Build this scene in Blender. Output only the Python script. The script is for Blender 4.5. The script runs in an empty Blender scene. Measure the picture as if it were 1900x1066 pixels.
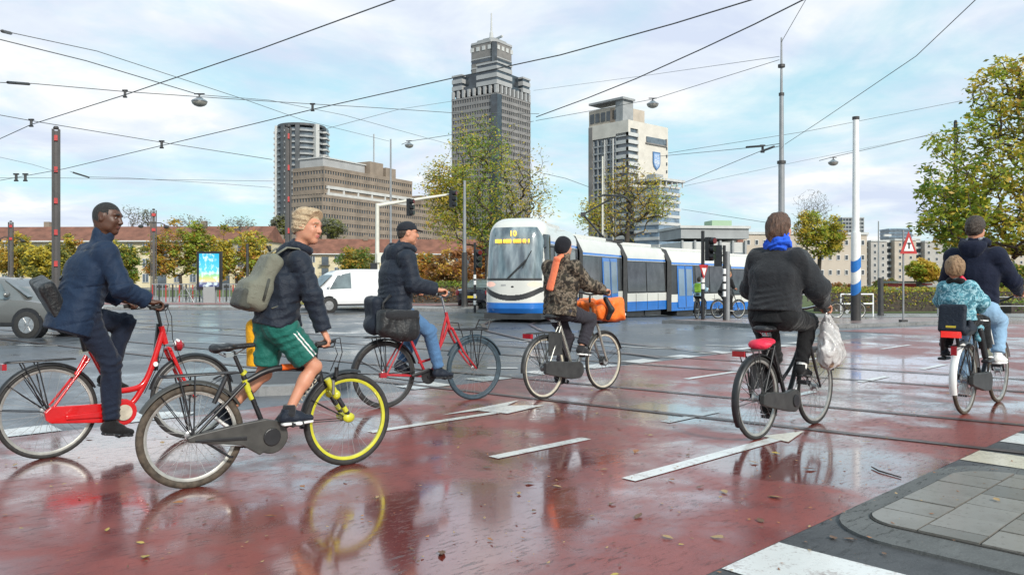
import bpy, math, random
import numpy as np
from mathutils import Vector, Matrix
S = bpy.context.scene
C = S.collection
R = math.radians
PI = math.pi

# ---------------------------------------------------------------- camera
F, CX, HY, HC = 1478.0, 950.0, 520.0, 1.35
cd = bpy.data.cameras.new('camera')
cam = bpy.data.objects.new('camera', cd); C.objects.link(cam)
cam.location = (0, 0, HC); cam.rotation_euler = (R(90), 0, 0)
cd.sensor_width = 36; cd.lens = 36 * F / 1900; cd.shift_y = -13 / 1900
cd.clip_start = 0.1; cd.clip_end = 6000
S.camera = cam
S.view_settings.view_transform = 'Standard'; S.view_settings.look = 'None'
S.view_settings.exposure = 0.48; S.view_settings.gamma = 1.0; S.view_settings.use_curve_mapping = False

# ---------------------------------------------------------------- sky and sun
SUN_EL, SUN_AZ = 32.0, 150.0     # azimuth clockwise from +Y: behind the camera, to the right
W = bpy.data.worlds.new('World'); S.world = W; W.use_nodes = True
nt = W.node_tree; nt.nodes.clear()
def wn(t, **k):
    n = nt.nodes.new(t)
    for a, v in k.items(): setattr(n, a, v)
    return n
out = wn('ShaderNodeOutputWorld'); bg = wn('ShaderNodeBackground')
sky = wn('ShaderNodeTexSky', sky_type='NISHITA', sun_disc=False)
sky.sun_elevation = R(SUN_EL); sky.sun_rotation = R(SUN_AZ); sky.air_density = 1.0; sky.dust_density = 1.5; sky.ozone_density = 2.0
tc = wn('ShaderNodeTexCoord'); sep = wn('ShaderNodeSeparateXYZ')
nt.links.new(tc.outputs['Generated'], sep.inputs[0])
def wm(op, a, b=None, clamp=False):
    n = wn('ShaderNodeMath', operation=op, use_clamp=clamp)
    for i, v in enumerate((a, b)):
        if v is None: continue
        if isinstance(v, (int, float)): n.inputs[i].default_value = v
        else: nt.links.new(v, n.inputs[i])
    return n.outputs[0]
# clouds lie on a flat layer: direction / height
den = wm('ADD', wm('ABSOLUTE', sep.outputs[2]), 0.16)
cx_ = wm('DIVIDE', sep.outputs[0], den); cy_ = wm('DIVIDE', sep.outputs[1], den)
comb = wn('ShaderNodeCombineXYZ'); nt.links.new(cx_, comb.inputs[0]); nt.links.new(cy_, comb.inputs[1])
def wnoise(scale, detail, rough, dist=0.0, off=0.0):
    n = wn('ShaderNodeTexNoise'); n.inputs['Scale'].default_value = scale; n.inputs['Detail'].default_value = detail
    n.inputs['Roughness'].default_value = rough; n.inputs['Distortion'].default_value = dist
    mp = wn('ShaderNodeMapping'); mp.inputs['Location'].default_value = (off, off * .7, off * .3)
    nt.links.new(comb.outputs[0], mp.inputs[0]); nt.links.new(mp.outputs[0], n.inputs['Vector']); return n.outputs['Fac']
def wramp(fac, stops):
    r = wn('ShaderNodeValToRGB'); nt.links.new(fac, r.inputs[0]); e = r.color_ramp.elements
    while len(e) < len(stops): e.new(0.5)
    for i, (p, c) in enumerate(stops): e[i].position = p; e[i].color = (*c, 1)
    return r.outputs[0]
def wmix(fac, a, b):
    m = wn('ShaderNodeMix', data_type='RGBA'); nt.links.new(fac, m.inputs[0])
    for i, v in ((6, a), (7, b)):
        if isinstance(v, tuple): m.inputs[i].default_value = (*v, 1)
        else: nt.links.new(v, m.inputs[i])
    return m.outputs[2]
cover = wramp(wnoise(0.85, 7, 0.6, 0.3, 3.1), [(0.38, (.08,) * 3), (0.58, (1,) * 3)])
body_ = wramp(wnoise(1.9, 6, 0.55, 0.4, 11.7), [(0.36, (5.9, 6.6, 8.0)), (0.52, (7.2, 7.8, 8.5)), (0.66, (9.3, 9.1, 8.9))])
hi = wn('ShaderNodeMix', data_type='RGBA'); hi.blend_type = 'MULTIPLY'; hi.inputs[0].default_value = 1
SKYTINT = (1.75, 1.72, 1.28, 1)
nt.links.new(sky.outputs[0], hi.inputs[6]); hi.inputs[7].default_value = SKYTINT
thin = wmix(wm('ADD', 0.7, 0.0), hi.outputs[2], (3.7, 6.9, 8.3))
col = wmix(cover, thin, body_)
nt.links.new(col, bg.inputs[0]); bg.inputs[1].default_value = 0.086
nt.links.new(bg.outputs[0], out.inputs[0])

sd = bpy.data.lights.new('sun', 'SUN'); sun = bpy.data.objects.new('sun', sd); C.objects.link(sun)
sd.energy = 2.7; sd.angle = R(9); sd.color = (1.0, 0.95, 0.87)
_a = R(SUN_AZ); _e = R(SUN_EL)
_d = Vector((math.sin(_a) * math.cos(_e), math.cos(_a) * math.cos(_e), math.sin(_e)))
sun.rotation_euler = _d.to_track_quat('Z', 'Y').to_euler()

# ---------------------------------------------------------------- helpers
def G(px, py, z=0.0):
    Y = F * (HC - z) / (py - HY); return Vector(((px - CX) / F * Y, Y, z))
def P(px, py, Y):
    return Vector(((px - CX) / F * Y, Y, HC + (HY - py) / F * Y))
def zg(x, y):       # the ground falls away gently behind the junction, on the right
    t = min(1, max(0, (x + 1) / 5)); t = t * t * (3 - 2 * t)
    return -0.028 * min(max(0, y - 24.5), 26) * t

def tag(o, label=None, cat=None, group=None, kind=None):
    if label: o['label'] = label
    if cat: o['category'] = cat
    if group: o['group'] = group
    if kind: o['kind'] = kind
    return o
def thing(name, label, cat, loc=(0, 0, 0), rz=0.0, group=None, rot=None):
    o = bpy.data.objects.new(name, None); C.objects.link(o); o.location = loc
    o.rotation_euler = rot if rot else (0, 0, rz); o.empty_display_size = .2
    return tag(o, label, cat, group)
def mkmesh(name, v, f, mats, mi=None, smooth=None):
    me = bpy.data.meshes.new(name)
    if isinstance(f, np.ndarray):
        v = np.asarray(v, dtype=np.float32); n = f.shape[1]
        me.vertices.add(len(v)); me.vertices.foreach_set('co', v.ravel())
        me.loops.add(f.size); me.loops.foreach_set('vertex_index', f.ravel().astype(np.int32))
        me.polygons.add(len(f)); me.polygons.foreach_set('loop_start', np.arange(0, f.size, n, dtype=np.int32))
        me.polygons.foreach_set('loop_total', np.full(len(f), n, dtype=np.int32))
    else:
        me.from_pydata([tuple(p) for p in v], [], f)
    if not isinstance(mats, (list, tuple)): mats = [mats]
    for m in mats: me.materials.append(m)
    if mi is not None: me.polygons.foreach_set('material_index', np.asarray(mi, dtype=np.int32))
    me.update(calc_edges=True)
    if smooth is not None:
        me.polygons.foreach_set('use_smooth', np.ones(len(me.polygons), dtype=bool))
        if smooth < 179: me.set_sharp_from_angle(angle=R(smooth))
    return me
def link(name, me, parent=None, loc=None, rot=None):
    o = bpy.data.objects.new(name, me); C.objects.link(o)
    if parent: o.parent = parent
    if loc is not None: o.location = loc
    if rot is not None: o.rotation_euler = rot
    return o
def copy_tree(o, parent=None):
    c = o.copy(); C.objects.link(c)
    if parent: c.parent = parent
    for ch in list(o.children): copy_tree(ch, c)
    return c

class MB:
    def __init__(s): s.v = []; s.f = []; s.m = []
    def add(s, v, f, mi=0):
        b = len(s.v); s.v += [Vector(p) for p in v]; s.f += [tuple(i + b for i in q) for q in f]; s.m += [mi] * len(f); return s
    def box(s, c, d, rot=None, mi=0):
        x, y, z = d[0] / 2, d[1] / 2, d[2] / 2
        v = [Vector((a * x, b * y, e * z)) for a in (-1, 1) for b in (-1, 1) for e in (-1, 1)]
        if rot is not None:
            M = rot if isinstance(rot, Matrix) else Matrix.Rotation(rot, 3, 'Z')
            v = [M @ p for p in v]
        c = Vector(c)
        return s.add([p + c for p in v], [(0, 1, 3, 2), (4, 6, 7, 5), (0, 4, 5, 1), (2, 3, 7, 6), (0, 2, 6, 4), (1, 5, 7, 3)], mi)
    def b2(s, x0, x1, y0, y1, z0, z1, mi=0):
        return s.box(((x0 + x1) / 2, (y0 + y1) / 2, (z0 + z1) / 2), (abs(x1 - x0), abs(y1 - y0), abs(z1 - z0)), None, mi)
    def tube(s, pts, r, n=8, closed=False, mi=0, flat=1.0):
        pts = [Vector(p) for p in pts]; k = len(pts)
        rs = r if isinstance(r, (list, tuple)) else [r] * k
        b = len(s.v); up = None
        for i, p in enumerate(pts):
            if closed: t = pts[(i + 1) % k] - pts[i - 1]
            else: t = pts[min(i + 1, k - 1)] - pts[max(i - 1, 0)]
            t = t.normalized() if t.length > 1e-9 else Vector((0, 0, 1))
            if up is None:
                up = Vector((0, 1, 0)) if abs(t.y) < .8 else Vector((0, 0, 1))
            a = (up - t * up.dot(t)).normalized(); c = t.cross(a); up = a
            for j in range(n):
                an = 2 * PI * j / n
                s.v.append(p + (a * math.cos(an) * flat + c * math.sin(an)) * rs[i])
        for i in range(k if closed else k - 1):
            i2 = (i + 1) % k
            for j in range(n):
                s.f.append((b + i * n + j, b + i * n + (j + 1) % n, b + i2 * n + (j + 1) % n, b + i2 * n + j)); s.m.append(mi)
        if not closed:
            s.f.append(tuple(b + j for j in reversed(range(n)))); s.m.append(mi)
            s.f.append(tuple(b + (k - 1) * n + j for j in range(n))); s.m.append(mi)
        return s
    def ell(s, c, r, n=12, m=8, rot=None, mi=0):
        c = Vector(c); b = len(s.v)
        for i in range(m + 1):
            th = PI * i / m
            for j in range(n):
                ph = 2 * PI * j / n
                p = Vector((math.sin(th) * math.cos(ph) * r[0], math.sin(th) * math.sin(ph) * r[1], math.cos(th) * r[2]))
                if rot is not None: p = rot @ p
                s.v.append(c + p)
        for i in range(m):
            for j in range(n):
                s.f.append((b + i * n + j, b + (i + 1) * n + j, b + (i + 1) * n + (j + 1) % n, b + i * n + (j + 1) % n)); s.m.append(mi)
        return s
    def prism(s, poly, z0, z1, mi=0, axis='z'):
        n = len(poly); b = len(s.v)
        for z in (z0, z1):
            for (x, y) in poly:
                s.v.append(Vector((x, y, z)) if axis == 'z' else (Vector((x, z, y)) if axis == 'y' else Vector((z, x, y))))
        s.f.append(tuple(b + i for i in reversed(range(n)))); s.f.append(tuple(b + n + i for i in range(n)))
        for i in range(n): s.f.append((b + i, b + (i + 1) % n, b + n + (i + 1) % n, b + n + i))
        s.m += [mi] * (n + 2); return s
    def lathe(s, prof, c=(0, 0, 0), n=16, mi=0):   # prof: [(r, z)] about z
        c = Vector(c); b = len(s.v)
        for r, z in prof:
            for j in range(n): s.v.append(c + Vector((r * math.cos(2 * PI * j / n), r * math.sin(2 * PI * j / n), z)))
        for i in range(len(prof) - 1):
            for j in range(n): s.f.append((b + i * n + j, b + i * n + (j + 1) % n, b + (i + 1) * n + (j + 1) % n, b + (i + 1) * n + j)); s.m.append(mi)
        return s
    def mesh(s, name, mats, smooth=None): return mkmesh(name, s.v, s.f, mats, s.m, smooth)
    def build(s, name, mats, parent=None, smooth=None, loc=None, rot=None):
        return link(name, s.mesh(name, mats, smooth), parent, loc, rot)

# ---------------------------------------------------------------- materials
_mc = {}
def mat(name, col, rough=.6, metal=0., spec=.5, noise=None, bump=None, emis=None, coat=0., trans=0., alpha=1., ior=None):
    """noise = (scale, amount) colour variation, bump = (scale, strength)"""
    if name in _mc: return _mc[name]
    m = bpy.data.materials.new(name); m.use_nodes = True; t = m.node_tree; b = t.nodes['Principled BSDF']
    b.inputs['Base Color'].default_value = (*col, 1); b.inputs['Roughness'].default_value = rough
    b.inputs['Metallic'].default_value = metal; b.inputs['Specular IOR Level'].default_value = spec
    b.inputs['Coat Weight'].default_value = coat; b.inputs['Transmission Weight'].default_value = trans
    b.inputs['Alpha'].default_value = alpha
    if ior: b.inputs['IOR'].default_value = ior
    if emis: b.inputs['Emission Color'].default_value = (*emis[0], 1); b.inputs['Emission Strength'].default_value = emis[1]
    tcn = t.nodes.new('ShaderNodeTexCoord')
    if noise:
        n = t.nodes.new('ShaderNodeTexNoise'); n.inputs['Scale'].default_value = noise[0]; n.inputs['Detail'].default_value = 5; n.inputs['Roughness'].default_value = .6
        t.links.new(tcn.outputs['Object'], n.inputs['Vector'])
        r = t.nodes.new('ShaderNodeValToRGB'); e = r.color_ramp.elements; a = noise[1]
        e[0].position = .32; e[1].position = .68
        e[0].color = (*[max(0, c * (1 - a)) for c in col], 1); e[1].color = (*[min(1, c * (1 + a)) for c in col], 1)
        t.links.new(n.outputs['Fac'], r.inputs[0]); t.links.new(r.outputs[0], b.inputs['Base Color'])
    if bump:
        n = t.nodes.new('ShaderNodeTexNoise'); n.inputs['Scale'].default_value = bump[0]; n.inputs['Detail'].default_value = 4
        t.links.new(tcn.outputs['Object'], n.inputs['Vector'])
        bp = t.nodes.new('ShaderNodeBump'); bp.inputs['Strength'].default_value = bump[1]; bp.inputs['Distance'].default_value = .02
        t.links.new(n.outputs['Fac'], bp.inputs['Height']); t.links.new(bp.outputs[0], b.inputs['Normal'])
    _mc[name] = m; return m
class NT:      # small node helper
    def __init__(s, name):
        s.m = bpy.data.materials.new(name); s.m.use_nodes = True; s.t = s.m.node_tree; s.b = s.t.nodes['Principled BSDF']
        s.tc = s.n('ShaderNodeTexCoord')
    def n(s, ty, **k):
        x = s.t.nodes.new(ty)
        for a, v in k.items(): setattr(x, a, v)
        return x
    def set(s, sock, v):
        if hasattr(v, 'is_output') or isinstance(v, bpy.types.NodeSocket): s.t.links.new(v, sock)
        elif isinstance(v, tuple) and sock.type == 'RGBA': sock.default_value = (*v[:3], 1)
        else: sock.default_value = v
    def inp(s, name, v): s.set(s.b.inputs[name], v)
    def mapping(s, scale=(1, 1, 1), rot=(0, 0, 0), loc=(0, 0, 0), src='Object'):
        m = s.n('ShaderNodeMapping'); m.inputs['Scale'].default_value = scale; m.inputs['Rotation'].default_value = rot; m.inputs['Location'].default_value = loc
        s.t.links.new(s.tc.outputs[src], m.inputs[0]); return m.outputs[0]
    def noise(s, vec, scale, detail=4, rough=.6, dist=0.):
        x = s.n('ShaderNodeTexNoise'); s.t.links.new(vec, x.inputs['Vector'])
        x.inputs['Scale'].default_value = scale; x.inputs['Detail'].default_value = detail; x.inputs['Roughness'].default_value = rough; x.inputs['Distortion'].default_value = dist
        return x.outputs['Fac']
    def ramp(s, fac, stops, const=False):
        r = s.n('ShaderNodeValToRGB'); s.t.links.new(fac, r.inputs[0]); e = r.color_ramp.elements
        if const: r.color_ramp.interpolation = 'CONSTANT'
        while len(e) < len(stops): e.new(.5)
        for i, (p, c) in enumerate(stops):
            e[i].position = p; e[i].color = (*(c if isinstance(c, tuple) else (c,) * 3), 1)
        return r.outputs[0]
    def mix(s, f, a, b, mode='MIX'):
        m = s.n('ShaderNodeMix', data_type='RGBA', blend_type=mode); s.set(m.inputs[0], f); s.set(m.inputs[6], a); s.set(m.inputs[7], b); return m.outputs[2]
    def math(s, op, a, b=0., clamp=False):
        m = s.n('ShaderNodeMath', operation=op, use_clamp=clamp); s.set(m.inputs[0], a); s.set(m.inputs[1], b); return m.outputs[0]
    def bump(s, h, strength=.3, dist=.02):
        b = s.n('ShaderNodeBump'); s.set(b.inputs['Height'], h); b.inputs['Strength'].default_value = strength; b.inputs['Distance'].default_value = dist
        s.t.links.new(b.outputs[0], s.b.inputs['Normal'])

# ---------------------------------------------------------------- implicit surfaces -> meshes
def V3(p): return np.array(p, dtype=float)
def nz(v): v = V3(v); return v / (np.linalg.norm(v) + 1e-12)
def cap(a, b, ra, rb=None, k=.03, side=None):
    """tapered rounded limb; ra/rb a radius or (side radius, depth radius)"""
    rb = ra if rb is None else rb
    ra = (ra, ra) if not isinstance(ra, tuple) else ra; rb = (rb, rb) if not isinstance(rb, tuple) else rb
    return ('cap', V3(a), V3(b), ra, rb, k, None if side is None else nz(side))
def ell(c, r, k=.03, f=None, u=None):
    return ('ell', V3(c), r, k, f, u)
def sub(p): return ('sub', p)
def RB(c, h, r, f=(1, 0, 0), u=(0, 0, 1), k=.02): return ('rbox', V3(c), h, r, nz(f), nz(u), k)      # rounded box, half sizes h
def evalp(p, X):
    if p[0] == 'rbox':
        _, c, h, r, f, u, k = p; u = nz(u - f * (u @ f)); l = np.cross(u, f); w = X - c
        q = np.stack([np.abs(w @ f) - h[0] + r, np.abs(w @ l) - h[1] + r, np.abs(w @ u) - h[2] + r], -1)
        return np.sqrt((np.maximum(q, 0) ** 2).sum(-1)) + np.minimum(q.max(-1), 0) - r
    if p[0] == 'cap':
        _, a, b, ra, rb, k, side = p; ab = b - a; L = np.linalg.norm(ab) + 1e-9; u = ab / L
        q = X - a; t = np.clip(q @ u / L, 0, 1); w = q - (t * L)[..., None] * u
        if side is None and ra[0] == ra[1] and rb[0] == rb[1]:
            return np.sqrt((w * w).sum(-1)) - (ra[0] + t * (rb[0] - ra[0]))
        sd_ = side if side is not None else np.array([0, 1., 0])
        sd_ = nz(sd_ - u * (sd_ @ u)); dp = np.cross(u, sd_)
        rx = ra[0] + t * (rb[0] - ra[0]); ry = ra[1] + t * (rb[1] - ra[1]); rm = np.minimum(rx, ry)
        n = np.sqrt((w @ sd_ / rx) ** 2 + (w @ dp / ry) ** 2 + (w @ u / rm) ** 2)
        return (n - 1) * rm
    _, c, r, k, f, u = p
    f = nz(f) if f is not None else np.array([1., 0, 0]); u0 = nz(u) if u is not None else np.array([0, 0, 1.])
    u0 = nz(u0 - f * (u0 @ f)); l = np.cross(u0, f); w = X - c
    n = np.sqrt((w @ f / r[0]) ** 2 + (w @ l / r[1]) ** 2 + (w @ u0 / r[2]) ** 2)
    return (n - 1) * min(r)
def pbb(p):
    if p[0] == 'rbox': m = math.sqrt(sum(x * x for x in p[2])); return p[1] - m, p[1] + m
    if p[0] == 'cap': m = max(p[3] + p[4]); return np.minimum(p[1], p[2]) - m, np.maximum(p[1], p[2]) + m
    m = max(p[2]); return p[1] - m, p[1] + m
def snets(prims, h, disp=None, cuts=(), smooth=0):
    add_ = [p for p in prims if p[0] != 'sub']
    lo = np.min([pbb(p)[0] for p in add_], axis=0) - 3 * h - .01; hi_ = np.max([pbb(p)[1] for p in add_], axis=0) + 3 * h + .01
    n = np.ceil((hi_ - lo) / h).astype(int) + 1
    ax = [lo[i] + h * np.arange(n[i]) for i in range(3)]
    D = np.full(n, 1.0)
    for p in prims:
        neg = p[0] == 'sub'; q = p[1] if neg else p
        k = q[6] if q[0] == 'rbox' else (q[5] if q[0] == 'cap' else q[3]); b0, b1 = pbb(q); mg = k + 3 * h
        i0 = np.clip(np.floor((b0 - mg - lo) / h).astype(int), 0, n); i1 = np.clip(np.ceil((b1 + mg - lo) / h).astype(int) + 1, 0, n)
        sl = tuple(slice(a, b) for a, b in zip(i0, i1))
        if any(a >= b for a, b in zip(i0, i1)): continue
        X = np.stack(np.meshgrid(*[ax[i][sl[i]] for i in range(3)], indexing='ij'), -1)
        d = evalp(q, X); o = D[sl]
        if neg: d = -d; hh = np.clip(.5 - .5 * (o - d) / k, 0, 1); D[sl] = o * (1 - hh) + d * hh + k * hh * (1 - hh)
        else: hh = np.clip(.5 + .5 * (o - d) / k, 0, 1); D[sl] = o * (1 - hh) + d * hh - k * hh * (1 - hh)
    idx = np.where(D < 3.5 * h + .03)
    X = np.stack([ax[i][idx[i]] for i in range(3)], -1)
    if disp is not None: D[idx] += disp(X)
    for (c, nn) in cuts:     # removes the half space beyond c along nn (only within a reach)
        c = V3(c[:3]), (c[3] if len(c) > 3 else 9.); w = X - c[0]; dd = w @ nz(nn); near = (w * w).sum(-1) < c[1] ** 2
        v = D[idx]; D[idx] = np.where(near, np.maximum(v, dd), v)
    s = D < 0; A = s[:-1, :-1, :-1].astype(np.int8)
    tot = np.zeros(A.shape, np.int8)
    for i in (0, 1):
        for j in (0, 1):
            for l in (0, 1): tot += s[i:i + A.shape[0], j:j + A.shape[1], l:l + A.shape[2]]
    act = np.where((tot > 0) & (tot < 8)); nv = len(act[0]); vid = -np.ones(A.shape, np.int64); vid[act] = np.arange(nv)
    base = np.stack(act, -1); acc = np.zeros((nv, 3)); cnt = np.zeros(nv)
    cn = [(i, j, l) for i in (0, 1) for j in (0, 1) for l in (0, 1)]
    for a in cn:
        for ax_ in range(3):
            if a[ax_]: continue
            b = list(a); b[ax_] = 1; da = D[base[:, 0] + a[0], base[:, 1] + a[1], base[:, 2] + a[2]]; db = D[base[:, 0] + b[0], base[:, 1] + b[1], base[:, 2] + b[2]]
            m = (da < 0) != (db < 0); t = np.where(m, da / np.where(m, da - db, 1), 0)
            pt = np.tile(np.array(a, float), (nv, 1)); pt[:, ax_] = t
            acc += pt * m[:, None]; cnt += m
    V = lo + h * (base + acc / cnt[:, None])
    Q = []
    for ax_ in range(3):
        sl0 = [slice(1, -1)] * 3; sl1 = [slice(1, -1)] * 3; sl0[ax_] = slice(1, -1); sl1[ax_] = slice(2, None)
        a = s[tuple(sl0)]; b = s[tuple(sl1)]; x = np.where(a != b); fl = a[x]; e = np.stack(x, -1) + 1
        u_, w_ = (ax_ + 1) % 3, (ax_ + 2) % 3
        def off(du, dw):
            z = e.copy(); z[:, u_] -= du; z[:, w_] -= dw; return vid[z[:, 0], z[:, 1], z[:, 2]]
        q = np.stack([off(1, 1), off(0, 1), off(0, 0), off(1, 0)], -1); q[~fl] = q[~fl][:, ::-1]; Q.append(q)
    Q = np.concatenate(Q); Q = Q[(Q >= 0).all(1)]
    for _ in range(smooth):
        sm = np.zeros_like(V); ct = np.zeros(len(V))
        for i in range(4):
            np.add.at(sm, Q[:, i], V[Q[:, (i + 1) % 4]] + V[Q[:, i - 1]]); np.add.at(ct, Q[:, i], 2)
        V = V * .5 + .5 * sm / ct[:, None]
    return V, Q
def snoise(seed, freq, n=7):      # smooth pseudo noise, array in / array out, about -1..1
    r = np.random.RandomState(seed); K = r.randn(n, 3) * freq; ph = r.rand(n) * 6.28; Lm = r.randn(n, 3) * freq * .6; p2 = r.rand(n) * 6.28
    def f(X):
        o = 0
        for i in range(n): o = o + np.sin(X @ K[i] + ph[i] + 1.6 * np.sin(X @ Lm[i] + p2[i]))
        return o / n * 1.6
    return f
def folds(seed, amp=.006, freq=16., spots=()):
    """cloth: broad soft wrinkles everywhere plus creases across limbs near spots (centre, axis, reach, amplitude)"""
    f1 = snoise(seed, freq); f2 = snoise(seed + 9, freq * .5); f3 = snoise(seed + 5, freq * .35, 4); f4 = snoise(seed + 7, freq * 1.9)
    def d(X):
        Y_ = X * V3((1, 1, .55)); o = amp * (1.5 * np.abs(f1(Y_)) - .6 + .9 * f2(Y_) + .22 * (1 - 2 * np.abs(f4(Y_))))
        for c, ax_, rr, am in spots:
            w = X - V3(c); s_ = w @ nz(ax_); g = np.exp(-(w * w).sum(-1) / rr ** 2)
            o = o - 1.5 * am * g * (1 - 2 * np.abs(np.sin(s_ * 52 + 2.3 * f3(X) + 3 * f2(X))))
        return o
    return d
def part(name, prims, h, m, parent, disp=None, cuts=(), mi=None, smooth=0, sm=60):
    v, q = snets(prims, h, disp, cuts, smooth)
    me = mkmesh(name, v, q, m, None if mi is None else mi(v[q].mean(1)), 180)
    return link(name, me, parent)
# ---------------------------------------------------------------- shared materials
M = {}
M['black'] = mat('black_paint', (.018, .018, .02), .38, noise=(9, .35))
M['rubber'] = mat('tyre_rubber', (.028, .027, .026), .75, noise=(30, .4))
M['rubber_brown'] = mat('muddy_tyre', (.075, .058, .042), .8, noise=(25, .5))
M['rubber_blue'] = mat('blue_black_tyre', (.035, .06, .08), .6, noise=(25, .3))
M['chrome'] = mat('chrome', (.62, .62, .62), .22, 1.)
M['alu'] = mat('brushed_aluminium', (.5, .5, .5), .38, .9, noise=(12, .2))
M['rimgrey'] = mat('rim_grey', (.42, .41, .38), .4, .6, noise=(12, .2))
M['rimcream'] = mat('rim_cream', (.55, .5, .4), .4, .1, noise=(12, .2))
M['steel'] = mat('galvanised_steel', (.36, .38, .39), .5, .5, noise=(3, .25))
M['spoke'] = mat('spoke_steel', (.4, .4, .4), .35, .8)
M['red_paint'] = mat('red_bicycle_paint', (.55, .01, .012), .22, coat=.5, noise=(7, .12))
M['red2'] = mat('worn_red_paint', (.42, .02, .028), .3, coat=.3, noise=(14, .25))
M['silver'] = mat('silver_bicycle_paint', (.42, .42, .38), .3, .6, noise=(14, .2))
M['darkgrey'] = mat('dark_grey_plastic', (.04, .04, .039), .42, noise=(12, .3))
M['greyplastic'] = mat('grey_plastic', (.05, .048, .044), .45, noise=(12, .3))
M['yellow'] = mat('lime_yellow_paint', (.52, .5, .03), .3, coat=.3, noise=(14, .12))
M['orange'] = mat('orange_decal', (.8, .14, .02), .35)
M['redlens'] = mat('red_reflector', (.33, .012, .02), .15, coat=.5)
M['redlens2'] = mat('glowing_red_reflector', (.8, .03, .03), .15, coat=.5, emis=((1, .05, .03), .25))  # reflector, not a lamp: the faint glow is added by emission
M['white'] = mat('white_paint', (.78, .78, .76), .4, noise=(5, .06))
M['whiteplastic'] = mat('white_plastic', (.75, .75, .75), .35, noise=(9, .1))
M['leather'] = mat('black_leather', (.02, .02, .022), .42, noise=(20, .4), bump=(90, .3))
def cloth(name, c, rough=.85, amt=.22, spec=.25, bs=130, bst=.35, sheen=.08):
    t = NT(name); v = t.mapping()
    f = t.noise(v, 9, 5, .6); f2 = t.noise(v, 160, 2, .5)
    a = t.mix(f, tuple(x * (1 - amt) for x in c), tuple(x * (1 + amt) for x in c))
    a = t.mix(t.math('MULTIPLY', f2, .35), a, tuple(x * 1.5 for x in c))
    t.inp('Base Color', a); t.inp('Roughness', rough); t.inp('Specular IOR Level', spec)
    t.inp('Sheen Weight', sheen); t.inp('Sheen Roughness', .5)
    t.bump(t.math('ADD', t.math('MULTIPLY', f2, .12), t.noise(v, 24, 4, .65, .6)), bst * 2, .016)
    M[name] = t.m; return t.m
cloth('navy_shell', (.006, .018, .045), .68, .2, .3, 130, .3, .05)
cloth('navy_dark', (.006, .011, .022), .62, .2, .35)
cloth('navy_trouser', (.008, .013, .028), .8)
cloth('black_cloth', (.007, .007, .008), .8, sheen=.15)
cloth('charcoal', (.017, .018, .021), .8, sheen=.2)
cloth('charcoal_trouser', (.03, .028, .036), .85)
cloth('hoodie', (.007, .01, .026), .85)
cloth('denim', (.07, .15, .28), .85, .35)
cloth('denim_light', (.24, .38, .53), .85, .3)
cloth('green_shorts', (.004, .11, .085), .6, .2, .4)
cloth('yellow_cloth', (.75, .36, .01), .7)
cloth('white_cloth', (.7, .7, .68), .8, .1)
cloth('scarf_blue', (.02, .1, .62), .8, .25)
cloth('orange_nylon', (.86, .17, .02), .5, .15, .4)
cloth('orange_strap', (.85, .2, .09), .55, .08, .4)
cloth('red_cloth', (.72, .02, .06), .45, .15, .5)
cloth('olive', (.155, .155, .12), .75, .2)
cloth('olive_dark', (.06, .062, .052), .7, .2)
cloth('hood_grey', (.3, .3, .32), .85)
cloth('bagblack', (.009, .0095, .011), .45, .2, .45)
cloth('pale_blue_cloth', (.35, .52, .62), .8)
cloth('lime_cloth', (.3, .55, .06), .7)
cloth('cap_black', (.014, .016, .022), .8)
cloth('beanie', (.013, .013, .017), .95, .3)
def blotch(name, cols, scale, rough=.8):
    t = NT(name); v = t.mapping()
    f = t.noise(v, scale, 3, .55, .8); g = t.noise(v, scale * 2.1, 3, .5, 1.)
    n = len(cols)
    a = t.ramp(f, [(.0 if i == 0 else .38 + .26 * (i - 1) / max(1, n - 2), c) for i, c in enumerate(cols)], True)
    b = t.ramp(g, [(0., 0.), (.56, 1.)], True)
    a = t.mix(b, a, cols[-1]); t.inp('Base Color', a); t.inp('Roughness', rough); t.inp('Specular IOR Level', .3)
    t.bump(t.noise(v, 24, 4, .65, .6), .35, .012); M[name] = t.m
blotch('camo', [(.02, .016, .014), (.10, .075, .052), (.19, .15, .11), (.05, .043, .03), (.028, .022, .018)], 11)
blotch('teal_camo', [(.03, .09, .12), (.1, .28, .34), (.32, .52, .58), (.15, .38, .45), (.06, .19, .25)], 16)
def skin(name, c, lip, amt=.12):
    t = NT(name); v = t.mapping(); f = t.noise(v, 14, 4)
    t.inp('Base Color', t.mix(f, tuple(x * (1 - amt) for x in c), (min(1, c[0] * 1.12), c[1] * 1.0, c[2] * .96)))
    t.inp('Roughness', .48); t.inp('Subsurface Weight', .12); t.inp('Subsurface Radius', (.02, .008, .004)); t.inp('Subsurface Scale', .3)
    t.bump(t.noise(v, 220, 2), .12, .004); M[name] = t.m
    M[name + '_lip'] = mat(name + '_lip', lip, .45)
skin('skin_brown', (.085, .038, .022), (.12, .045, .035))
skin('skin_light', (.55, .27, .17), (.5, .16, .13))
skin('skin_mid', (.5, .26, .17), (.42, .14, .11))
M['eye'] = mat('eye_white', (.3, .27, .25), .4); M['iris'] = mat('iris_dark', (.03, .025, .02), .15)
def hairm(name, c1, c2, sc=(60, 60, 9)):
    t = NT(name); f = t.noise(t.mapping(sc), 1.6, 5, .65, .6)
    t.inp('Base Color', t.ramp(f, [(.3, c1), (.7, c2)])); t.inp('Roughness', .5); t.bump(f, .9, .012); M[name] = t.m
hairm('hair_black', (.008, .007, .006), (.022, .019, .017), (90, 90, 90))
hairm('hair_blond', (.26, .16, .08), (.72, .55, .35), (14, 70, 45))
hairm('hair_brown', (.035, .018, .012), (.15, .075, .045))
hairm('hair_darkbrown', (.018, .012, .009), (.07, .045, .03), (60, 60, 40))
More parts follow.
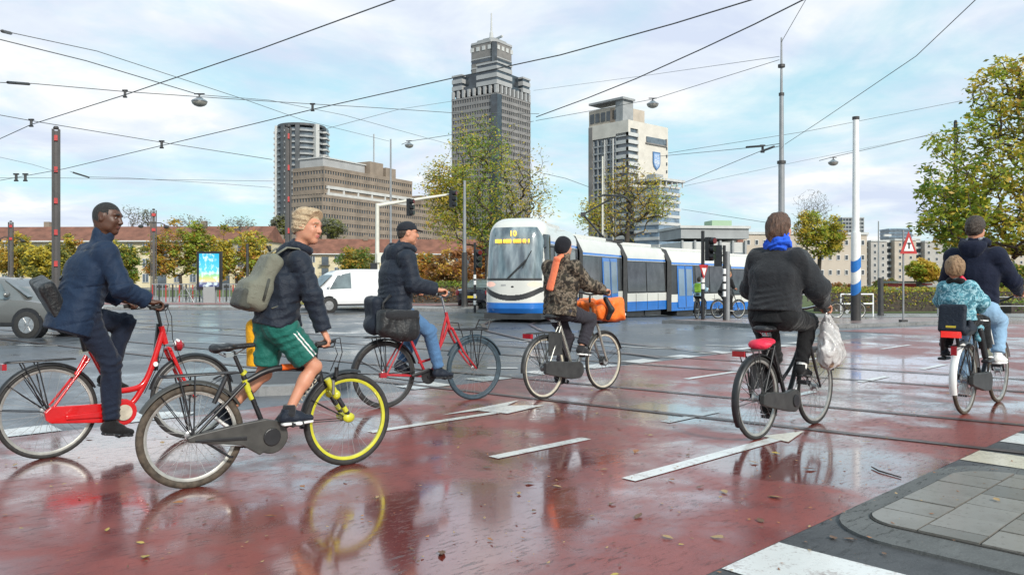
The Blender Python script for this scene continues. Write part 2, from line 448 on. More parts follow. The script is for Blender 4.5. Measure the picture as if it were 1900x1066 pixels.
hairm('hair_lightbrown', (.13, .065, .03), (.42, .26, .14), (40, 40, 30))
# ---------------------------------------------------------------- ground
PA = R(43.5); PU = Vector((math.cos(PA), math.sin(PA), 0)); PN = Vector((-math.sin(PA), math.cos(PA), 0))
def UN(u, n, z=0.): p = PU * u + PN * n; return Vector((p.x, p.y, z))
def wetmat(name, dry, dark, puddle=(.47, .6), rr=(.05, .34), aniso=0., grain=170, coat=.7, ior=1.5, fleck=None, tint=None, pools=()):
    t = NT(name); v = t.mapping(); vr = t.mapping(rot=(0, 0, -PA))
    big = t.noise(v, .55, 5, .55, .5); mid = t.noise(v, 2.6, 6, .65, .3); fine = t.noise(v, grain, 2, .6)
    wetf = t.math('ADD', t.math('MULTIPLY', big, .65), t.math('MULTIPLY', mid, .35))
    for (cx__, cy__, r__, a__) in pools:      # hollows where the water stands
        vd = t.n('ShaderNodeVectorMath', operation='DISTANCE'); t.t.links.new(v, vd.inputs[0]); vd.inputs[1].default_value = (cx__, cy__, 0)
        wetf = t.math('ADD', wetf, t.math('MULTIPLY', t.math('SUBTRACT', 1., t.math('DIVIDE', vd.outputs['Value'], r__), True), a__))
    pud = t.ramp(wetf, [(puddle[0], 0.), (puddle[1], 1.)])
    c = t.mix(t.ramp(mid, [(.3, 0.), (.7, 1.)]), dry, dark)
    c = t.mix(t.math('MULTIPLY', pud, .6), c, tuple(x * .8 for x in dark))
    c = t.mix(t.math('MULTIPLY', t.ramp(fine, [(.5, 0.), (.72, 1.)]), .3), c, tuple(min(1, x * 1.9 + .02) for x in dry))
    # worn streaks and pitting that run along the way people ride
    vs = t.n('ShaderNodeMapping'); t.t.links.new(vr, vs.inputs[0]); vs.inputs['Scale'].default_value = (1., 5.5, 1)
    st = t.noise(vs.outputs[0], 5.5, 7, .75, .4)
    vs2 = t.n('ShaderNodeMapping'); t.t.links.new(vr, vs2.inputs[0]); vs2.inputs['Rotation'].default_value = (0, 0, R(58)); vs2.inputs['Scale'].default_value = (1., 4., 1)
    pit = t.ramp(t.noise(vs2.outputs[0], 7.5, 8, .8, .2), [(.548, 0.), (.59, 1.)])
    zone = t.ramp(t.noise(v, .45, 3), [(.40, 0.22), (.52, 1.)])
    pitz = t.math('MULTIPLY', pit, zone)
    c = t.mix(t.math('MULTIPLY', pitz, .72), c, fleck or tuple(x * .25 for x in dark))
    c = t.mix(t.math('MULTIPLY', t.ramp(st, [(.5, 0.), (.75, 1.)]), .25), c, tint or tuple(x * 1.5 for x in dry))
    t.inp('Base Color', c)
    rgh = t.math('ADD', t.mix(pud, (rr[1],) * 3, (rr[0],) * 3), t.math('MULTIPLY', mid, .08))
    rgh = t.math('ADD', rgh, t.math('MULTIPLY', pitz, .25))
    t.inp('Roughness', rgh); t.inp('IOR', ior); t.inp('Coat Weight', t.math('ADD', t.math('MULTIPLY', pud, coat), .22 * coat))
    t.inp('Coat Roughness', t.math('ADD', t.math('MULTIPLY', rgh, .45), .015)); t.inp('Coat IOR', 1.45)
    hgt = t.math('ADD', t.math('MULTIPLY', fine, t.math('SUBTRACT', 1., t.math('MULTIPLY', pud, .93))), t.math('MULTIPLY', pitz, -1.2))
    hgt = t.math('ADD', hgt, t.math('MULTIPLY', t.noise(v, 9, 2), .5))
    t.bump(hgt, .3, .0035)
    M[name] = t.m; return t.m
wetmat('wet_asphalt', (.09, .10, .115), (.045, .052, .065), (.46, .64), (.12, .42), ior=1.6)
wetmat('wet_red', (.25, .046, .033), (.15, .02, .0135), (.45, .6), (.095, .42), fleck=(.03, .012, .012), tint=(.26, .07, .065), ior=1.6, coat=1., pools=[(*G(*p_)[:2], r_, a_) for p_, r_, a_ in (((860, 960), .95, .3), ((300, 815), 1.2, .26), ((1040, 850), .6, .2), ((1380, 860), 1.0, .16), ((700, 1040), .7, .2), ((1250, 760), 1.4, .14), ((1620, 690), 2.5, .12))])
wetmat('dry_red', (.3, .1, .085), (.18, .05, .042), (.5, .66), (.12, .45), fleck=(.07, .03, .03))
wetmat('damp_asphalt', (.075, .075, .078), (.035, .035, .038), (.62, .75), (.25, .6), coat=.25, grain=120)
wetmat('kerb_concrete', (.25, .25, .25), (.15, .15, .15), (.6, .8), (.3, .6), coat=.2)
wetmat('border_concrete', (.125, .125, .12), (.07, .07, .068), (.6, .8), (.35, .65), coat=.2, grain=120)
wetmat('brick_brown', (.3, .2, .175), (.2, .125, .11), (.45, .6), (.15, .4))
wetmat('pale_paving', (.38, .36, .34), (.27, .26, .25), (.45, .6), (.15, .4))
def paintmat(name, c):
    t = NT(name); v = t.mapping(); f = t.noise(v, 3.5, 7, .7); g = t.noise(v, 45, 4, .7)
    wear = t.ramp(t.math('ADD', t.math('MULTIPLY', f, .55), t.math('MULTIPLY', g, .45)), [(.51, 0.), (.64, .85)])
    t.inp('Base Color', t.mix(wear, t.mix(t.noise(v, 1.2, 4), c, tuple(x * .82 for x in c)), (.2, .12, .1))); t.inp('Roughness', t.math('ADD', t.math('MULTIPLY', f, .4), .12))
    t.inp('Coat Weight', .5); t.inp('Coat Roughness', .15); t.bump(g, .25, .004); M[name] = t.m
paintmat('marking', (.78, .77, .74)); paintmat('marking_cream', (.72, .64, .5))
M['rail'] = mat('worn_rail_steel', (.2, .15, .14), .35, .7, noise=(6, .4)); M['groove'] = mat('rail_groove', (.04, .025, .022), .5)

def axis_(lo, hi_, mid0, mid1, step):
    a = list(np.arange(mid0, mid1 + .01, step)); g = step; x = mid1
    while x < hi_: g *= 1.7; x += g; a.append(min(x, hi_))
    g = step; x = mid0; b = []
    while x > lo: g *= 1.7; x -= g; b.append(max(x, lo))
    return b[::-1] + a
gx = axis_(-3000, 3000, -30, 40, 2.); gy = axis_(-300, 3500, -6, 60, 2.)
v = [(x, y, zg(x, y)) for y in gy for x in gx]; nx = len(gx)
f = [(j * nx + i, j * nx + i + 1, (j + 1) * nx + i + 1, (j + 1) * nx + i) for j in range(len(gy) - 1) for i in range(nx - 1)]
tag(link('ground', mkmesh('ground', v, f, M['wet_asphalt'], None, 180)), kind='structure')

def sheet(name, pts, m, z=.004, cell=.9):
    """flat area given by a convex-ish polygon (x, y), cut by the cell grid so that it follows the ground"""
    import bmesh
    bm = bmesh.new(); bm.faces.new([bm.verts.new((p[0], p[1], 0)) for p in pts])
    far = max(p[1] for p in pts)
    if far > 23:
        for ax_ in (0, 1):
            lo = min(p[ax_] for p in pts); hi_ = max(p[ax_] for p in pts); c = lo + 1.0
            while c < hi_:
                nn = (1, 0, 0) if ax_ == 0 else (0, 1, 0)
                bmesh.ops.bisect_plane(bm, geom=bm.verts[:] + bm.edges[:] + bm.faces[:], plane_co=(c if ax_ == 0 else 0, c if ax_ == 1 else 0, 0), plane_no=nn); c += 2. if far < 70 else 4.
    for vv in bm.verts: vv.co.z = zg(vv.co.x, vv.co.y) + z
    bmesh.ops.recalc_face_normals(bm, faces=bm.faces[:])
    me = bpy.data.meshes.new(name); bm.to_mesh(me); bm.free()
    if me.polygons[0].normal.z < 0: me.flip_normals()
    me.materials.append(m); o = link(name, me); tag(o, kind='structure'); return o
def raised(name, pts, m, h=.1, kerb=None, kw=.14, z=None):
    """kerbed area: a solid slab with a kerb ring"""
    mb = MB(); n = len(pts); ctr = sum((Vector((p[0], p[1], 0)) for p in pts), Vector()) / n
    def zz(p): return (zg(p[0], p[1]) if z is None else z)
    top = [Vector((p[0], p[1], zz(p) + h)) for p in pts]; bot = [Vector((p[0], p[1], zz(p) - .3)) for p in pts]
    inn = []
    for i, p in enumerate(top):
        a = (top[i] - top[i - 1]).normalized(); b = (top[(i + 1) % n] - top[i]).normalized(); t = (a + b).normalized()
        nn = Vector((-t.y, t.x, 0)); inn.append(p + nn * kw)
    for i in range(n):
        j = (i + 1) % n
        mb.add([bot[i], bot[j], top[j], top[i]], [(0, 1, 2, 3)], 1)
        mb.add([top[i], top[j], inn[j], inn[i]], [(0, 1, 2, 3)], 1)
    mb.add([p - Vector((0, 0, .012)) for p in inn], [tuple(range(n))], 0)
    o = mb.build(name, [m, kerb or M['kerb_concrete']]); tag(o, kind='structure'); return o

E0, E1 = 2.035, 7.93
sheet('cycle_path', [UN(-7, E0), UN(31, E0), UN(31, E1), UN(-7, E1)], M['wet_red'], .004)
def uq(name, u0, u1, n0, n1, m='marking', z=.009): return sheet(name, [UN(u0, n0), UN(u1, n0), UN(u1, n1), UN(u0, n1)], M[m], z)
for k in range(-8, 9):
    u = 8.15 + 1.13 * k
    if 3.3 < u < 5.6: continue
    uq('road_marking', u, u + .62, 7.95, 8.36)
for a, b in ((4.06, 5.13), (6.26, 7.14), (8.4, 9.3), (10.6, 11.5), (12.8, 13.8), (15, 16)): uq('road_marking', a, b, 4.43, 4.54)
uq('road_marking', 4.27, 6.30, 3.3, 3.42)
sheet('road_marking', [UN(6.22, 3.22), UN(6.78, 3.36), UN(6.30, 3.50)], M['marking_cream'], .0105)
uq('road_marking', 3.95, 5.75, 5.94, 6.04)
sheet('road_marking', [UN(5.5, 5.86), UN(6.15, 5.98), UN(5.85, 6.24), UN(5.4, 6.2)], M['marking'], .0105)
sheet('road_marking', [UN(4.95, 6.24), UN(5.4, 6.2), UN(5.85, 6.24), UN(6.2, 6.42)], M['marking'], .0125)
for a, b, n in ((9.2, 10.5, 6.2), (12.6, 13.8, 6.3), (16, 17.5, 6.3), (9.4, 10.2, 5.3), (11.5, 12.5, 3.4), (14.5, 15.6, 3.3), (18.5, 20, 3.3), (18.6, 20, 4.5), (21, 22.4, 4.5)): uq('road_marking', a, b, n, n + .1)
# crossing bars beside the cycle path
sheet('damp_strip', [UN(-3, -6), UN(30, -6), UN(30, E0 - .002), UN(-3, E0 - .002)], M['damp_asphalt'], .003)
for a, b, m in ((1.2, 1.75, 'marking'), (2.24, 2.78, 'marking'), (3.27, 3.81, 'marking'), (6.56, 7.02, 'marking_cream'), (7.54, 8.06, 'marking'), (8.6, 9.15, 'marking'), (9.7, 10.2, 'marking'), (10.7, 11.2, 'marking')):
    uq('crossing_bar', a, b, -1.6, E0 - .01, m, .008)
# tiled corner of the pavement
def rrect(u0, u1, n1, r0, r1, n0=-2.2, k=7):
    pts = [(u0, n0), (u0, n1 - r0)]
    for i in range(1, k): a = PI - PI / 2 * i / k; pts.append((u0 + r0 + r0 * math.cos(a), n1 - r0 + r0 * math.sin(a)))
    pts += [(u0 + r0, n1), (u1 - r1, n1)]
    for i in range(1, k): a = PI / 2 - PI / 2 * i / k; pts.append((u1 - r1 + r1 * math.cos(a), n1 - r1 + r1 * math.sin(a)))
    return pts + [(u1, n1 - r1), (u1, n0)]
def slab(name, pts, m, z0, z1, side=None):
    q = [UN(a, b) for a, b in pts][::-1]; mb = MB(); mb.prism([(p.x, p.y) for p in q], z0, z1)
    o = mb.build(name, [m]); tag(o, kind='structure'); return o
slab('pavement_border', rrect(4.16, 6.5, 2.015, .42, .5), M['border_concrete'], -.2, .02)
slab('pavement_bed', rrect(4.44, 6.24, 1.89, .2, .35), mat('sand_joint', (.05, .045, .04), .9, noise=(40, .4)), -.2, .026)
def clip(poly, bound):      # Sutherland-Hodgman, bound clockwise in (u, n)
    for i in range(len(bound)):
        a, b = bound[i], bound[(i + 1) % len(bound)]; res = []
        ins = lambda p: (b[0] - a[0]) * (p[1] - a[1]) - (b[1] - a[1]) * (p[0] - a[0]) <= 1e-9
        for j in range(len(poly)):
            p, q = poly[j - 1], poly[j]
            if ins(p) != ins(q):
                d1 = (b[0] - a[0]) * (p[1] - a[1]) - (b[1] - a[1]) * (p[0] - a[0]); d2 = (b[0] - a[0]) * (q[1] - a[1]) - (b[1] - a[1]) * (q[0] - a[0]); t = d1 / (d1 - d2)
                res.append((p[0] + t * (q[0] - p[0]), p[1] + t * (q[1] - p[1])))
            if ins(q): res.append(q)
        poly = res
        if len(poly) < 3: return []
    return poly
bound = rrect(4.45, 6.23, 1.88, .2, .35)
tilem = []
for i, c in enumerate(((.225, .205, .18), (.17, .158, .14), (.26, .24, .215))):
    t = NT('paving_tile_grey_%s' % 'abc'[i]); v = t.mapping(src='Object'); 
    c1 = t.mix(t.noise(v, 7, 6, .7), tuple(x * .72 for x in c), tuple(x * 1.12 for x in c))
    c1 = t.mix(t.math('MULTIPLY', t.ramp(t.noise(v, 26, 5, .75), [(.58, 0.), (.7, 1.)]), .75), c1, (.085, .07, .055)); c1 = t.mix(t.math('MULTIPLY', t.ramp(t.noise(v, 3.2, 5, .7), [(.45, 0.), (.7, 1.)]), .45), c1, (.11, .1, .085))
    t.inp('Base Color', c1); t.inp('Roughness', t.math('ADD', t.math('MULTIPLY', t.noise(v, 4, 4), .5), .2)); t.inp('Coat Weight', .25); t.inp('Coat Roughness', .2); t.bump(t.noise(v, 150, 3), .3, .003); tilem.append(t.m)
paving = thing('pavement', None, None, UN(5.3, 1.0)); tag(paving, kind='structure'); pc = UN(5.3, 1.0); rt = random.Random(4)
row = 0; n = 1.88
while n > -1.7:
    u = 4.45 - (.15 if row % 2 else 0)
    while u < 6.25:
        g = .0055; q = clip([(u + g, n - g), (u + .3 - g, n - g), (u + .3 - g, n - .3 + g), (u + g, n - .3 + g)], bound)
        if len(q) >= 3:
            zt = .034 + rt.uniform(-.002, .002); mb = MB(); w = [UN(a, b) - pc for a, b in q]
            if sum(w[i - 1].x * w[i].y - w[i].x * w[i - 1].y for i in range(len(w))) < 0: w = w[::-1]
            ce = sum(w, Vector()) / len(w); mb.prism([(p.x - ce.x, p.y - ce.y) for p in w], 0, zt - .012)
            tl = mb.build('tile', [tilem[rt.randrange(3)]], paving, loc=(ce.x, ce.y, .012)); tl.rotation_euler = (rt.uniform(-.006, .006), rt.uniform(-.006, .006), 0)
        u += .3
    n -= .3; row += 1
# tram rails in the road
TD = Vector((math.cos(R(-37.5)), math.sin(R(-37.5)), 0)); TN = Vector((-TD.y, TD.x, 0))
for d in (7.34, 8.75, 11.36, 12.79):
    mb = MB()
    for (w0, w1, mi, z) in ((-.025, .02, 0, .012), (.02, .05, 1, .0105), (.05, .062, 0, .012), (-.04, -.025, 1, .0104), (.062, .075, 1, .0104)):
        a0, a1 = TD * -26, TD * 13
        mb.add([a0 + TN * (d + w0) + Vector((0, 0, z)), a1 + TN * (d + w0) + Vector((0, 0, z)), a1 + TN * (d + w1) + Vector((0, 0, z)), a0 + TN * (d + w1) + Vector((0, 0, z))], [(0, 1, 2, 3)], mi)
    tag(mb.build('tram_rail', [M['rail'], M['groove']]), kind='structure')
# lane lines out on the asphalt
for a, b, w in (((640, 622), (912, 622), .1), ((916, 630), (1255, 648), .12), ((404, 657), (472, 657), .12), ((0, 603), (92, 603), .1), ((427, 581), (600, 583), .12), ((700, 596), (905, 597), .1),
                ((235, 770), (352, 770), .3), ((904, 683), (960, 683), .14), ((300, 633), (420, 637), .1), ((470, 611), (640, 606), .12), ((250, 590), (420, 592), .1), ((880, 655), (1000, 662), .1),
                ((1310, 640), (1420, 645), .12), ((640, 575), (900, 575), .1), ((30, 640), (110, 642), .1), ((300, 606), (395, 606), .1), ((560, 640), (650, 646), .1)):
    p, q = G(*a), G(*b); d = (q - p).normalized(); nn = Vector((-d.y, d.x, 0)) * w / 2
    sheet('lane_line', [p - nn, q - nn, q + nn, p + nn], M['marking'], .0085)
# low kerbed island tip behind the boy
pts = []
for i in range(14):
    a = 2 * PI * i / 14; pts.append(UN(4.85 + .95 * math.cos(a), 9.55 + 1.0 * math.sin(a)))
raised('traffic_island', [(p.x, p.y) for p in pts], M['damp_asphalt'], .11, kw=.2)
# far kerb, red path and pavement on the left
def band(name, pxpts, m, h=0., z=.004, kerb=None):
    pts = [G(*p) for p in pxpts]; pts = [(p.x, p.y) for p in pts]
    return raised(name, pts, M[m], h, kerb) if h else sheet(name, pts, M[m], z)
raised('far_pavement', [(-75, 38.6), (-14, 36.6), (-1.7, 34.6), (-1.3, 60), (-75, 60)], M['pale_paving'], .12)
sheet('far_cycle_path', [(-70, 42.5), (-13, 40.5), (-2, 38.5), (-2, 41.5), (-13, 43.5), (-70, 45.5)], M['dry_red'], .126)
# platform with the two cyclists, right
pl = [G(1228, 597), G(1300, 600.5), G(1393, 607)]
plat = [(pl[0].x, pl[0].y), (pl[1].x, pl[1].y), (pl[2].x, pl[2].y), (7.8, 22.1), (9.2, 22.6), (13.0, 24.4), (21, 27.5), (24, 33), (11.5, 31.2), (7.2, 29.5)]
raised('brick_platform', plat, M['brick_brown'], .1)
r2 = [G(1546, 614), G(1640, 618), G(1760, 624)]
sheet('crossing_path', [(r2[0].x, r2[0].y), (r2[1].x, r2[1].y), (r2[2].x, r2[2].y), (20, 17.5), (26, 22), (14, 24.3)], M['dry_red'], .0065)
sheet('side_pavement', [(21, 27.7), (60, 30), (60, 52), (12, 47), (11.6, 31.5), (24, 33.2)], M['pale_paving'], .02)
M['grass'] = mat('verge_grass', (.085, .11, .03), .9, noise=(1.5, .4), bump=(30, .8))
sheet('verge', [(14, 49), (70, 52), (90, 110), (-10, 110), (12, 66)], M['grass'], .03)
sheet('verge', [(-90, 60.2), (-1.5, 60.2), (4, 110), (-120, 110)], M['grass'], .03)
# fallen leaves
rl = random.Random(21)
leafm = [mat('fallen_leaf_%s' % n_, c_, .45, noise=(30, .4)) for n_, c_ in (('tan', (.36, .23, .1)), ('yellow', (.42, .3, .07)), ('brown', (.14, .07, .035)), ('rust', (.3, .12, .04)))]
def leafmesh(seed):
    r_ = random.Random(seed); mb = MB(); n = 9; L = .5; pr = [(0, .03), (.12, .2), (.3, .3), (.5, .27), (.72, .17), (.9, .06), (1, 0)]
    top = []; k = len(pr)
    v = [Vector((x - .5, w * r_.uniform(.75, 1.2), .16 * w + .14 * (x - .5) ** 2 * r_.uniform(.2, 2))) for x, w in pr] + [Vector((x - .5, -w * r_.uniform(.75, 1.2), .22 * w + .02)) for x, w in pr] + [Vector((x - .5, 0, .01)) for x, w in pr]
    f = []
    for i in range(k - 1): f += [(2 * k + i, 2 * k + i + 1, i + 1, i), (k + i, k + i + 1, 2 * k + i + 1, 2 * k + i)]
    mb.add(v, f); mb.tube([(-.5, 0, .01), (-.68, .04, .05)], [.02, .012], 4); return mb
lms = [leafmesh(i).mesh('fallen_leaf', [leafm[i % 4]], 180) for i in range(8)]
lp = [(1137, 937), (1410, 968), (1185, 960), (963, 918), (820, 1030), (1345, 915), (1120, 873), (1000, 757), (1505, 872), (1300, 905), (1180, 840), (905, 868), (700, 925), (1150, 797), (1262, 845), (1330, 1000), (1440, 925), (1860, 790), (1650, 760), (1245, 892), (1545, 1000), (1575, 1003), (1090, 812), (850, 832), (760, 760), (820, 755), (945, 885), (1640, 1030), (500, 960), (330, 935), (200, 985), (120, 900), (260, 1010), (1500, 700), (1690, 690), (1210, 735), (1260, 725), (1400, 860), (1035, 905), (1100, 960), (1690, 795), (1240, 1000), (1740, 1010), (1850, 940), (1700, 900), (990, 950), (560, 905), (880, 790), (640, 895)]
for k in range(70):
    u, n = rl.uniform(.5, 13), rl.uniform(2.1, 7.8); p = UN(u, n)
    if p.y > 3.6 and abs(p.x / p.y) < .66: lp.append((CX + p.x / p.y * F, HY + HC / p.y * F))
for i, (a, b) in enumerate(lp):
    p = G(a, b); s = rl.uniform(.035, .085) * (1.15 if i < 20 else .8)
    o = link('fallen_leaf', lms[rl.randrange(8)], None, (p.x, p.y, .045 if (p - UN(5.3, 1.0)).length < 1. else .012), (rl.uniform(-.15, .15), rl.uniform(-.15, .15), rl.uniform(0, 6.3)))
    o.scale = (s, s * rl.uniform(.7, 1.1), s); tag(o, 'small curled brown or yellow autumn leaf lying flat on the wet road surface', 'leaf', 'fallen leaves on the wet ground')
mb = MB(); a, b = G(1617, 869), G(1672, 888); mid = (a + b) / 2 + PN * .05
mb.tube([a + Vector((0, 0, .015)), a * .6 + mid * .4 + Vector((0, 0, .014)), mid + Vector((0, 0, .013)), b + Vector((0, 0, .012))], [.004, .006, .006, .004], 6)
tag(mb.build('twig', [mat('wet_bark', (.03, .018, .012), .5)], None, 60), 'thin dark crooked twig lying on the red path near the tiled corner', 'twig')
# grit and leaf crumbs, too many to count
mb = MB()
for i in range(1500):
    u, n = rl.uniform(1, 12), rl.uniform(.5, 7.6) if rl.random() < .8 else rl.uniform(2, 4.5); p = UN(u, n, .012 if n > 2.02 or not 4.1 < u < 6.5 else .036); s = rl.uniform(.004, .016); a = rl.uniform(0, 6.3)
    d = Vector((math.cos(a), math.sin(a), 0)) * s; e = Vector((-d.y, d.x, 0)) * rl.uniform(.3, .8)
    mb.add([p - d, p + e, p + d + Vector((0, 0, s * .3)), p - e], [(0, 3, 2, 1)], rl.randrange(3))
tag(mb.build('leaf_litter', leafm[:1] + leafm[2:] ), kind='stuff')
# ---------------------------------------------------------------- buildings
M['glassdark'] = mat('window_glass_dark', (.035, .045, .055), .12, spec=.8, noise=(.25, .6))
M['glassmid'] = mat('window_glass_grey', (.10, .125, .15), .12, spec=.8, noise=(.3, .5))
M['glassblue'] = mat('window_glass_blue', (.16, .23, .3), .12, spec=.8, noise=(.3, .4))
M['stone_grey'] = mat('grey_granite', (.225, .215, .207), .7, noise=(.12, .18))
M['stone_brown'] = mat('brown_grey_granite', (.2, .187, .175), .7, noise=(.15, .22))
M['stone_light'] = mat('light_panel', (.36, .36, .355), .6, noise=(.15, .12))
M['brownbrick'] = mat('brown_brick', (.25, .2, .155), .85, noise=(.2, .22), bump=(3, .3))
M['cream'] = mat('cream_stone', (.6, .56, .49), .75, noise=(.2, .1))
M['creampale'] = mat('pale_cream_render', (.62, .54, .36), .85, noise=(.35, .1))
M['beige'] = mat('beige_render', (.47, .405, .33), .85, noise=(.2, .12))
M['greige'] = mat('grey_beige_render', (.4, .375, .34), .85, noise=(.2, .12))
M['conc'] = mat('pale_concrete', (.5, .5, .48), .75, noise=(.3, .12))
M['concd'] = mat('grey_concrete', (.3, .31, .31), .75, noise=(.3, .15))
M['darkmetal'] = mat('dark_cladding', (.08, .085, .09), .5, noise=(.5, .25))
M['rooftile'] = mat('red_roof_tile', (.2, .085, .055), .8, noise=(.5, .35), bump=(6, .6))
M['frame_w'] = mat('white_window_frame', (.6, .6, .58), .5)

def storey(w, d, fh, sp, m_sp, pier=None, pw=.35, out=.35, m_p=None, faces='NSEW'):
    """one storey of a block: spandrel slab proud of the glass core, and the piers between windows"""
    mb = MB(); mb.box((0, 0, sp / 2), (w + 2 * out, d + 2 * out, sp), mi=0)
    if pier:
        for s_ in (-1, 1):
            n = max(1, round(w / pier))
            for i in range(n + 1): mb.box((-w / 2 + w * i / n, s_ * (d / 2 + out / 2 - .1), (fh + sp) / 2), (pw, out, fh - sp), mi=1)
            n = max(1, round(d / pier))
            for i in range(n + 1): mb.box((s_ * (w / 2 + out / 2 - .1), -d / 2 + d * i / n, (fh + sp) / 2), (out, pw, fh - sp), mi=1)
    return mb.mesh('storey', [m_sp, m_p or m_sp])
def block(root, c, w, d, z0, nf, fh, sp, m_sp, core='glassdark', pier=None, pw=.35, out=.35, m_p=None, roof=None, cap_h=1.0):
    """c = centre (local); a glass core with storeys stacked on it, topped by a parapet"""
    mb = MB(); mb.box((0, 0, nf * fh / 2 + .02), (w, d, nf * fh)); mb.build('glass_core', [M[core]], root, loc=(c[0], c[1], z0))
    me = storey(w, d, fh, sp, M[m_sp], pier, pw, out, M[m_p] if m_p else None)
    for i in range(nf): link('storey', me, root, (c[0], c[1], z0 + i * fh))
    mb = MB(); mb.box((0, 0, cap_h / 2), (w + 2 * out + .1, d + 2 * out + .1, cap_h)); mb.build('parapet', [M[roof or m_sp]], root, loc=(c[0], c[1], z0 + nf * fh + .01))
def corner_root(name, label, px, Y, ang, cat='building'):
    x = (px - CX) / F * Y; return thing(name, label, cat, (x, Y, 0), R(ang))

# tall granite tower, near corner towards the camera
t = corner_root('office_tower', 'tallest tower, grey brown granite with stepped crown and a slim spire', 922, 443, 54)
s = 33.
cc = (s / 2, s / 2)
# local frame: x runs right and away, y runs left and away
block(t, cc, s - .8, s - .8, -2, 28, 3.82, 1.75, 'stone_grey', 'glassdark', 1.75, .72, .4, 'stone_brown')
mb = MB(); mb.box((s / 2, s / 2, 0), (s - 3, s - 3, 5)); mb.build('loggia_core', [M['glassdark']], t, loc=(0, 0, 108.4 + 1.6))
mb = MB()
for i in range(9):
    q = 1 + i * (s - 2) / 8
    for a, b in ((q, .5), (q, s - .5), (.5, q), (s - .5, q)): mb.box((a, b, 0), (1.4, 1.4, 4.4))
mb.build('loggia_column', [M['stone_light']], t, loc=(0, 0, 108.3))
for (a, b, w, d, n) in ((7.6, 7.6, 14.6, 14.6, 3), (s - 3.9, 4.6, 7.6, 9, 2), (4.6, s - 3.9, 9, 7.6, 2), (s - 5, s - 5, 10, 10, 3)):
    block(t, (a, b), w - .8, d - .8, 111, n, 3.9, 2.4, 'stone_light', 'glassdark', None, .3, .4)
mb = MB(); mb.box((s / 2, s / 2, 4.5), (s - 7, s - 7, 9)); mb.build('crown_core', [M['glassdark']], t, loc=(0, 0, 111))
def chamf(e, c): return [(s / 2 + x, s / 2 + y) for x, y in ((-e + c, -e), (e - c, -e), (e, -e + c), (e, e - c), (e - c, e), (-e + c, e), (-e, e - c), (-e, -e + c))]
def ring_(nm, e, c, z, h_, m_): mb = MB(); mb.prism(chamf(e, c), 0, h_); return mb.build(nm, [M[m_]], t, loc=(0, 0, z))
ring_('crown_tower', 9.6, 2.8, 117, 21.5, 'stone_brown'); ring_('crown_band', 9.8, 2.85, 123.4, .8, 'stone_light'); ring_('crown_glass', 9.7, 2.82, 126.6, 1.6, 'glassdark'); ring_('crown_band', 9.8, 2.85, 128.6, .6, 'stone_light'); ring_('crown_band', 9.9, 2.9, 137.4, 1.2, 'stone_light')
MB().box((s / 2 - 8.4, s / 2 - 8.4, 0), (3.0, 3.0, 14), rot=R(45)).build('corner_glass', [M['glassdark']], t, loc=(0, 0, 130.2))
for k in range(4):
    q = -6 + k * 4.2; mb = MB(); mb.box((0, 0, 0), (2.3, .4, 2.4)); mb.build('crown_window', [M['conc']], t, loc=(s / 2 + q, s / 2 - 9.7, 134.6)); mb = MB(); mb.box((0, 0, 0), (.4, 2.3, 2.4)); mb.build('crown_window', [M['conc']], t, loc=(s / 2 - 9.7, s / 2 + q, 134.6))
ring_('roof_plant', 7.6, 3.2, 138.5, 1.8, 'concd'); ring_('roof_plant', 4.6, 2., 140.2, 1.6, 'concd')
mb = MB(); mb.tube([(s / 2, s / 2, 141), (s / 2, s / 2, 146), (s / 2, s / 2, 147), (s / 2, s / 2, 157.5)], [1.3, 1.0, .55, .35], 8); mb.build('spire', [M['conc']], t)
mb = MB(); mb.box((0, 0, 0), (1.0, 13, 1.0)); o = mb.build('roof_crane', [M['conc']], t, loc=(s / 2 + 2, s / 2 - 4, 143)); o.rotation_euler = (R(8), 0, R(-35))
mb = MB(); mb.box((.2, .2, 53), (4.2, 4.2, 106)); mb.build('corner_bay', [M['glassdark']], t, loc=(0.9, 0.9, -1))

# residential tower far left
t = corner_root('apartment_tower', 'dark grey residential tower with rounded front and stacked balconies, left of the brown offices', 560, 420, 20)
mb = MB(); mb.lathe([(0, 0), (11.2, 0), (11.2, 80), (0, 80)], n=28); mb.build('glass_core', [M['glassmid']], t)
me = MB(); me.lathe([(11.1, 0), (12.6, 0), (12.6, .95), (11.1, .95)], n=28); me = me.mesh('balcony_ring', [M['concd']])
for i in range(27): link('balcony', me, t, (0, 0, i * 3.0))
for a0, m_ in ((175, 'conc'), (215, 'darkmetal'), (300, 'conc'), (255, 'darkmetal')):
    mb = MB(); mb.box((0, 0, 41), (2.8 if m_ == 'conc' else 1.4, 2.2, 82), rot=R(a0)); a = R(a0); mb.build('wall_pier', [M[m_]], t, loc=(12.3 * math.cos(a), 12.3 * math.sin(a), 0))
for sx in (-1, 1):
    mb = MB(); mb.box((0, 0, 40.5), (5, 6, 81)); a = R(-20 + (180 if sx < 0 else 0)); mb.build('side_wing', [M['glassdark']], t, loc=(11 * math.cos(a), 11 * math.sin(a), 0), rot=(0, 0, a))
    sl = MB(); sl.box((0, 0, 0), (6, 7, .9)); sl = sl.mesh('slab', [M['conc']])
    for i in range(27): link('balcony', sl, t, (11 * math.cos(a), 11 * math.sin(a), .6 + i * 3.0), (0, 0, a))
mb = MB(); mb.lathe([(0, 0), (12.4, 0), (12.4, 1.2), (0, 1.2)], n=28); mb.build('roof', [M['darkmetal']], t, loc=(0, 0, 81))

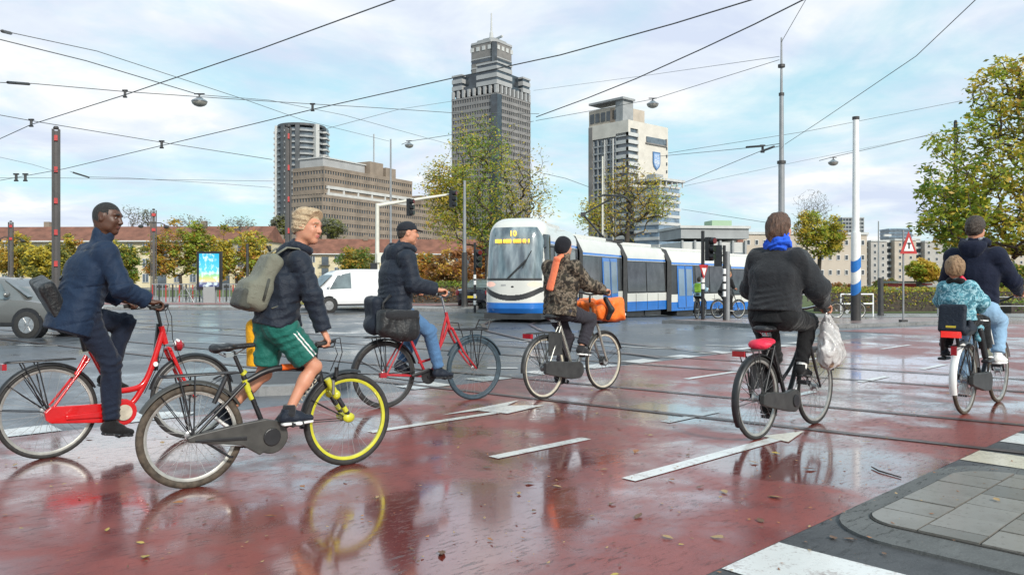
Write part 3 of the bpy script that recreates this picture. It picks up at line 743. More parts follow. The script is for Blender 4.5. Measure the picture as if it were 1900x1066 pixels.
# brown stepped offices
t = thing('office_building', 'wide brown brick office building with stepped roof and rows of small windows', 'building', (-73.4, 310, 0), R(60))
block(t, (36, 9), 72, 17, -1, 11, 3.15, 1.75, 'brownbrick', 'glassdark', 1.5, .62, .3, roof='brownbrick', cap_h=1.2)
block(t, (39, 17.5), 58, 17, 33.5, 4, 3.15, 1.75, 'brownbrick', 'glassdark', 1.5, .62, .3, roof='brownbrick', cap_h=1.6)
mb = MB(); mb.box((0, 0, 0), (58, .8, 1.6)); mb.build('terrace_band', [M['conc']], t, loc=(40, 8.4, 36.4)); mb = MB(); mb.box((0, 0, 0), (58, 3, 1.2)); mb.build('terrace_roof', [M['conc']], t, loc=(40, 9.6, 39.3))
for i in range(7): MB().box((0, 0, 0), (.8, .8, 3)).build('terrace_column', [M['conc']], t, loc=(12 + i * 9, 8.6, 38))
mb = MB(); mb.box((0, 0, 0), (26, 13, 4.2)); mb.build('penthouse', [M['stone_light']], t, loc=(26, 19, 49.6)); mb = MB(); mb.box((0, 0, 0), (27, 14, .5)); mb.build('penthouse_roof', [M['conc']], t, loc=(26, 19, 52))
mb = MB(); mb.box((0, 0, 0), (9, 9, 9)); mb.build('stair_tower', [M['brownbrick']], t, loc=(44, 14.4, 49)); mb = MB(); mb.box((0, 0, 0), (7, 9, 7.4)); mb.build('stair_tower', [M['brownbrick']], t, loc=(54, 14.4, 48.4))
block(t, (86, 14.), 34, 20, -1, 13, 3.15, 1.75, 'brownbrick', 'glassdark', 1.5, .62, .3, roof='brownbrick')
MB().tube([(0, 0, 0), (0, 0, 14)], .35, 6).build('roof_mast', [M['steel']], t, loc=(47, 14, 53))

# cream tower with the shield
t = corner_root('office_tower', 'cream and grey tower with a blue shield emblem and a flat roof wing', 1166, 413, 42)
A, Bd, Ht = 33., 27., 84.
# right face (x) mostly blank cream, left face (y) glazed grid
MB().box((A / 2, Bd / 2, Ht / 2), (A - 1, Bd - 1, Ht)).build('glass_core', [M['glassmid']], t)
MB().b2(7.5, A, -.4, 1.2, 0, Ht + .5).build('blank_wall', [M['cream']], t)
MB().b2(-.4, 7.5, -.4, 1.0, Ht - 3.5, Ht + .5).build('wall_top', [M['cream']], t)
MB().b2(14, 30.5, -.9, -.3, Ht - 9.6, Ht - 6.4).build('ribbon_window', [M['glassmid']], t)
MB().b2(13.4, 31, -1.2, -.4, Ht - 10.3, Ht - 9.6).build('window_sill', [M['stone_brown']], t); MB().b2(30.5, 31.2, -1.2, -.4, Ht - 9.6, Ht - 6).build('window_jamb', [M['stone_brown']], t)
nf = 22; fh = Ht / 22
mb = MB(); mb.b2(-.7, 7.6, -.7, 1, 0, 1.9); mb.b2(-.7, 1, -.6, 8, 0, 1.9); me = mb.mesh('corner_band', [M['conc']])
for i in range(nf - 1): link('corner_band', me, t, (0, 0, i * fh))
mb = MB(); mb.b2(-.45, .6, 8, Bd - 2, 0, .9)
for k in range(6): mb.b2(-.55, .5, 8.2 + k * 3.1, 8.65 + k * 3.1, .9, fh)
me = mb.mesh('glazed_storey', [M['concd']])
for i in range(nf - 2): link('glazed_storey', me, t, (0, 0, i * fh))
for k in (9.5, 15.4): MB().b2(-1.1, -.5, k, k + .6, 0, Ht - 8).build('fin', [M['conc']], t)
MB().b2(-.8, .8, Bd - 2.5, Bd + .3, 0, Ht).build('edge_pier', [M['stone_brown']], t)
MB().b2(-.7, 1, -.5, Bd + .2, Ht - 7, Ht + .6).build('top_band', [M['cream']], t)
MB().b2(-.2, A - 12, 6.2, Bd + .4, Ht + .6, Ht + 9).build('upper_storey', [M['beige']], t)
for k in range(5): MB().b2(-.5, -.1, 8 + k * 3.9, 10.8 + k * 3.9, Ht + 2.0, Ht + 7).build('upper_window', [M['glassdark']], t)
MB().b2(-.4, 8, 3.4, 8.4, Ht, Ht + 12).build('roof_tower', [M['concd']], t); MB().b2(-.5, 6, 9.2, 12, Ht - 1, Ht + 8.2).build('brick_pier', [M['brownbrick']], t)
o = MB().box((0, 0, 0), (10, 24, 1.1)).build('roof_wing', [M['concd']], t, loc=(3, 14, Ht + 12.2))
sh = [(-3.1, 4.6), (3.1, 4.6), (3.1, -1.2), (2.4, -3.2), (0, -5.2), (-2.4, -3.2), (-3.1, -1.2)]
shld = MB().prism([(a, b) for a, b in sh], -.5, 0, axis='y').build('shield_emblem', [mat('shield_blue', (.07, .16, .32), .4)], t, loc=(22.5, -.45, 65.5))
MB().prism([(a * .78, b * .82) for a, b in sh], -.6, -.5, axis='y').build('shield_field', [mat('shield_pale', (.3, .42, .62), .4)], shld)
mb = MB()
for (a, b) in ((-.9, 2.3), (1., 2.5), (.9, 1.2), (-.4, -2.6)):
    mb.prism([(a + .55 * math.cos(k * PI / 4) * (1 if k % 2 == 0 else .35), b + .55 * math.sin(k * PI / 4) * (1 if k % 2 == 0 else .35)) for k in range(8)], -.72, -.6, axis='y')
for k in range(3):
    z_ = .1 - k * .75; mb.prism([(-2.1, z_), (-1.05, z_ + .3), (0, z_), (1.05, z_ - .3), (2.1, z_), (2.1, z_ - .28), (1.05, z_ - .58), (0, z_ - .28), (-1.05, z_ + .02), (-2.1, z_ - .28)], -.72, -.6, axis='y')
mb.build('shield_figure', [M['white']], shld)
for k in range(9): MB().box((0, 0, 0), (.7, .5, 1.6)).build('small_window', [M['glassdark']], t, loc=(31.6, -.5, 73 - k * 4.2))
t = thing('office_block', 'low grey banded office wing at the foot of the cream tower', 'building', ((1225 - CX) / F * 395, 395, 0), R(42))
block(t, (8, 8), 17, 15, -1, 13, 3.75, 1.5, 'conc', 'glassblue', None, .3, .4)
MB().box((7.5, 8, 0), (21, 20, 1.2)).build('roof_deck', [M['conc']], t, loc=(0, 0, 51.5))
for k in range(5): MB().box((0, 0, 0), (.6, .6, 3)).build('deck_post', [M['conc']], t, loc=(-1 + k * 4.5, -1, 50))
MB().box((0, 0, 0), (6, 6, 3)).build('roof_plant', [M['concd']], t, loc=(6, 8, 53.5))

# low glazed hall and its cream neighbour behind the tram
t = thing('glazed_hall', 'low grey building with a flat overhanging roof behind the tram', 'building', ((1262 - CX) / F * 150, 150, 0), R(8))
MB().box((6.5, 6, 4.), (13, 12, 9.2)).build('wall', [M['conc']], t); MB().box((6.6, 5.6, 10.2), (13.4, 12.6, 1.9)).build('roof_storey', [M['concd']], t); MB().box((6.6, 5.6, 11.4), (13.9, 13.4, .5)).build('roof', [M['conc']], t)
for k in range(5): MB().b2(0, 1.7, 0, .3, 0, 3.6).build('window', [M['glassmid']], t, loc=(.7 + k * 2.5, -.2, 3.0))
for k in range(6): MB().b2(0, .35, 0, .5, 0, 8.4).build('column', [M['concd']], t, loc=(.1 + k * 2.5, -.55, .5))
MB().box((9.5, 5, 12.3), (4, 4, 1.3)).build('roof_plant', [mat('green_plant_room', (.3, .42, .28), .7)], t)
t = thing('office_block', 'long cream block with small square windows behind the blue scarf cyclist', 'building', ((1366 - CX) / F * 165, 165, 0), R(4))
MB().box((14, 6, 4.6), (28, 12, 12.6)).build('wall', [M['beige']], t); MB().box((14, 6, 11.15), (28.6, 12.6, .5)).build('roof', [M['conc']], t); MB().box((.6, -.3, 5), (1.2, 1, 12.4)).build('end_pier', [mat('russet_cladding', (.22, .09, .06), .7)], t)
wm_ = MB().b2(0, .75, 0, .3, 0, 1.1).mesh('window', [M['frame_w']]); wp_ = MB().b2(.1, .65, -.03, .1, .12, .98).mesh('pane', [M['glassdark']])
for r_ in range(3):
    for k in range(15):
        w_ = link('window', wm_, t, (2.2 + k * 1.75, -.1, 8.7 - r_ * 3.1)); link('pane', wp_, w_)

# long cream apartment row on the right
wf = MB().b2(0, 1.15, 0, .3, 0, 1.5).mesh('window', [M['frame_w']]); wp = MB().b2(.12, 1.03, -.04, .1, .14, 1.36).mesh('pane', [M['glassdark']])
segs = [(1470, 1500, 446, 'greige', 1), (1500, 1546, 452, 'beige', 0), (1546, 1562, 450, 'glassmid', 2), (1562, 1598, 449, 'beige', 0), (1598, 1616, 445, 'glassmid', 2), (1616, 1646, 448, 'greige', 0), (1646, 1660, 447, 'glassmid', 2), (1660, 1700, 446, 'beige', 0), (1700, 1716, 444, 'glassmid', 2), (1716, 1790, 449, 'greige', 0), (1790, 1930, 455, 'beige', 0)]
t = thing('apartment_building', 'long row of cream apartment blocks with grey glazed stair shafts, far right', 'building', ((1470 - CX) / F * 360, 360, 0), 0)
kx = 360 / F
for i, (a, b, ty, m_, kind) in enumerate(segs):
    h = (HY - ty) * kx + HC; x0 = (a - 1470) * kx; w = (b - a) * kx; y0 = (0, 1.5, 4)[kind]
    MB().b2(x0, x0 + w - .02, y0, y0 + 14, -3, h).build('wall' if kind != 2 else 'stair_shaft', [M[m_]], t); MB().b2(x0 - .15, x0 + w - .15, y0 - .4, y0 + 14, h, h + .7).build('roof', [M['conc']], t)
    if kind == 2:
        for k in range(9): MB().b2(x0 + .1, x0 + w - .1, y0 - 1.2, y0 + .2, k * 2.8 - 1, k * 2.8).build('balcony', [M['conc']], t)
    else:
        n = max(1, int(w / 3.4))
        for k in range(n):
            for r_ in range(6):
                w_ = link('window', wf, t, (x0 + (k + .5) * w / n - .6, y0 - .12, h - 2.6 - r_ * 2.9)); link('pane', wp, w_)
t = thing('apartment_tower', 'dark distant slab tower peeping over the cream apartments', 'building', ((1563 - CX) / F * 640, 640, 0), 0)
block(t, (8.6, 8), 17, 16, 0, 17, 3, 1.1, 'concd', 'glassdark', 2.6, .5, .3)
t = thing('apartment_tower', 'bluish distant tower block peeping over the cream apartments', 'building', ((1650 - CX) / F * 640, 640, 0), 0)
block(t, (9, 8), 18, 16, 0, 14, 3, .9, 'glassblue', 'glassmid', None, .5, .3)
t = thing('office_block', 'tiny pale blocks on the skyline between the trees, left of the boy', 'building', ((470 - CX) / F * 520, 520, 0), 0)
block(t, (4, 5), 8, 10, 0, 10, 3.1, 1.4, 'conc', 'glassdark', 2, .5, .3); block(t, (13, 5), 8, 10, 0, 9, 3.1, 1.4, 'concd', 'glassdark', 2, .5, .3)

# terraced flats with red roofs
wf2 = MB().b2(0, 1.3, 0, .3, 0, 1.75).mesh('window', [M['frame_w']]); wp2 = MB().b2(.1, 1.2, -.04, .1, .1, 1.65).mesh('pane', [M['glassmid']]); wb2 = MB().b2(.61, .69, -.08, .05, .1, 1.65).mesh('glazing_bar', [M['frame_w']])
balm = MB(); balm.b2(0, 2.6, -1.2, .1, 0, .15)
for k in range(14): balm.b2(k * .2, k * .2 + .04, -1.2, -1.16, .15, 1.0)
balm.b2(0, 2.6, -1.22, -1.14, 1.0, 1.06); balm = balm.mesh('balcony', [M['darkmetal']]); bald = MB().b2(.4, 2.2, -.06, .1, 0, 2.2).mesh('balcony_door', [M['glassmid']])
def flats(px0, px1, Y, eav, ridge, label, ang, seed):
    x0 = (px0 - CX) / F * Y; L = (px1 - px0) / F * Y; t = thing('brick_flats', label, 'building', (x0, Y, 0), R(ang)); r_ = random.Random(seed)
    he = (HY - eav) / F * Y + HC; hr = (HY - ridge) / F * Y + HC
    MB().b2(0, L, 0, 10, -1, he).build('wall', [M['creampale']], t)
    mb = MB(); mb.prism([(-.8, he - .1), (5, hr), (10.8, he - .1)], -.4, L + .4, axis='x')
    rf = mb.build('roof', [M['rooftile']], t); MB().b2(-.3, L + .3, -.95, -.7, he - .25, he).build('gutter', [M['frame_w']], t)
    for k in range(int(L / 11)): MB().box((5 + k * 11, 4.6 + (k % 2), hr + .3), (1.1, .9, 1.5)).build('chimney', [M['brownbrick']], rf)
    n = int(L / 3.1)
    for k in range(n):
        for r in range(3):
            x = .9 + k * L / n; z = he - 2.3 - r * 2.95
            if k % 4 == 1: d_ = link('balcony', balm, t, (x - .6, -.02, z - .75)); link('balcony_door', bald, d_)
            else: w_ = link('window', wf2, t, (x, -.15, z)); link('pane', wp2, w_); link('glazing_bar', wb2, w_)
flats(-90, 500, 158, 447, 418, 'long cream flats under an orange red tiled roof, behind the trees at far left', -2.5, 1)
flats(478, 905, 205, 470, 441, 'cream flats under a dark red tiled roof, behind the white van', 3, 2)
# ---------------------------------------------------------------- trees
M['bark'] = mat('dark_bark', (.06, .048, .038), .9, noise=(6, .35), bump=(30, .7))
M['bark_grey'] = mat('grey_bark', (.13, .115, .1), .9, noise=(6, .3), bump=(30, .7))
def leafmat(name, c):
    t = NT('leaves_' + name); v = t.mapping(); t.inp('Base Color', t.mix(t.noise(v, 2.5, 3), tuple(x * .7 for x in c), tuple(min(1, x * 1.3) for x in c)))
    t.inp('Roughness', .55); t.inp('Subsurface Weight', 0.0); t.inp('Transmission Weight', 0.)
    tr = t.n('ShaderNodeBsdfTranslucent'); t.set(tr.inputs['Color'], tuple(min(1, x * 1.5) for x in c)); mx = t.n('ShaderNodeMixShader'); mx.inputs[0].default_value = .35
    outn = [n for n in t.t.nodes if n.type == 'OUTPUT_MATERIAL'][0]; t.t.links.new(t.b.outputs[0], mx.inputs[1]); t.t.links.new(tr.outputs[0], mx.inputs[2]); t.t.links.new(mx.outputs[0], outn.inputs[0])
    return t.m
LM = {k: leafmat(k, c) for k, c in dict(green=(.13, .22, .03), lime=(.29, .35, .04), yellow=(.55, .44, .06), gold=(.5, .32, .05), orange=(.44, .2, .05), rust=(.3, .13, .05), olive=(.18, .19, .05), dark=(.05, .09, .025), grey=(.22, .22, .17), brown=(.19, .12, .06)).items()}
def skeleton(rs, base, fork, ells, n, bend=.12):
    """grow a branch net: every attractor joins the nearest node that lies below and inside of it"""
    pts = []
    while len(pts) < n:
        c, r = ells[rs.randint(len(ells))]; p = rs.randn(3); p = p / np.linalg.norm(p) * rs.rand() ** (1 / 2.2)
        pts.append(np.array(c) + p * np.array(r))
    pts = np.array(pts); base = np.array(base, float); fork = np.array(fork, float)
    nodes = [base, base * .5 + fork * .5 + rs.randn(3) * .03 * np.linalg.norm(fork - base), fork]; par = [-1, 0, 1]
    order = np.argsort(np.linalg.norm(pts - fork, axis=1))
    for i in order:
        p = pts[i]; N = np.array(nodes[2:]); d = p - N; L = np.linalg.norm(d, axis=1); cost = L * (1 + .9 * (d[:, 2] < .15 * L)) + .12 * np.linalg.norm(N - fork, axis=1)
        j = int(np.argmin(cost)) + 2; q = nodes[j]; Lj = np.linalg.norm(p - q)
        if Lj > .25:
            nodes.append(q * .5 + p * .5 + rs.randn(3) * bend * Lj * .5 + np.array([0, 0, .06 * Lj])); par.append(j); j = len(nodes) - 1
        nodes.append(p); par.append(j)
    nodes = np.array(nodes); w = np.zeros(len(nodes)); kids = np.zeros(len(nodes), int)
    for j in par:
        if j >= 0: kids[j] += 1
    w[kids == 0] = 1
    for i in range(len(nodes) - 1, 0, -1): w[par[i]] += w[i]
    return nodes, par, w, kids
def leaf_cloud(rs, C_, size, mats_w, flat=.5):
    """C_: (n,3) leaf centres -> rhombic leaves with random aim, biased to lie flat-ish"""
    n = len(C_); a = rs.randn(n, 3); a[:, 2] *= flat; a /= np.linalg.norm(a, axis=1)[:, None]
    b = rs.randn(n, 3); b[:, 2] *= .8; b -= a * (a * b).sum(1)[:, None]; b /= np.linalg.norm(b, axis=1)[:, None]
    s = size * (.6 + .8 * rs.rand(n))[:, None]; nn = np.cross(a, b)
    v = np.stack([C_ - a * s, C_ + b * s * .42 + nn * s * .12, C_ + a * s, C_ - b * s * .42 + nn * s * .12], 1).reshape(-1, 3)
    f = np.arange(4 * n).reshape(n, 4); mi = rs.choice(len(mats_w), n, p=np.array(mats_w) / sum(mats_w)); return v, f, mi
def tree(name, label, px, Y, ells_px, trunk_w, nb, nl, size, cols, seed, group=None, bark='bark', by=None, fork=None, leaf_bias=None, spread=1., cat='tree', z0=None, sparse_top=0., single=0):
    """ells_px: crown lobes as (px, py, rx px, ry px) at distance Y"""
    rs = np.random.RandomState(seed); k = Y / F; x = (px - CX) * k; zb = (zg(x, Y) if z0 is None else z0) 
    t = thing(name, label, cat, (x, Y, zb), 0, group)
    ells = [(((a - px) * k, rs.uniform(-.3, .3) * c * k, HC + (HY - b) * k - zb), (c * k, c * k * .85, d * k)) for a, b, c, d in ells_px]
    zlo = min(e[0][2] - e[1][2] for e in ells); zhi = max(e[0][2] + e[1][2] for e in ells)
    fk = fork if fork else (rs.uniform(-.1, .1), 0, max(.3, zlo + .12 * (zhi - zlo)))
    nodes, par, w, kids = skeleton(rs, (0, 0, -.1), fk, ells, nb)
    rr = trunk_w * np.sqrt(w / w[0]) ; rmin = max(.006, .00017 * Y); rr = np.maximum(rr, rmin)
    mb = MB()
    for i in range(1, len(nodes)):
        j = par[i]; n = 7 if rr[j] > .06 else (4 if rr[j] > .02 else 3)
        mb.tube([nodes[j], nodes[i]], [rr[j] if i < 3 else min(rr[j], rr[i] * 1.25), rr[i]], n)
    mb.build('trunk', [M[bark]], t, 60)
    ends = nodes[3:]; wt = np.where(kids[3:] == 0, 1.6, .5)
    rel = (ends[:, 2] - zlo) / max(.01, zhi - zlo)
    if sparse_top: wt = wt * np.clip(1.15 - rel * sparse_top, .03, 1)
    if leaf_bias: wt = wt * np.clip([leaf_bias(e / k) for e in ends], .01, 2)
    if nl:
        wt = wt * (.25 + 1.5 * rs.rand(len(wt)) ** 2); src = rs.choice(len(ends), nl, p=wt / wt.sum()); avg = np.mean([e[1][0] for e in ells]); sg = avg * (.13 if nb > 60 else .2) * spread
        Cc = ends[src] + rs.randn(nl, 3) * np.array([sg, sg, sg * .7]); names = list(cols)
        v, f, mi = leaf_cloud(rs, Cc, size, [cols[c] for c in names])
        # neighbours on a branch share a colour, the way autumn turns whole twigs
        tint = rs.rand(len(ends)) + .5 * np.sin(ends[:, 0] / (avg * .5) + seed); orderc = np.argsort(np.argsort(tint)) / len(ends)
        cum = np.cumsum([cols[c] for c in names]) / sum(cols.values()); bm_ = np.searchsorted(cum, orderc).clip(0, len(names) - 1)
        use = rs.rand(nl) < .62; mi = np.where(use, bm_[src], mi)
        me = mkmesh('foliage', v, f, [LM[c] for c in names], mi); o = link('foliage', me, t); o['kind'] = 'stuff'
        if single:
            big = MB(); big.add([(-1, 0, 0), (-.4, .34, .1), (.3, .36, .1), (1, 0, -.06), (.3, -.36, .1), (-.4, -.34, .1), (-.1, 0, 0)], [(0, 6, 1), (1, 6, 2), (2, 6, 3), (3, 6, 4), (4, 6, 5), (5, 6, 0)])
            ms = [big.mesh('leaf', [LM[c]], 180) for c in names]
            vis = [i for i in np.argsort(ends[:, 1]) if ends[i, 0] < .6][:]; 
            for q in range(single):
                i = vis[rs.randint(len(vis))]; p = ends[i] + rs.randn(3) * sg * 1.2; l = link('leaf', ms[int(bm_[i])], t, tuple(p), tuple(rs.uniform(-2, 2, 3))); l.scale = (size * 1.15,) * 3
    return t

tree('street_tree', 'big half bare tree with green and yellow leaves in front of the granite tower', 905, 46,
     [(905, 345, 92, 112), (850, 390, 68, 68), (955, 320, 66, 95), (885, 262, 45, 62), (985, 380, 45, 68), (826, 345, 44, 50), (940, 430, 60, 50)], .2, 1000, 15500, .085,
     dict(green=.16, lime=.28, yellow=.36, olive=.12, gold=.08), 5, sparse_top=1.0, leaf_bias=lambda e: 1.2 - (e[0] > 45) * .75 + (e[0] < -25) * .8)
tree('street_tree', 'half bare yellow green tree in front of the cream tower', 1165, 62,
     [(1165, 385, 82, 62), (1110, 400, 36, 44), (1215, 370, 42, 44), (1160, 335, 50, 42)], .2, 650, 5600, .1,
     dict(lime=.14, yellow=.34, olive=.2, gold=.22, brown=.1), 8, sparse_top=1.0)
tree('street_tree', 'golden green tree behind the cyclist in the blue scarf', 1520, 64, [(1520, 440, 42, 42), (1500, 425, 26, 36), (1545, 435, 22, 34)], .16, 260, 9000, .11,
     dict(lime=.35, yellow=.35, olive=.2, gold=.1), 11)
tree('bare_tree', 'leafless grey tree rising behind the golden green tree', 1500, 78, [(1500, 395, 36, 46), (1520, 385, 28, 32)], .1, 620, 300, .07, dict(grey=1.), 12, bark='bark_grey')
tree('street_tree', 'large green and yellow tree overhanging from the right edge', 2010, 15.5,
     [(1900, 330, 150, 160), (1820, 330, 115, 110), (1900, 180, 90, 90), (1765, 390, 70, 70), (2020, 300, 150, 200), (1850, 440, 120, 52), (1980, 150, 110, 100)], .15, 950, 17000, .058,
     dict(green=.1, lime=.44, yellow=.32, olive=.1, gold=.04), 16, fork=(.05, 0, 1.9), spread=.62, single=260)
bgt = [  # px, Y, lobes, cols, label
    (30, 120, [(30, 475, 34, 44), (75, 480, 34, 40)], dict(yellow=.4, olive=.3, gold=.3), 'yellowing tree beside the leftmost pole'),
    (200, 118, [(200, 478, 34, 44), (235, 490, 26, 36)], dict(olive=.4, yellow=.3, green=.3), 'olive yellow tree behind the navy jacket'),
    (75, 112, [(70, 490, 30, 34), (110, 495, 28, 30)], dict(yellow=.5, olive=.5), 'low yellow tree above the grey car'),
    (130, 125, [(130, 480, 34, 42), (165, 490, 26, 32)], dict(yellow=.35, olive=.35, orange=.3), 'thin yellow tree behind the cyclist with the shoulder bag'),
    (335, 110, [(335, 460, 52, 58), (305, 480, 36, 46), (370, 470, 30, 46)], dict(orange=.14, gold=.22, olive=.34, lime=.3), 'dense orange and green tree left of the lit screen'),
    (440, 112, [(440, 465, 48, 60), (475, 480, 32, 42), (410, 480, 30, 40)], dict(gold=.22, yellow=.34, olive=.2, lime=.16, orange=.08), 'yellow orange tree right of the lit screen'),
    (660, 150, [(660, 485, 38, 30)], dict(olive=.4, green=.3, gold=.3), 'round olive green tree above the white van'),
    (745, 140, [(745, 480, 28, 28)], dict(olive=.5, brown=.5), 'brownish tree behind the cyclist in the cap'),
    (870, 90, [(850, 500, 46, 44), (895, 490, 30, 44), (820, 510, 26, 34)], dict(rust=.35, orange=.25, gold=.2, brown=.2), 'russet tree behind the pedestrian signal'),
    (780, 100, [(790, 505, 26, 34)], dict(gold=.4, orange=.3, olive=.3), 'golden bushy tree right of the cyclist in the cap'),
    (520, 285, [(518, 425, 17, 26)], dict(grey=.7, olive=.3), 'pale tree at the foot of the round tower'),
    (615, 285, [(612, 425, 30, 20)], dict(grey=.6, olive=.4), 'greyish tree in front of the brown offices'),
    (1560, 90, [(1575, 545, 22, 16), (1545, 540, 16, 14)], dict(olive=.5, rust=.5), 'low russet bush behind the striped post'),
    (1650, 95, [(1648, 535, 22, 18), (1620, 545, 18, 14)], dict(olive=.6, green=.2, rust=.2), 'olive bush left of the warning sign'),
    (1707, 60, [(1708, 500, 26, 22), (1725, 510, 16, 14)], dict(gold=.4, yellow=.4, lime=.2), 'small yellow tree with a bare dark stem at right'),
    (1760, 110, [(1765, 520, 26, 30)], dict(lime=.4, olive=.4, yellow=.2), 'pale green tree behind the child'),
    (1880, 90, [(1885, 520, 34, 30)], dict(olive=.5, green=.3, gold=.2), 'dull green tree at the right edge'),
]
for i, (px, Y, lb, cols, lab) in enumerate(bgt):
    tree('background_tree', lab, px, Y, lb, .2, 150, 11000 if len(lb) > 1 else 5500, .0016 * Y + .05, cols, 40 + i, 'trees beyond the junction')
for i, (px, Y, lb, lab) in enumerate([(245, 170, [(240, 398, 16, 24), (255, 405, 14, 20)], 'grey wispy poplar behind the red roof'), (275, 172, [(272, 402, 12, 18)], 'smaller grey poplar right of the first'), (375, 150, [(345, 412, 30, 14), (370, 415, 20, 14)], 'bare crown above the orange tree'), (445, 150, [(445, 415, 34, 14)], 'bare crown above the yellow orange tree')]):
    tree('bare_tree', lab, px, Y, lb, .16, 160, 260, .2, dict(grey=.8, olive=.2), 80 + i, 'bare trees on the skyline', bark='bark_grey')
def hedge(label, pts, h, w, cols, seed, nl):
    rs = np.random.RandomState(seed); P0 = Vector((*pts[0], 0)); P1 = Vector((*pts[1], 0)); d = P1 - P0; L = d.length; t = thing('hedge', label, 'hedge', (P0.x, P0.y, zg(P0.x, P0.y)), math.atan2(d.y, d.x))
    mb = MB(); mb.box((L / 2, 0, h * .42), (L, w * .7, h * .8)); mb.build('branches', [M['bark']], t)
    c = np.stack([rs.rand(nl) * L, (rs.rand(nl) - .5) * w, h * (.1 + .9 * rs.rand(nl) ** .7) + .08 * np.sin(rs.rand(nl) * 9)], 1)
    v, f, mi = leaf_cloud(rs, c, .085, list(cols.values())); o = link('foliage', mkmesh('foliage', v, f, [LM[k] for k in cols], mi), t); o['kind'] = 'stuff'
hedge('low green hedge behind the pedestrian signal', ((-5.6, 47), (1.5, 46)), 1.25, 1.2, dict(green=.4, lime=.3, olive=.3), 1, 3500)
hedge('low russet hedge behind the tall pole', ((-6, 44.5), (-.5, 44)), .9, .8, dict(rust=.5, brown=.4, olive=.1), 2, 1800)
hedge('long yellow green planting along the right verge', ((20, 52), (40, 56)), 1.6, 1.6, dict(lime=.35, yellow=.25, olive=.25, rust=.15), 3, 12000)
hedge('low green planting at the far right', ((31, 50), (50, 50)), .8, 1.6, dict(lime=.4, green=.4, olive=.2), 4, 3000)
# ---------------------------------------------------------------- street furniture
M['mast_web'] = mat('mast_web', (.07, .065, .065), .5, noise=(2, .2)); M['pole_dark'] = mat('dark_grey_mast', (.04, .038, .038), .5, noise=(2, .25)); M['pole_grey'] = mat('grey_mast', (.27, .28, .29), .5, .3, noise=(2, .15))
M['pole_cream'] = mat('cream_mast', (.62, .6, .52), .5, noise=(2, .1)); M['red_mark'] = mat('red_marker', (.42, .03, .03), .5, noise=(8, .2)); M['blue'] = mat('blue_paint', (.02, .17, .52), .4, noise=(4, .15))
M['sig_red'] = mat('signal_lens_red', (.12, .01, .01), .25); M['sig_dark'] = mat('signal_lens_dark', (.02, .03, .02), .25)
M['wire'] = mat('copper_wire_dark', (.085, .09, .09), .6); M['led'] = mat('amber_led', (.5, .25, .02), .5, emis=((1., .55, .05), 1.6)); M['led_off'] = mat('display_black', (.02, .02, .02), .3)
M['bandw'] = mat('white_band', (.75, .75, .73), .5)
def text(name, s, size, m, parent, loc, rot, depth=.004):
    cu = bpy.data.curves.new(name, 'FONT'); cu.body = s; cu.size = size; cu.align_x = 'CENTER'; cu.align_y = 'CENTER'; cu.extrude = depth; cu.resolution_u = 3
    o = bpy.data.objects.new(name, cu); C.objects.link(o); bpy.context.view_layer.update()
    me = bpy.data.meshes.new_from_object(o.evaluated_get(bpy.context.evaluated_depsgraph_get())); bpy.data.objects.remove(o)
    me.materials.clear(); me.materials.append(m); return link(name, me, parent, loc, rot)
def hgt(py, Y): return HC + (HY - py) / F * Y
def at(px, Y): return Vector(((px - CX) / F * Y, Y, zg((px - CX) / F * Y, Y)))

def lattice(px, top, Y, label, w=.3, arms=None, marks=5, lean=0.):
    p = at(px, Y); t = thing('catenary_mast', label, 'mast', p, R(25)); h = hgt(top, Y) - p.z
    for s in (-1, 1):
        mb = MB(); mb.box((s * w / 2, 0, h / 2), (.045, w * .75, h)); mb.box((s * (w / 2 - .03), w * .33, h / 2), (.06, .03, h)); mb.box((s * (w / 2 - .03), -w * .33, h / 2), (.06, .03, h)); mb.build('channel', [M['pole_dark']], t)
    MB().box((0, .0, h / 2), (w * .5, .02, h * .985)).build('web', [M['mast_web']], t)
    for i in range(marks):
        z = h - .35 - i * h * .17; MB().box((0, 0, z), (w - .1, w * .6, .22)).build('marker_plate', [M['red_mark']], t)
    MB().lathe([(.09, 0), (.11, .05), (.08, .12), (0, .14)], n=10).build('finial', [M['pole_dark']], t, loc=(0, 0, h))
    MB().box((0, 0, .08), (w * 1.5, w * 1.5, .16)).build('foot', [M['kerb_concrete']], t)
    if arms:
        z = hgt(arms, Y) - p.z; mb = MB(); mb.tube([(-.85, 0, z - .18), (-.5, 0, z), (.5, 0, z), (.85, 0, z - .18)], .04, 6); mb.build('cross_arm', [M['pole_dark']], t)
        for s in (-1, 1): MB().ell((s * .9, 0, z - .3), (.2, .2, .14), 8, 6).build('lantern', [M['pole_dark']], t)
    return t
lattice(104, 240, 32, 'tall dark mast with red marker plates behind the shoulder bag cyclist', .25)
lattice(535, 237, 33, 'dark mast with red marker plates in front of the round tower', .2)
lattice(285, 390, 62, 'short dark mast with red plates carrying two small lanterns', .4, 413, 2)
lattice(20, 412, 70, 'leftmost distant dark mast with a red plate', .36, 440, 2)
lattice(1773, 226, 60, 'thin dark mast showing through the large tree at right', .2, None, 0)
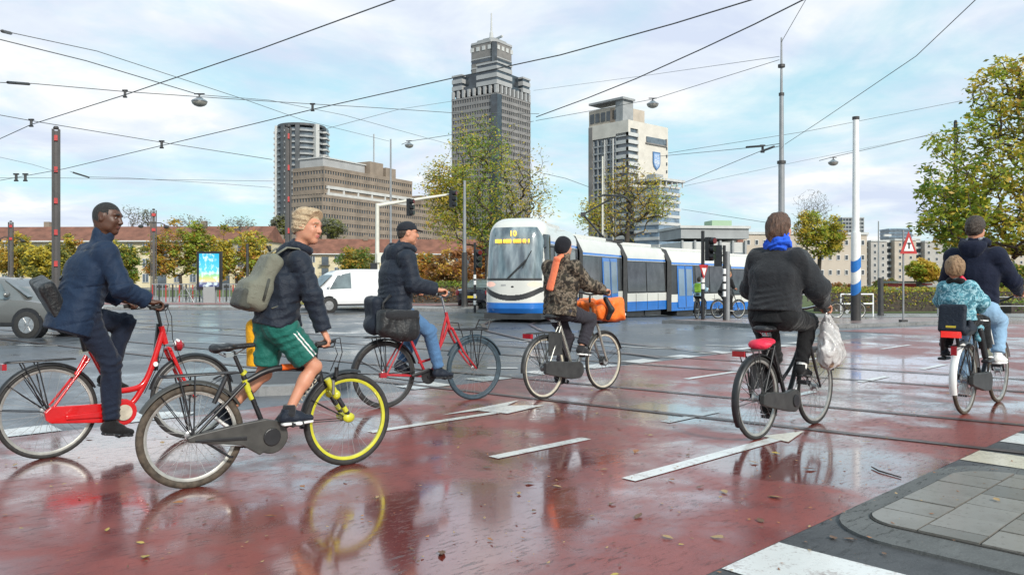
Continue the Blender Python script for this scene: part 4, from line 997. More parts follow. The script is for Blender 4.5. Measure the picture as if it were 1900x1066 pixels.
def pole(name, label, px, top, Y, r0, r1, m, cat='pole', steps=None, base=True, z0=None):
    p = at(px, Y); 
    if z0 is not None: p.z = z0
    t = thing(name, label, cat, p); h = hgt(top, Y) - p.z
    if steps:
        for i, (fa, fb, ra, rb, mm) in enumerate(steps):
            MB().tube([(0, 0, h * fa), (0, 0, h * fb)], [ra, rb], 12).build('shaft' if i == 0 else 'upper_shaft', [M[mm]], t, 60)
    else: MB().tube([(0, 0, 0), (0, 0, h)], [r0, r1], 12).build('shaft', [M[m]], t, 60)
    if base: MB().lathe([(r0 * 2.2, 0), (r0 * 2.2, .03), (r0 * 1.2, .05), (r0 * 1.1, .2), (0, .2)], n=12).build('base_plate', [M['pole_dark']], t, 60)
    return t, h
t, h = pole('catenary_mast', 'tall slim grey steel mast rising behind the head of the cyclist in the blue scarf', 1450, 70, 29, .12, .06, '', 'mast', [(0, .555, .12, .11, 'pole_grey'), (.555, .8, .085, .075, 'pole_grey'), (.8, 1, .05, .03, 'pole_grey')])
for f_, r_ in ((.56, .16), (.8, .1), (.9, .13)): MB().lathe([(.04, -.05), (r_, -.05), (r_, .05), (.04, .05)], n=10).build('collar', [M['pole_dark']], t, loc=(0, 0, h * f_))
# white and blue tower-marker post
p = at(1588, 27.6); t = thing('striped_post', 'tall white post with blue slanted bands and a black foot', 'post', p); h = hgt(212, 27.6)
MB().tube([(0, 0, .0), (0, 0, 1.15)], .165, 16).build('black_foot', [M['pole_dark']], t, 60); MB().tube([(0, 0, 1.15), (0, 0, 3.1)], .16, 16).build('shaft', [M['white']], t, 60)
MB().tube([(0, 0, 3.1), (0, 0, h - .1)], [.12, .1], 14).build('upper_shaft', [M['white']], t, 60); MB().tube([(0, 0, h - .1), (0, 0, h)], [.12, .12], 14).build('cap', [M['pole_dark']], t)
for z in (1.05, 1.85):
    mb = MB(); n = 24; r = .168
    for i in range(n): a = 2 * PI * i / n; zz = .14 * -math.cos(a + 2.6); mb.v += [Vector((r * math.cos(a), r * math.sin(a), z + zz)), Vector((r * math.cos(a), r * math.sin(a), z + zz + .38))]
    for i in range(n): j = (i + 1) % n; mb.f.append((2 * i, 2 * j, 2 * j + 1, 2 * i + 1)); mb.m.append(0)
    mb.build('blue_band', [M['blue']], t, 60)
pole('lamp_post', 'two tone post, pale above and dark grey below, beside the russet hedge', 862, 335, 38, .14, .07, '', 'post', [(0, .44, .14, .13, 'pole_dark'), (.44, 1, .085, .06, 'pole_grey')])
pole('lamp_post', 'very thin pale post in front of the cream tower', 1118, 290, 48, .07, .05, 'pole_cream', 'post')
pole('lamp_post', 'thin grey post standing in front of the brown offices', 725, 258, 60, .1, .06, 'pole_grey', 'post')
pole('lamp_post', 'short dark post among the planting at right', 1634, 515, 40, .13, .13, 'pole_dark', 'post')
pole('lamp_post', 'thin distant mast between the dark slab tower and bluish tower', 1630, 410, 90, .1, .06, 'pole_grey', 'post', base=False)
pole('lamp_post', 'small dark post left of the lit screen, near the tree', 459, 452, 60, .1, .1, 'pole_dark', 'post')
def head(root, loc, rz=0., n=3, s=.3, lens=('sig_red', 'sig_dark', 'sig_dark'), board=False, name='signal_head'):
    if board:
        mb = MB(); w, hh = s * .95, s * n * .72
        mb.prism([(w * math.cos(a) * (1 if abs(math.cos(a)) > .7 else 1), hh * math.sin(a)) for a in [i * PI / 12 for i in range(24)]], -.02, .02, axis='y'); b = mb.build('backing_board', [M['black']], root, loc=loc, rot=(0, 0, rz)); 
        par = b; loc = (0, -.03, 0); rz = 0
    else: par = root
    mb = MB(); mb.box((0, 0, 0), (s, s * .6, s * n))
    for i in range(n):
        z = (n / 2 - .5 - i) * s; mb.tube([(0, -s * .3, z), (0, -s * .3 - s * .6, z + .01)], [s * .42, s * .42], 10)
    hd = mb.build(name, [M['black']], par, 40, loc=loc, rot=(0, 0, rz))
    if not board:
        for i in range(n): MB().tube([(0, -s * .31, 0), (0, -s * .34, 0)], s * .36, 10).build('lens', [M[lens[i]]], hd, loc=(0, -s * .6, (n / 2 - .5 - i) * s))
    return hd
# mast arm signal
p = at(700, 36); t = thing('traffic_signal', 'cream mast with a long arm carrying two black signal heads', 'traffic light', p); h = hgt(377, 36)
MB().tube([(0, 0, 0), (0, 0, h)], [.11, .085], 12).build('mast', [M['pole_cream']], t, 60)
end = Vector((3.25, 1.2, hgt(360, 37.2) - p.z)); MB().tube([(0, 0, h - .1), end], [.09, .05], 10).build('arm', [M['pole_cream']], t, 60)
head(t, (1.42, .2, hgt(386, 36.6) - p.z), R(70), 3, .26, board=False); head(t, (3.3, .9, hgt(370, 37.2) - p.z), R(70), 3, .26)
MB().box((.15, -.05, hgt(478, 36)), (.25, .25, .45)).build('camera_box', [M['pole_cream']], t); MB().box((-.12, -.1, hgt(500, 36)), (.3, .3, .6)).build('signal_box', [M['black']], t)
def banded(name, label, px, top, Y, r, bands, hd, lens, **k):
    p = at(px, Y); t = thing(name, label, 'traffic light', p); h = hgt(top, Y) - p.z
    MB().tube([(0, 0, 0), (0, 0, h)], r, 10).build('post', [M['black']], t, 60)
    for b in bands: z = hgt(b, Y) - p.z; MB().tube([(0, 0, z - .09), (0, 0, z + .09)], r * 1.12, 10).build('white_band', [M['bandw']], t, 60)
    for (dx, dy, py, n, s, rz) in hd: head(t, (dx, dy, hgt(py, Y) - p.z), R(rz), n, s, lens)
    return t
banded('traffic_signal', 'pedestrian signal on a black and white banded post left of the tram', 881, 450, 34, .055, (513, 524, 549, 561), [(.16, -.08, 480, 3, .26, 20)], ('sig_red', 'sig_dark', 'sig_dark'))
t = banded('traffic_signal', 'signal post with a yield sign, in front of the tram', 1304, 428, 27.5, .06, (519, 531), [(.2, -.1, 462, 3, .27, 35)], ('sig_red', 'sig_dark', 'sig_dark'))
ys = thing('yield_sign', 'red and white inverted triangle sign fixed to the signal post', 'sign', at(1304, 27.35) + Vector((.02, 0, hgt(500, 27.3))), R(40))
def tri(w, h, m, parent, name, y, up=False):
    s = 1 if up else -1; mb = MB(); mb.prism([(-w / 2, -s * h / 2), (w / 2, -s * h / 2), (0, s * h / 2)], y, y + .012, axis='y'); return mb.build(name, [m], parent)
tri(.52, .5, M['red_mark'], ys, 'plate', -.02); tri(.26, .27, M['white'], ys, 'field', -.035)
t = banded('traffic_signal', 'signal post with a grey column beside it, right of the yield sign', 1344, 455, 27.2, .05, (503, 517, 531, 545), [(-.2, .05, 474, 3, .24, 150)], ('sig_dark', 'sig_dark', 'sig_dark'))
MB().tube([(.16, .2, 0), (.16, .2, hgt(462, 27.3))], .085, 12).build('column', [M['pole_grey']], t, 60)
# triangular warning sign
p = at(1676, 25.6); t = thing('warning_sign', 'red bordered warning triangle on a thin grey post', 'sign', p); h = hgt(425, 25.6)
MB().tube([(0, 0, 0), (.0, 0, h)], .03, 8).build('post', [M['pole_grey']], t, 60); MB().box((0, 0, .06), (.2, .2, .12)).build('foot', [M['pole_dark']], t)
pl_ = tri(.62, .72, M['red_mark'], t, 'plate', -.05, True); pl_.location = (.14, 0, h - .4); pl_.rotation_euler = (0, 0, R(10))
f_ = tri(.36, .44, M['white'], pl_, 'field', -.066, True); f_.location = (0, 0, -.05); s_ = MB().box((0, -.07, -.1), (.05, .01, .2)).box((0, -.07, -.03), (.14, .01, .04)).build('symbol', [M['black']], pl_)
# lit advertising screen
p = at(389, 43.5); t = thing('advertising_screen', 'lit portrait advertising screen in a black frame on a grey foot', 'screen', (p.x, p.y, .1), R(4))
W_, H_ = 1.32, 2.1; zc = hgt(502, 43.5) - .1
MB().box((0, 0, .45), (.62, .22, 1.2)).build('foot', [M['concd']], t); MB().box((0, 0, zc), (W_, .2, H_)).build('frame', [M['black']], t)
s_ = NT('screen_picture'); v_ = s_.mapping(src='Generated'); sp_ = s_.n('ShaderNodeSeparateXYZ'); s_.t.links.new(v_, sp_.inputs[0])
base_ = s_.ramp(sp_.outputs[2], [(0., (.02, .02, .12)), (.12, (.16, .18, .3)), (.16, (.75, .6, .35)), (.26, (.55, .6, .2)), (.36, (.25, .6, .3)), (.5, (.08, .55, .75)), (1., (.0, .4, .66))])
base_ = s_.mix(s_.ramp(s_.noise(s_.mapping((3, 3, 5), src='Generated'), 1.3, 4), [(.5, 0.), (.6, .8)]), base_, (.7, .85, .88)); s_.inp('Base Color', (.02, .02, .02)); s_.inp('Emission Color', base_); s_.inp('Emission Strength', 1.05); s_.inp('Roughness', .15)
MB().box((0, -.105, zc + .03), (W_ - .26, .012, H_ - .3)).build('screen', [s_.m], t)
# fence along the far side, and bicycle stands
t = thing('railing', 'low railing with red and white uprights behind the far pavement', 'railing', (at(283, 47).x, 47, .1))
L_ = (445 - 283) / F * 47; um = MB().box((0, 0, .5), (.05, .05, 1.0)); ur = um.mesh('upright', [M['red_mark']]); uw = MB().box((0, 0, .5), (.05, .05, 1.0)).mesh('upright', [M['pole_grey']]); ud = MB().box((0, 0, .5), (.07, .07, 1.05)).mesh('upright', [M['pole_dark']])
for i in range(27): link('upright', (ur, uw, ud, uw)[i % 4], t, (i * L_ / 26, 0, 0))
MB().box((L_ / 2, 0, 1.03), (L_, .06, .06)).build('top_rail', [M['pole_grey']], t); MB().box((L_ / 2, 0, .2), (L_, .04, .04)).build('bottom_rail', [M['pole_grey']], t)
for i, px in enumerate((342, 362)):
    t = thing('bicycle_stand', ('pale triangular bicycle stand nearest the mast', 'pale triangular bicycle stand nearest the lit screen')[i], 'stand', (at(px, 44).x, 44, .1)); mb = MB()
    mb.tube([(-.55, 0, 0), (0, 0, .95), (.55, 0, 0)], .03, 6); mb.tube([(-.3, 0, .45), (.3, 0, .45)], .02, 6); mb.build('frame', [M['pole_grey']], t)
t = thing('railing', 'white tubular railing behind the striped post', 'railing', at(1560, 33.2)); mb = MB(); L_ = (1626 - 1560) / F * 33.2
for z in (.62, 1.02): MB().tube([(0, 0, z), (L_, .3, z)], .03, 8).build('rail', [M['white']], t)
for x in (0, .5, 1): MB().tube([(L_ * x, .3 * x, -.2), (L_ * x, .3 * x, 1.02)], .03, 8).build('upright', [M['white']], t)
t = thing('railing', 'low grey railing along the verge at far right', 'railing', at(1740, 40)); L_ = 9
for z in (.5, .95): MB().tube([(0, 0, z), (L_, 0, z)], .03, 6).build('rail', [M['pole_grey']], t)
for x in range(7): MB().tube([(x * 1.5, 0, -.2), (x * 1.5, 0, .95)], .035, 6).build('upright', [M['pole_grey']], t)
for i, (px, c_, w_) in enumerate(((1688, 'red_mark', 5.), (1712, 'cream', 3.), (1660, 'whiteplastic', 1.4))):
    t = thing('market_kiosk', ('low red kiosk among the yellow planting', 'low cream kiosk beside the red one', 'small white cabinet among the planting')[i], 'kiosk', at(px, 62)); MB().box((0, 0, .9), (w_ * .5, 2, 1.9 - i * .3)).build('wall', [M[c_]], t); MB().box((0, 0, 1.95 - i * .3), (w_ * .6, 2.4, .15)).build('roof', [M['concd']], t)

# ---------------------------------------------------------------- overhead wires and lamps
def wire(label, pts, z=None, r=.011, name='overhead_wire', sag=0.):
    v = [P(a, b, (z - HC) * F / (HY - b)) if z else P(a, b, Y) for a, b, *Y_ in pts for Y in ([Y_[0]] if Y_ else [0])]
    o = MB().tube(v, r * .8, 5).build(name, [M['wire']], None, 180); tag(o, label, 'wire'); return o
wire('thick contact wire crossing the upper left sky from the left edge to the top', [(-30, 271), (58, 231), (232, 176), (480, 92), (735, -1), (900, -62)], 5.6, .014)
wire('long contact wire sweeping from the left edge over the granite tower to the top', [(-30, 340), (120, 313), (300, 270), (470, 230), (580, 203), (835, 146), (1040, 102), (1250, 44), (1397, -1), (1500, -36)], 5.6, .015)
wire('contact wire rising from beside the granite tower to the top right', [(995, 217), (1090, 182), (1180, 146), (1300, 92), (1400, 45), (1494, -2), (1560, -34)], 5.6, .015)
wire('thin upper left wire sloping down towards the brown offices', [(-30, 50, 20), (180, 95, 24), (452, 184, 33), (560, 222, 40), (722, 262, 60)], r=.014)
wire('cable holding the large hanging lamp at upper left', [(-30, 66, 17), (160, 113, 20), (370, 176, 24)], r=.015)
wire('thin wire running right from the large hanging lamp', [(370, 176, 24), (500, 186, 30), (640, 214, 36), (835, 268, 50)], r=.012)
wire('span wire carrying the clamps across the left half of the sky', [(-30, 152, 24), (60, 155, 24.5), (232, 170, 26), (420, 183, 29), (580, 193, 32), (700, 200, 34), (835, 209, 37), (1000, 211, 42)], r=.016)
wire('lower span wire from the left edge to the round tower', [(-30, 208, 26), (58, 224, 27), (300, 264, 32), (505, 296, 33)], r=.016)
wire('level thin wire low in the left sky, upper of two', [(-30, 330, 40), (110, 330, 42), (300, 333, 46), (510, 336, 50)], r=.014)
wire('level thin wire low in the left sky, lower of two', [(130, 318, 40), (160, 328, 42), (235, 330, 46), (400, 340, 50), (505, 348, 55)], r=.014)
wire('faint wire sinking left of the red plated mast', [(-30, 285, 40), (60, 305, 44), (110, 320, 48)], r=.012)
wire('cable from the small middle lamp to the half bare tree', [(745, 268, 38), (760, 262, 38), (838, 250, 42), (990, 225, 44)], r=.018)
wire('faint wire rising towards the granite tower', [(590, 243, 60), (740, 203, 70), (838, 188, 80)], r=.022)
wire('cable holding the lamp above the cream tower, from the slim grey mast', [(1446, 111, 29), (1330, 147, 31), (1212, 184, 33), (1100, 205, 36), (994, 224, 38)], r=.014)
wire('thin wire from the granite tower to the slim grey mast', [(990, 168, 60), (1200, 140, 45), (1446, 105, 29)], r=.012)
wire('short steep wire from the top of the slim grey mast', [(1450, 78, 29), (1495, 0, 26), (1520, -40, 25)], r=.013)
wire('long wire falling from the top right to the slim grey mast', [(1456, 268, 29), (1520, 226, 25), (1700, 104, 18), (1812, -2, 14), (1860, -50, 13)], r=.011)
wire('double anchored wire left of the slim grey mast', [(1222, 290, 45), (1330, 280, 38), (1412, 272, 31), (1450, 266, 29)], r=.016)
wire('faint wire right of the cream tower passing the mast to the large tree', [(1240, 284, 60), (1500, 243, 60), (1785, 187, 60)], r=.02)
wire('wire falling from the slim grey mast towards the cream tower foot', [(1450, 270, 29), (1412, 280, 31), (1330, 314, 38), (1255, 345, 48)], r=.016)
wire('cable holding the small lamp left of the striped post', [(1520, 298, 30), (1546, 291, 30), (1640, 270, 34), (1740, 246, 40)], r=.014)
wire('wire between the half bare tree and the cream tower', [(1010, 322, 60), (1050, 331, 58), (1096, 348, 56)], r=.022)
wire('low wire running right from the cream tower behind the blue scarf cyclist', [(1265, 388, 90), (1340, 400, 80), (1425, 413, 70)], r=.025)
wire('faint wire in the lower right sky', [(1270, 345, 90), (1480, 300, 90), (1730, 250, 90)], r=.02)
cl = 0
for (px, py, Y, lab) in ((58, 228, 24.5, 'clamp where two wires cross at the far left'), (232, 174, 20, 'clamp on the span wire left of the large lamp'), (580, 199, 25, 'clamp on the span wire right of the large lamp'), (300, 268, 28, 'clamp on the lower span wire above the lit screen'), (30, 329, 42, 'clamp on the level wire at far left'), (47, 329, 43, 'second clamp on the level wire at far left'), (1415, 276, 31, 'insulator on the wire left of the slim grey mast')):
    o = MB(); o.tube([(0, 0, -.09), (0, 0, .09)], .035, 6); o.box((0, 0, .09), (.14, .05, .04)); o.box((0, 0, -.09), (.1, .05, .04)); o = o.build('wire_clamp', [M['black']], None, None, P(px, py, Y)); o.scale = (Y / 22,) * 3; tag(o, lab, 'clamp', 'clamps on the tram wires')
for (a, b, lab) in (((4, 58, 21), (20, 62, 22), 'insulator at the left end of the thin upper wire'), ((14, 153, 24), (54, 156, 25), 'long insulator at the left end of the span wire'), ((136, 320, 41), (165, 329, 43), 'insulator on the sloping end of the lower level wire'), ((1385, 273, 33), (1412, 271, 32), 'dark insulator on the double anchored wire'), ((1412, 281, 31), (1436, 272, 30), 'second dark insulator near the slim grey mast')):
    o = MB().tube([P(*a), P(*b)], .045, 6).build('insulator', [M['black']], None, 60); tag(o, lab, 'insulator', 'insulators on the tram wires')
def lamp(px, py, Y, s, label):
    t = thing('hanging_lamp', label, 'lamp', P(px, py, Y), 0, 'lamps hung on cables')
    MB().lathe([(0, .2), (.12, .2), (.2, .12), (.34, .05), (.38, 0), (.36, -.05)], n=18).build('housing', [M['alu']], t, 50).scale = (s,) * 3
    MB().lathe([(.35, -.04), (.34, -.12), (.25, -.2), (.12, -.25), (0, -.26)], n=18).build('glass_bowl', [mat('lamp_bowl', (.3, .3, .27), .2, noise=(5, .4))], t, 50).scale = (s,) * 3
    MB().tube([(0, 0, .2), (0, 0, .36)], .04, 6).build('hanger', [M['black']], t).scale = (s,) * 3; MB().box((0, 0, .36), (.5, .06, .05)).build('clamp_bar', [M['black']], t).scale = (s,) * 3
lamp(370, 188, 24, .62, 'largest hanging lamp, at upper left under its cable'); lamp(759, 269, 38, .56, 'small hanging lamp left of the half bare tree')
lamp(1211, 193, 33, .66, 'hanging lamp above the cream tower'); lamp(1546, 301, 30, .5, 'small hanging lamp left of the striped post')

# ---------------------------------------------------------------- tram
M['tram_white'] = mat('tram_cream_white', (.64, .63, .58), .22, coat=.5, noise=(1.5, .05)); M['tram_blue'] = mat('tram_blue', (.015, .15, .5), .25, coat=.5, noise=(2, .1))
M['tram_glass'] = mat('tram_window_glass', (.03, .033, .035), .06, spec=.9, noise=(1.6, .9)); M['tram_black'] = mat('tram_black_trim', (.035, .035, .036), .35, noise=(3, .3)); M['bellows'] = mat('bellows_grey', (.045, .045, .045), .8, noise=(9, .3))  # tram window glass: mottled base colour imitates reflections and the paler interior
t = NT('windscreen_glass'); v = t.mapping((1.5, 1.5, .35)); t.inp('Base Color', t.ramp(t.noise(v, 2.2, 4, .5), [(.35, (.05, .07, .085)), (.5, (.15, .19, .21)), (.66, (.32, .37, .38))])); t.inp('Roughness', .11); t.inp('Specular IOR Level', .9); t.inp('Coat Weight', 1.); M['tram_screen'] = t.m  # pale bluish upright streaks in the base colour imitate reflections on the glass
M['headlamp'] = mat('tram_headlamp', (.75, .5, .42), .15, coat=1., emis=((1, .45, .3), .35))
A_ = [Vector((1.34, 26.4, 0)), Vector((2.62, 30.8, -.2)), Vector((5.0, 35.5, -.31)), Vector((7.63, 38.9, -.42)), Vector((11.8, 43.5, -.55)), Vector((15.8, 47.6, -.62))]
tram = thing('tram', 'white and blue articulated tram coming round the bend with amber display', 'tram', (A_[0].x, A_[0].y, 0))
prof = [(0, .27, 1), (0, .70, 1), (0, 1.08, 0), (.02, 1.09, 2), (.06, 2.55, 2), (.07, 2.57, 0), (.075, 2.66, 1), (.08, 2.69, 0), (.13, 2.95, 0), (.3, 3.2, 0), (.62, 3.3, 0)]
pm = [1, 0, 2, 2, 0, 1, 0, 0, 0, 0]
WD = 2.14
for k in range(5):
    a, b = A_[k] - A_[0], A_[k + 1] - A_[0]; d = b - a; L = d.length; ang = math.atan2(d.y, d.x); gap = .16
    mb = MB(); xs = [gap if k else 0, L - gap]; ring = [(y, z) for y, z, _ in prof] + [(WD - y, z) for y, z, _ in prof[::-1]]
    n = len(ring); b0 = len(mb.v)
    for x in xs:
        for (y, z) in ring: mb.v.append(Vector((x, y, z)))
    mm = pm + [0] + pm[::-1]
    for i in range(n - 1): mb.f.append((i, i + n, i + 1 + n, i + 1)); mb.m.append(mm[i])
    mb.f.append(tuple(range(n))); mb.m.append(2); mb.f.append(tuple(range(2 * n - 1, n - 1, -1))); mb.m.append(2)
    mb.b2(gap + .3, L - gap - .3, .7, 1.7, 3.31, 3.42, 0)
    body = mb.build('module', [M['tram_white'], M['tram_blue'], M['tram_black']], tram, 30, loc=a, rot=(0, 0, ang))
    # windows and doors on the side we see
    def pane(x0, x1, z0, z1, m, name='window', pr=-.012, par=body):
        w = MB(); sl = .06 / 1.46
        q = [(x0, pr + (z0 - 1.09) * sl, z0), (x1, pr + (z0 - 1.09) * sl, z0), (x1, pr + (z1 - 1.09) * sl, z1), (x0, pr + (z1 - 1.09) * sl, z1)]
        w.add(q + [(x, y + .02, z) for x, y, z in q], [(0, 1, 2, 3), (7, 6, 5, 4), (0, 4, 5, 1), (1, 5, 6, 2), (2, 6, 7, 3), (3, 7, 4, 0)]); return w.build(name, [m], par)
    def door(x0, x1):
        dd = pane(x0, x1, .42, 2.5, M['tram_blue'], 'door', -.02); w2 = (x1 - x0) / 2
        for s in (0, 1): pane(x0 + s * w2 + .1, x0 + (s + 1) * w2 - .1, 1.0, 2.35, M['glassblue'], 'door_window', -.034, dd)
        pane((x0 + x1) / 2 - .02, (x0 + x1) / 2 + .02, .45, 2.48, M['tram_black'], 'door_seam', -.03, dd)
    gm = M['tram_glass']
    if k == 0: pane(.5, 1.5, 1.15, 2.5, gm); pane(1.65, 2.6, 1.15, 2.5, gm); pane(2.75, 3.9, 1.15, 2.5, gm)
    elif k == 1: pane(.35, 2.2, 1.15, 2.5, gm); door(2.6, 4.4)
    elif k == 2: pane(.35, 2.05, 1.15, 2.5, gm); pane(2.15, 3.95, 1.15, 2.5, gm)
    elif k == 3: door(.9, 2.4); pane(2.7, 4.1, 1.15, 2.5, gm); pane(4.2, 5.7, 1.15, 2.5, gm)
    else: pane(.5, 2., 1.15, 2.5, gm); door(2.3, 3.8); pane(4, 5.2, 1.15, 2.5, gm)
    for x in (L * .25, L * .5, L * .75): MB().b2(x, x + .02, -.01, .02, .3, 1.05).build('panel_seam', [M['tram_black']], body)
    for x in (L * .3, L * .7): MB().b2(x - .8, x + .8, .15, 2.2, .02, .5).build('bogie', [M['tram_black']], body)
    if k:
        p0 = A_[k] - A_[0]; mb = MB(); a1 = math.atan2((A_[k] - A_[k - 1]).y, (A_[k] - A_[k - 1]).x); am = (a1 + ang) / 2
        ry = [(-.03 if y < .1 else y - .03, z) for y, z in ring[:11]] + [(WD + .03 if y > WD - .1 else y + .03, z) for y, z in ring[11:]]
        for q in range(5):
            sc_ = 0. if q % 2 else -.03
            for (y, z) in ry: mb.v.append(Vector((-.22 + q * .11, y + (sc_ if y < 1.2 else -sc_), z + (.05 - sc_ if z > 3 else 0))))
        for q in range(4):
            for i in range(n - 1): mb.f.append((q * n + i, (q + 1) * n + i, (q + 1) * n + i + 1, q * n + i + 1)); mb.m.append(0)
        mb.build('bellows', [M['bellows']], tram, None, loc=p0, rot=(0, 0, am))
# nose
d = A_[1] - A_[0]; ang = math.atan2(d.y, d.x); NZ, NA = 200, 130; mb = MB(); fm = []
zs = [.2 + (3.42 - .2) * i / NZ for i in range(NZ + 1)]
for z in zs:
    d0 = 1.25 if z < 1.25 else 1.25 - .42 * ((z - 1.25) / 2.15) ** 1.5; hw = WD / 2 - (0 if z < 1.1 else .06 * (z - 1.1) / 1.5)
    if z < .45: d0 -= .18 * (1 - (z - .2) / .25)
    q = max(0, (z - 2.72) / .70); sc_ = math.sqrt(max(.0, 1 - q ** 2.6)); hw2 = hw * (.45 + .55 * sc_); d2 = d0 * (.25 + .75 * sc_)
    for j in range(NA + 1):
        th = -PI / 2 + PI * j / NA; e = 2 / 3.0; sn, cs = math.sin(th), math.cos(th)
        mb.v.append(Vector((-d2 * abs(cs) ** e, WD / 2 + hw2 * math.copysign(abs(sn) ** e, sn), z)))
for i in range(NZ):
    for j in range(NA):
        a = i * (NA + 1) + j; mb.f.append((a, a + NA + 1, a + NA + 2, a + 1)); c = (mb.v[a] + mb.v[a + NA + 2]) / 2; y = c.y - WD / 2; z = c.z; m = 0
        if z < .30: m = 2
        elif z < .64: m = 1
        zb = .79 + .36 * (abs(y) / 1.05) ** 2.2
        if abs(z - zb) < .09: m = 2
        if 1.42 < z < 3.08 and abs(y) < .93 - max(0, z - 2.6) ** 2 * .9 and c.x < -.42: m = 3
        if z > 1.34 and z <= 1.42 and abs(y) < .93 and c.x < -.42: m = 2
        if m == 0 and abs(y) > .9 and c.x > -.66 and 1.45 < z < 2.85 and c.x < -.02: m = 4
        if z > 1.13 and z < 1.32 and .5 < abs(y) < .95: m = 5 if ((abs(y) - .74) / .2) ** 2 + ((z - 1.225) / .085) ** 2 < 1 else 0
        mb.m.append(m)
k_ = len(mb.v) - (NA + 1); mb.f.append(tuple(range(k_ + NA, k_ - 1, -1))); mb.m.append(0)
cab = mb.build('cab', [M['tram_white'], M['tram_blue'], M['tram_black'], M['tram_screen'], M['tram_glass'], M['headlamp']], tram, 50, rot=(0, 0, ang))
MB().box((-.86, WD / 2, 2.72), (.1, 1.25, .2)).build('display', [M['led_off']], cab); mb = MB(); r_ = random.Random(3); y = -.56
while y < .56:
    w = r_.choice((.03, .05, .04)); mb.box((-1.085, WD / 2 - y, 2.62), (.02, w, .11)); y += w + (.012 if r_.random() < .82 else .07)
mb.build('destination_line', [M['led']], cab); text('route_number', '10', .26, M['led'], cab, (-1.02, WD / 2, 2.86), (R(90), 0, R(-90)))
o = MB().tube([(-1.27, WD / 2 + .10, 1.42), (-1.24, WD / 2 - .5, 2.0)], .03, 6).tube([(-1.24, WD / 2 - .38, 1.75), (-1.17, WD / 2 - .66, 2.3)], .018, 5).build('wiper', [M['tram_black']], cab)
MB().box((-1.24, WD / 2 + .25, 1.2), (.02, .16, .05)).build('fleet_number', [M['stone_light']], cab); MB().ell((-1.25, WD / 2 - .05, 1.15), (.02, .05, .03), 8, 6).build('coupler_cover', [M['tram_black']], cab)
MB().box((-.6, WD / 2, .2), (1., 1.9, .2)).build('underframe', [M['tram_black']], cab)
o = MB().tube([(-.35, -.02, 2.45), (-.45, -.28, 2.42)], .02, 5).box((-.47, -.34, 2.15), (.12, .05, .55)).build('mirror_camera', [M['tram_black']], cab)
# pantograph on the third joint
pg = A_[2] - A_[0] + Vector((-.6, 1.1, 3.42)); mb = MB()
mb.box((pg.x, pg.y, pg.z), (1.2, 1.2, .12)); e1 = pg + Vector((-1.15, -.2, 1.25)); e2 = pg + Vector((.25, .1, 2.05)); mb.tube([pg, e1], .055, 6); mb.tube([e1, e2], .045, 6); mb.tube([e2 + Vector((-.7, -.35, 0)), e2 + Vector((-.45, -.2, .1)), e2 + Vector((.45, .2, .1)), e2 + Vector((.7, .35, 0))], .05, 6); mb.box(e1, (.22, .3, .18))
mb.build('pantograph', [M['tram_black']], tram)
# tram tracks under it
for off in (.45, 1.9):
    mb = MB(); q = []
    ext = [Vector((1.0, 24.2, 0)), Vector((1.2, 21.5, 0)), Vector((2.2, 18.2, 0)), Vector((4.2, 14.8, 0))][::-1]
    path = ext + [A_[i] for i in range(6)]
    for i, p in enumerate(path):
        dd = (path[min(i + 1, len(path) - 1)] - path[max(i - 1, 0)]); dd.z = 0; dd.normalize(); nn = Vector((-dd.y, dd.x, 0)); c = p + nn * off; z = zg(c.x, c.y)
        q.append((Vector((c.x, c.y, z + .02)), nn))
    for i in range(len(q) - 1):
        (a, na), (b, nb) = q[i], q[i + 1]; mb.add([a - na * .06, b - nb * .06, b + nb * .06, a + na * .06], [(0, 3, 2, 1)])
    tag(mb.build('tram_rail', [M['rail']]), kind='structure')

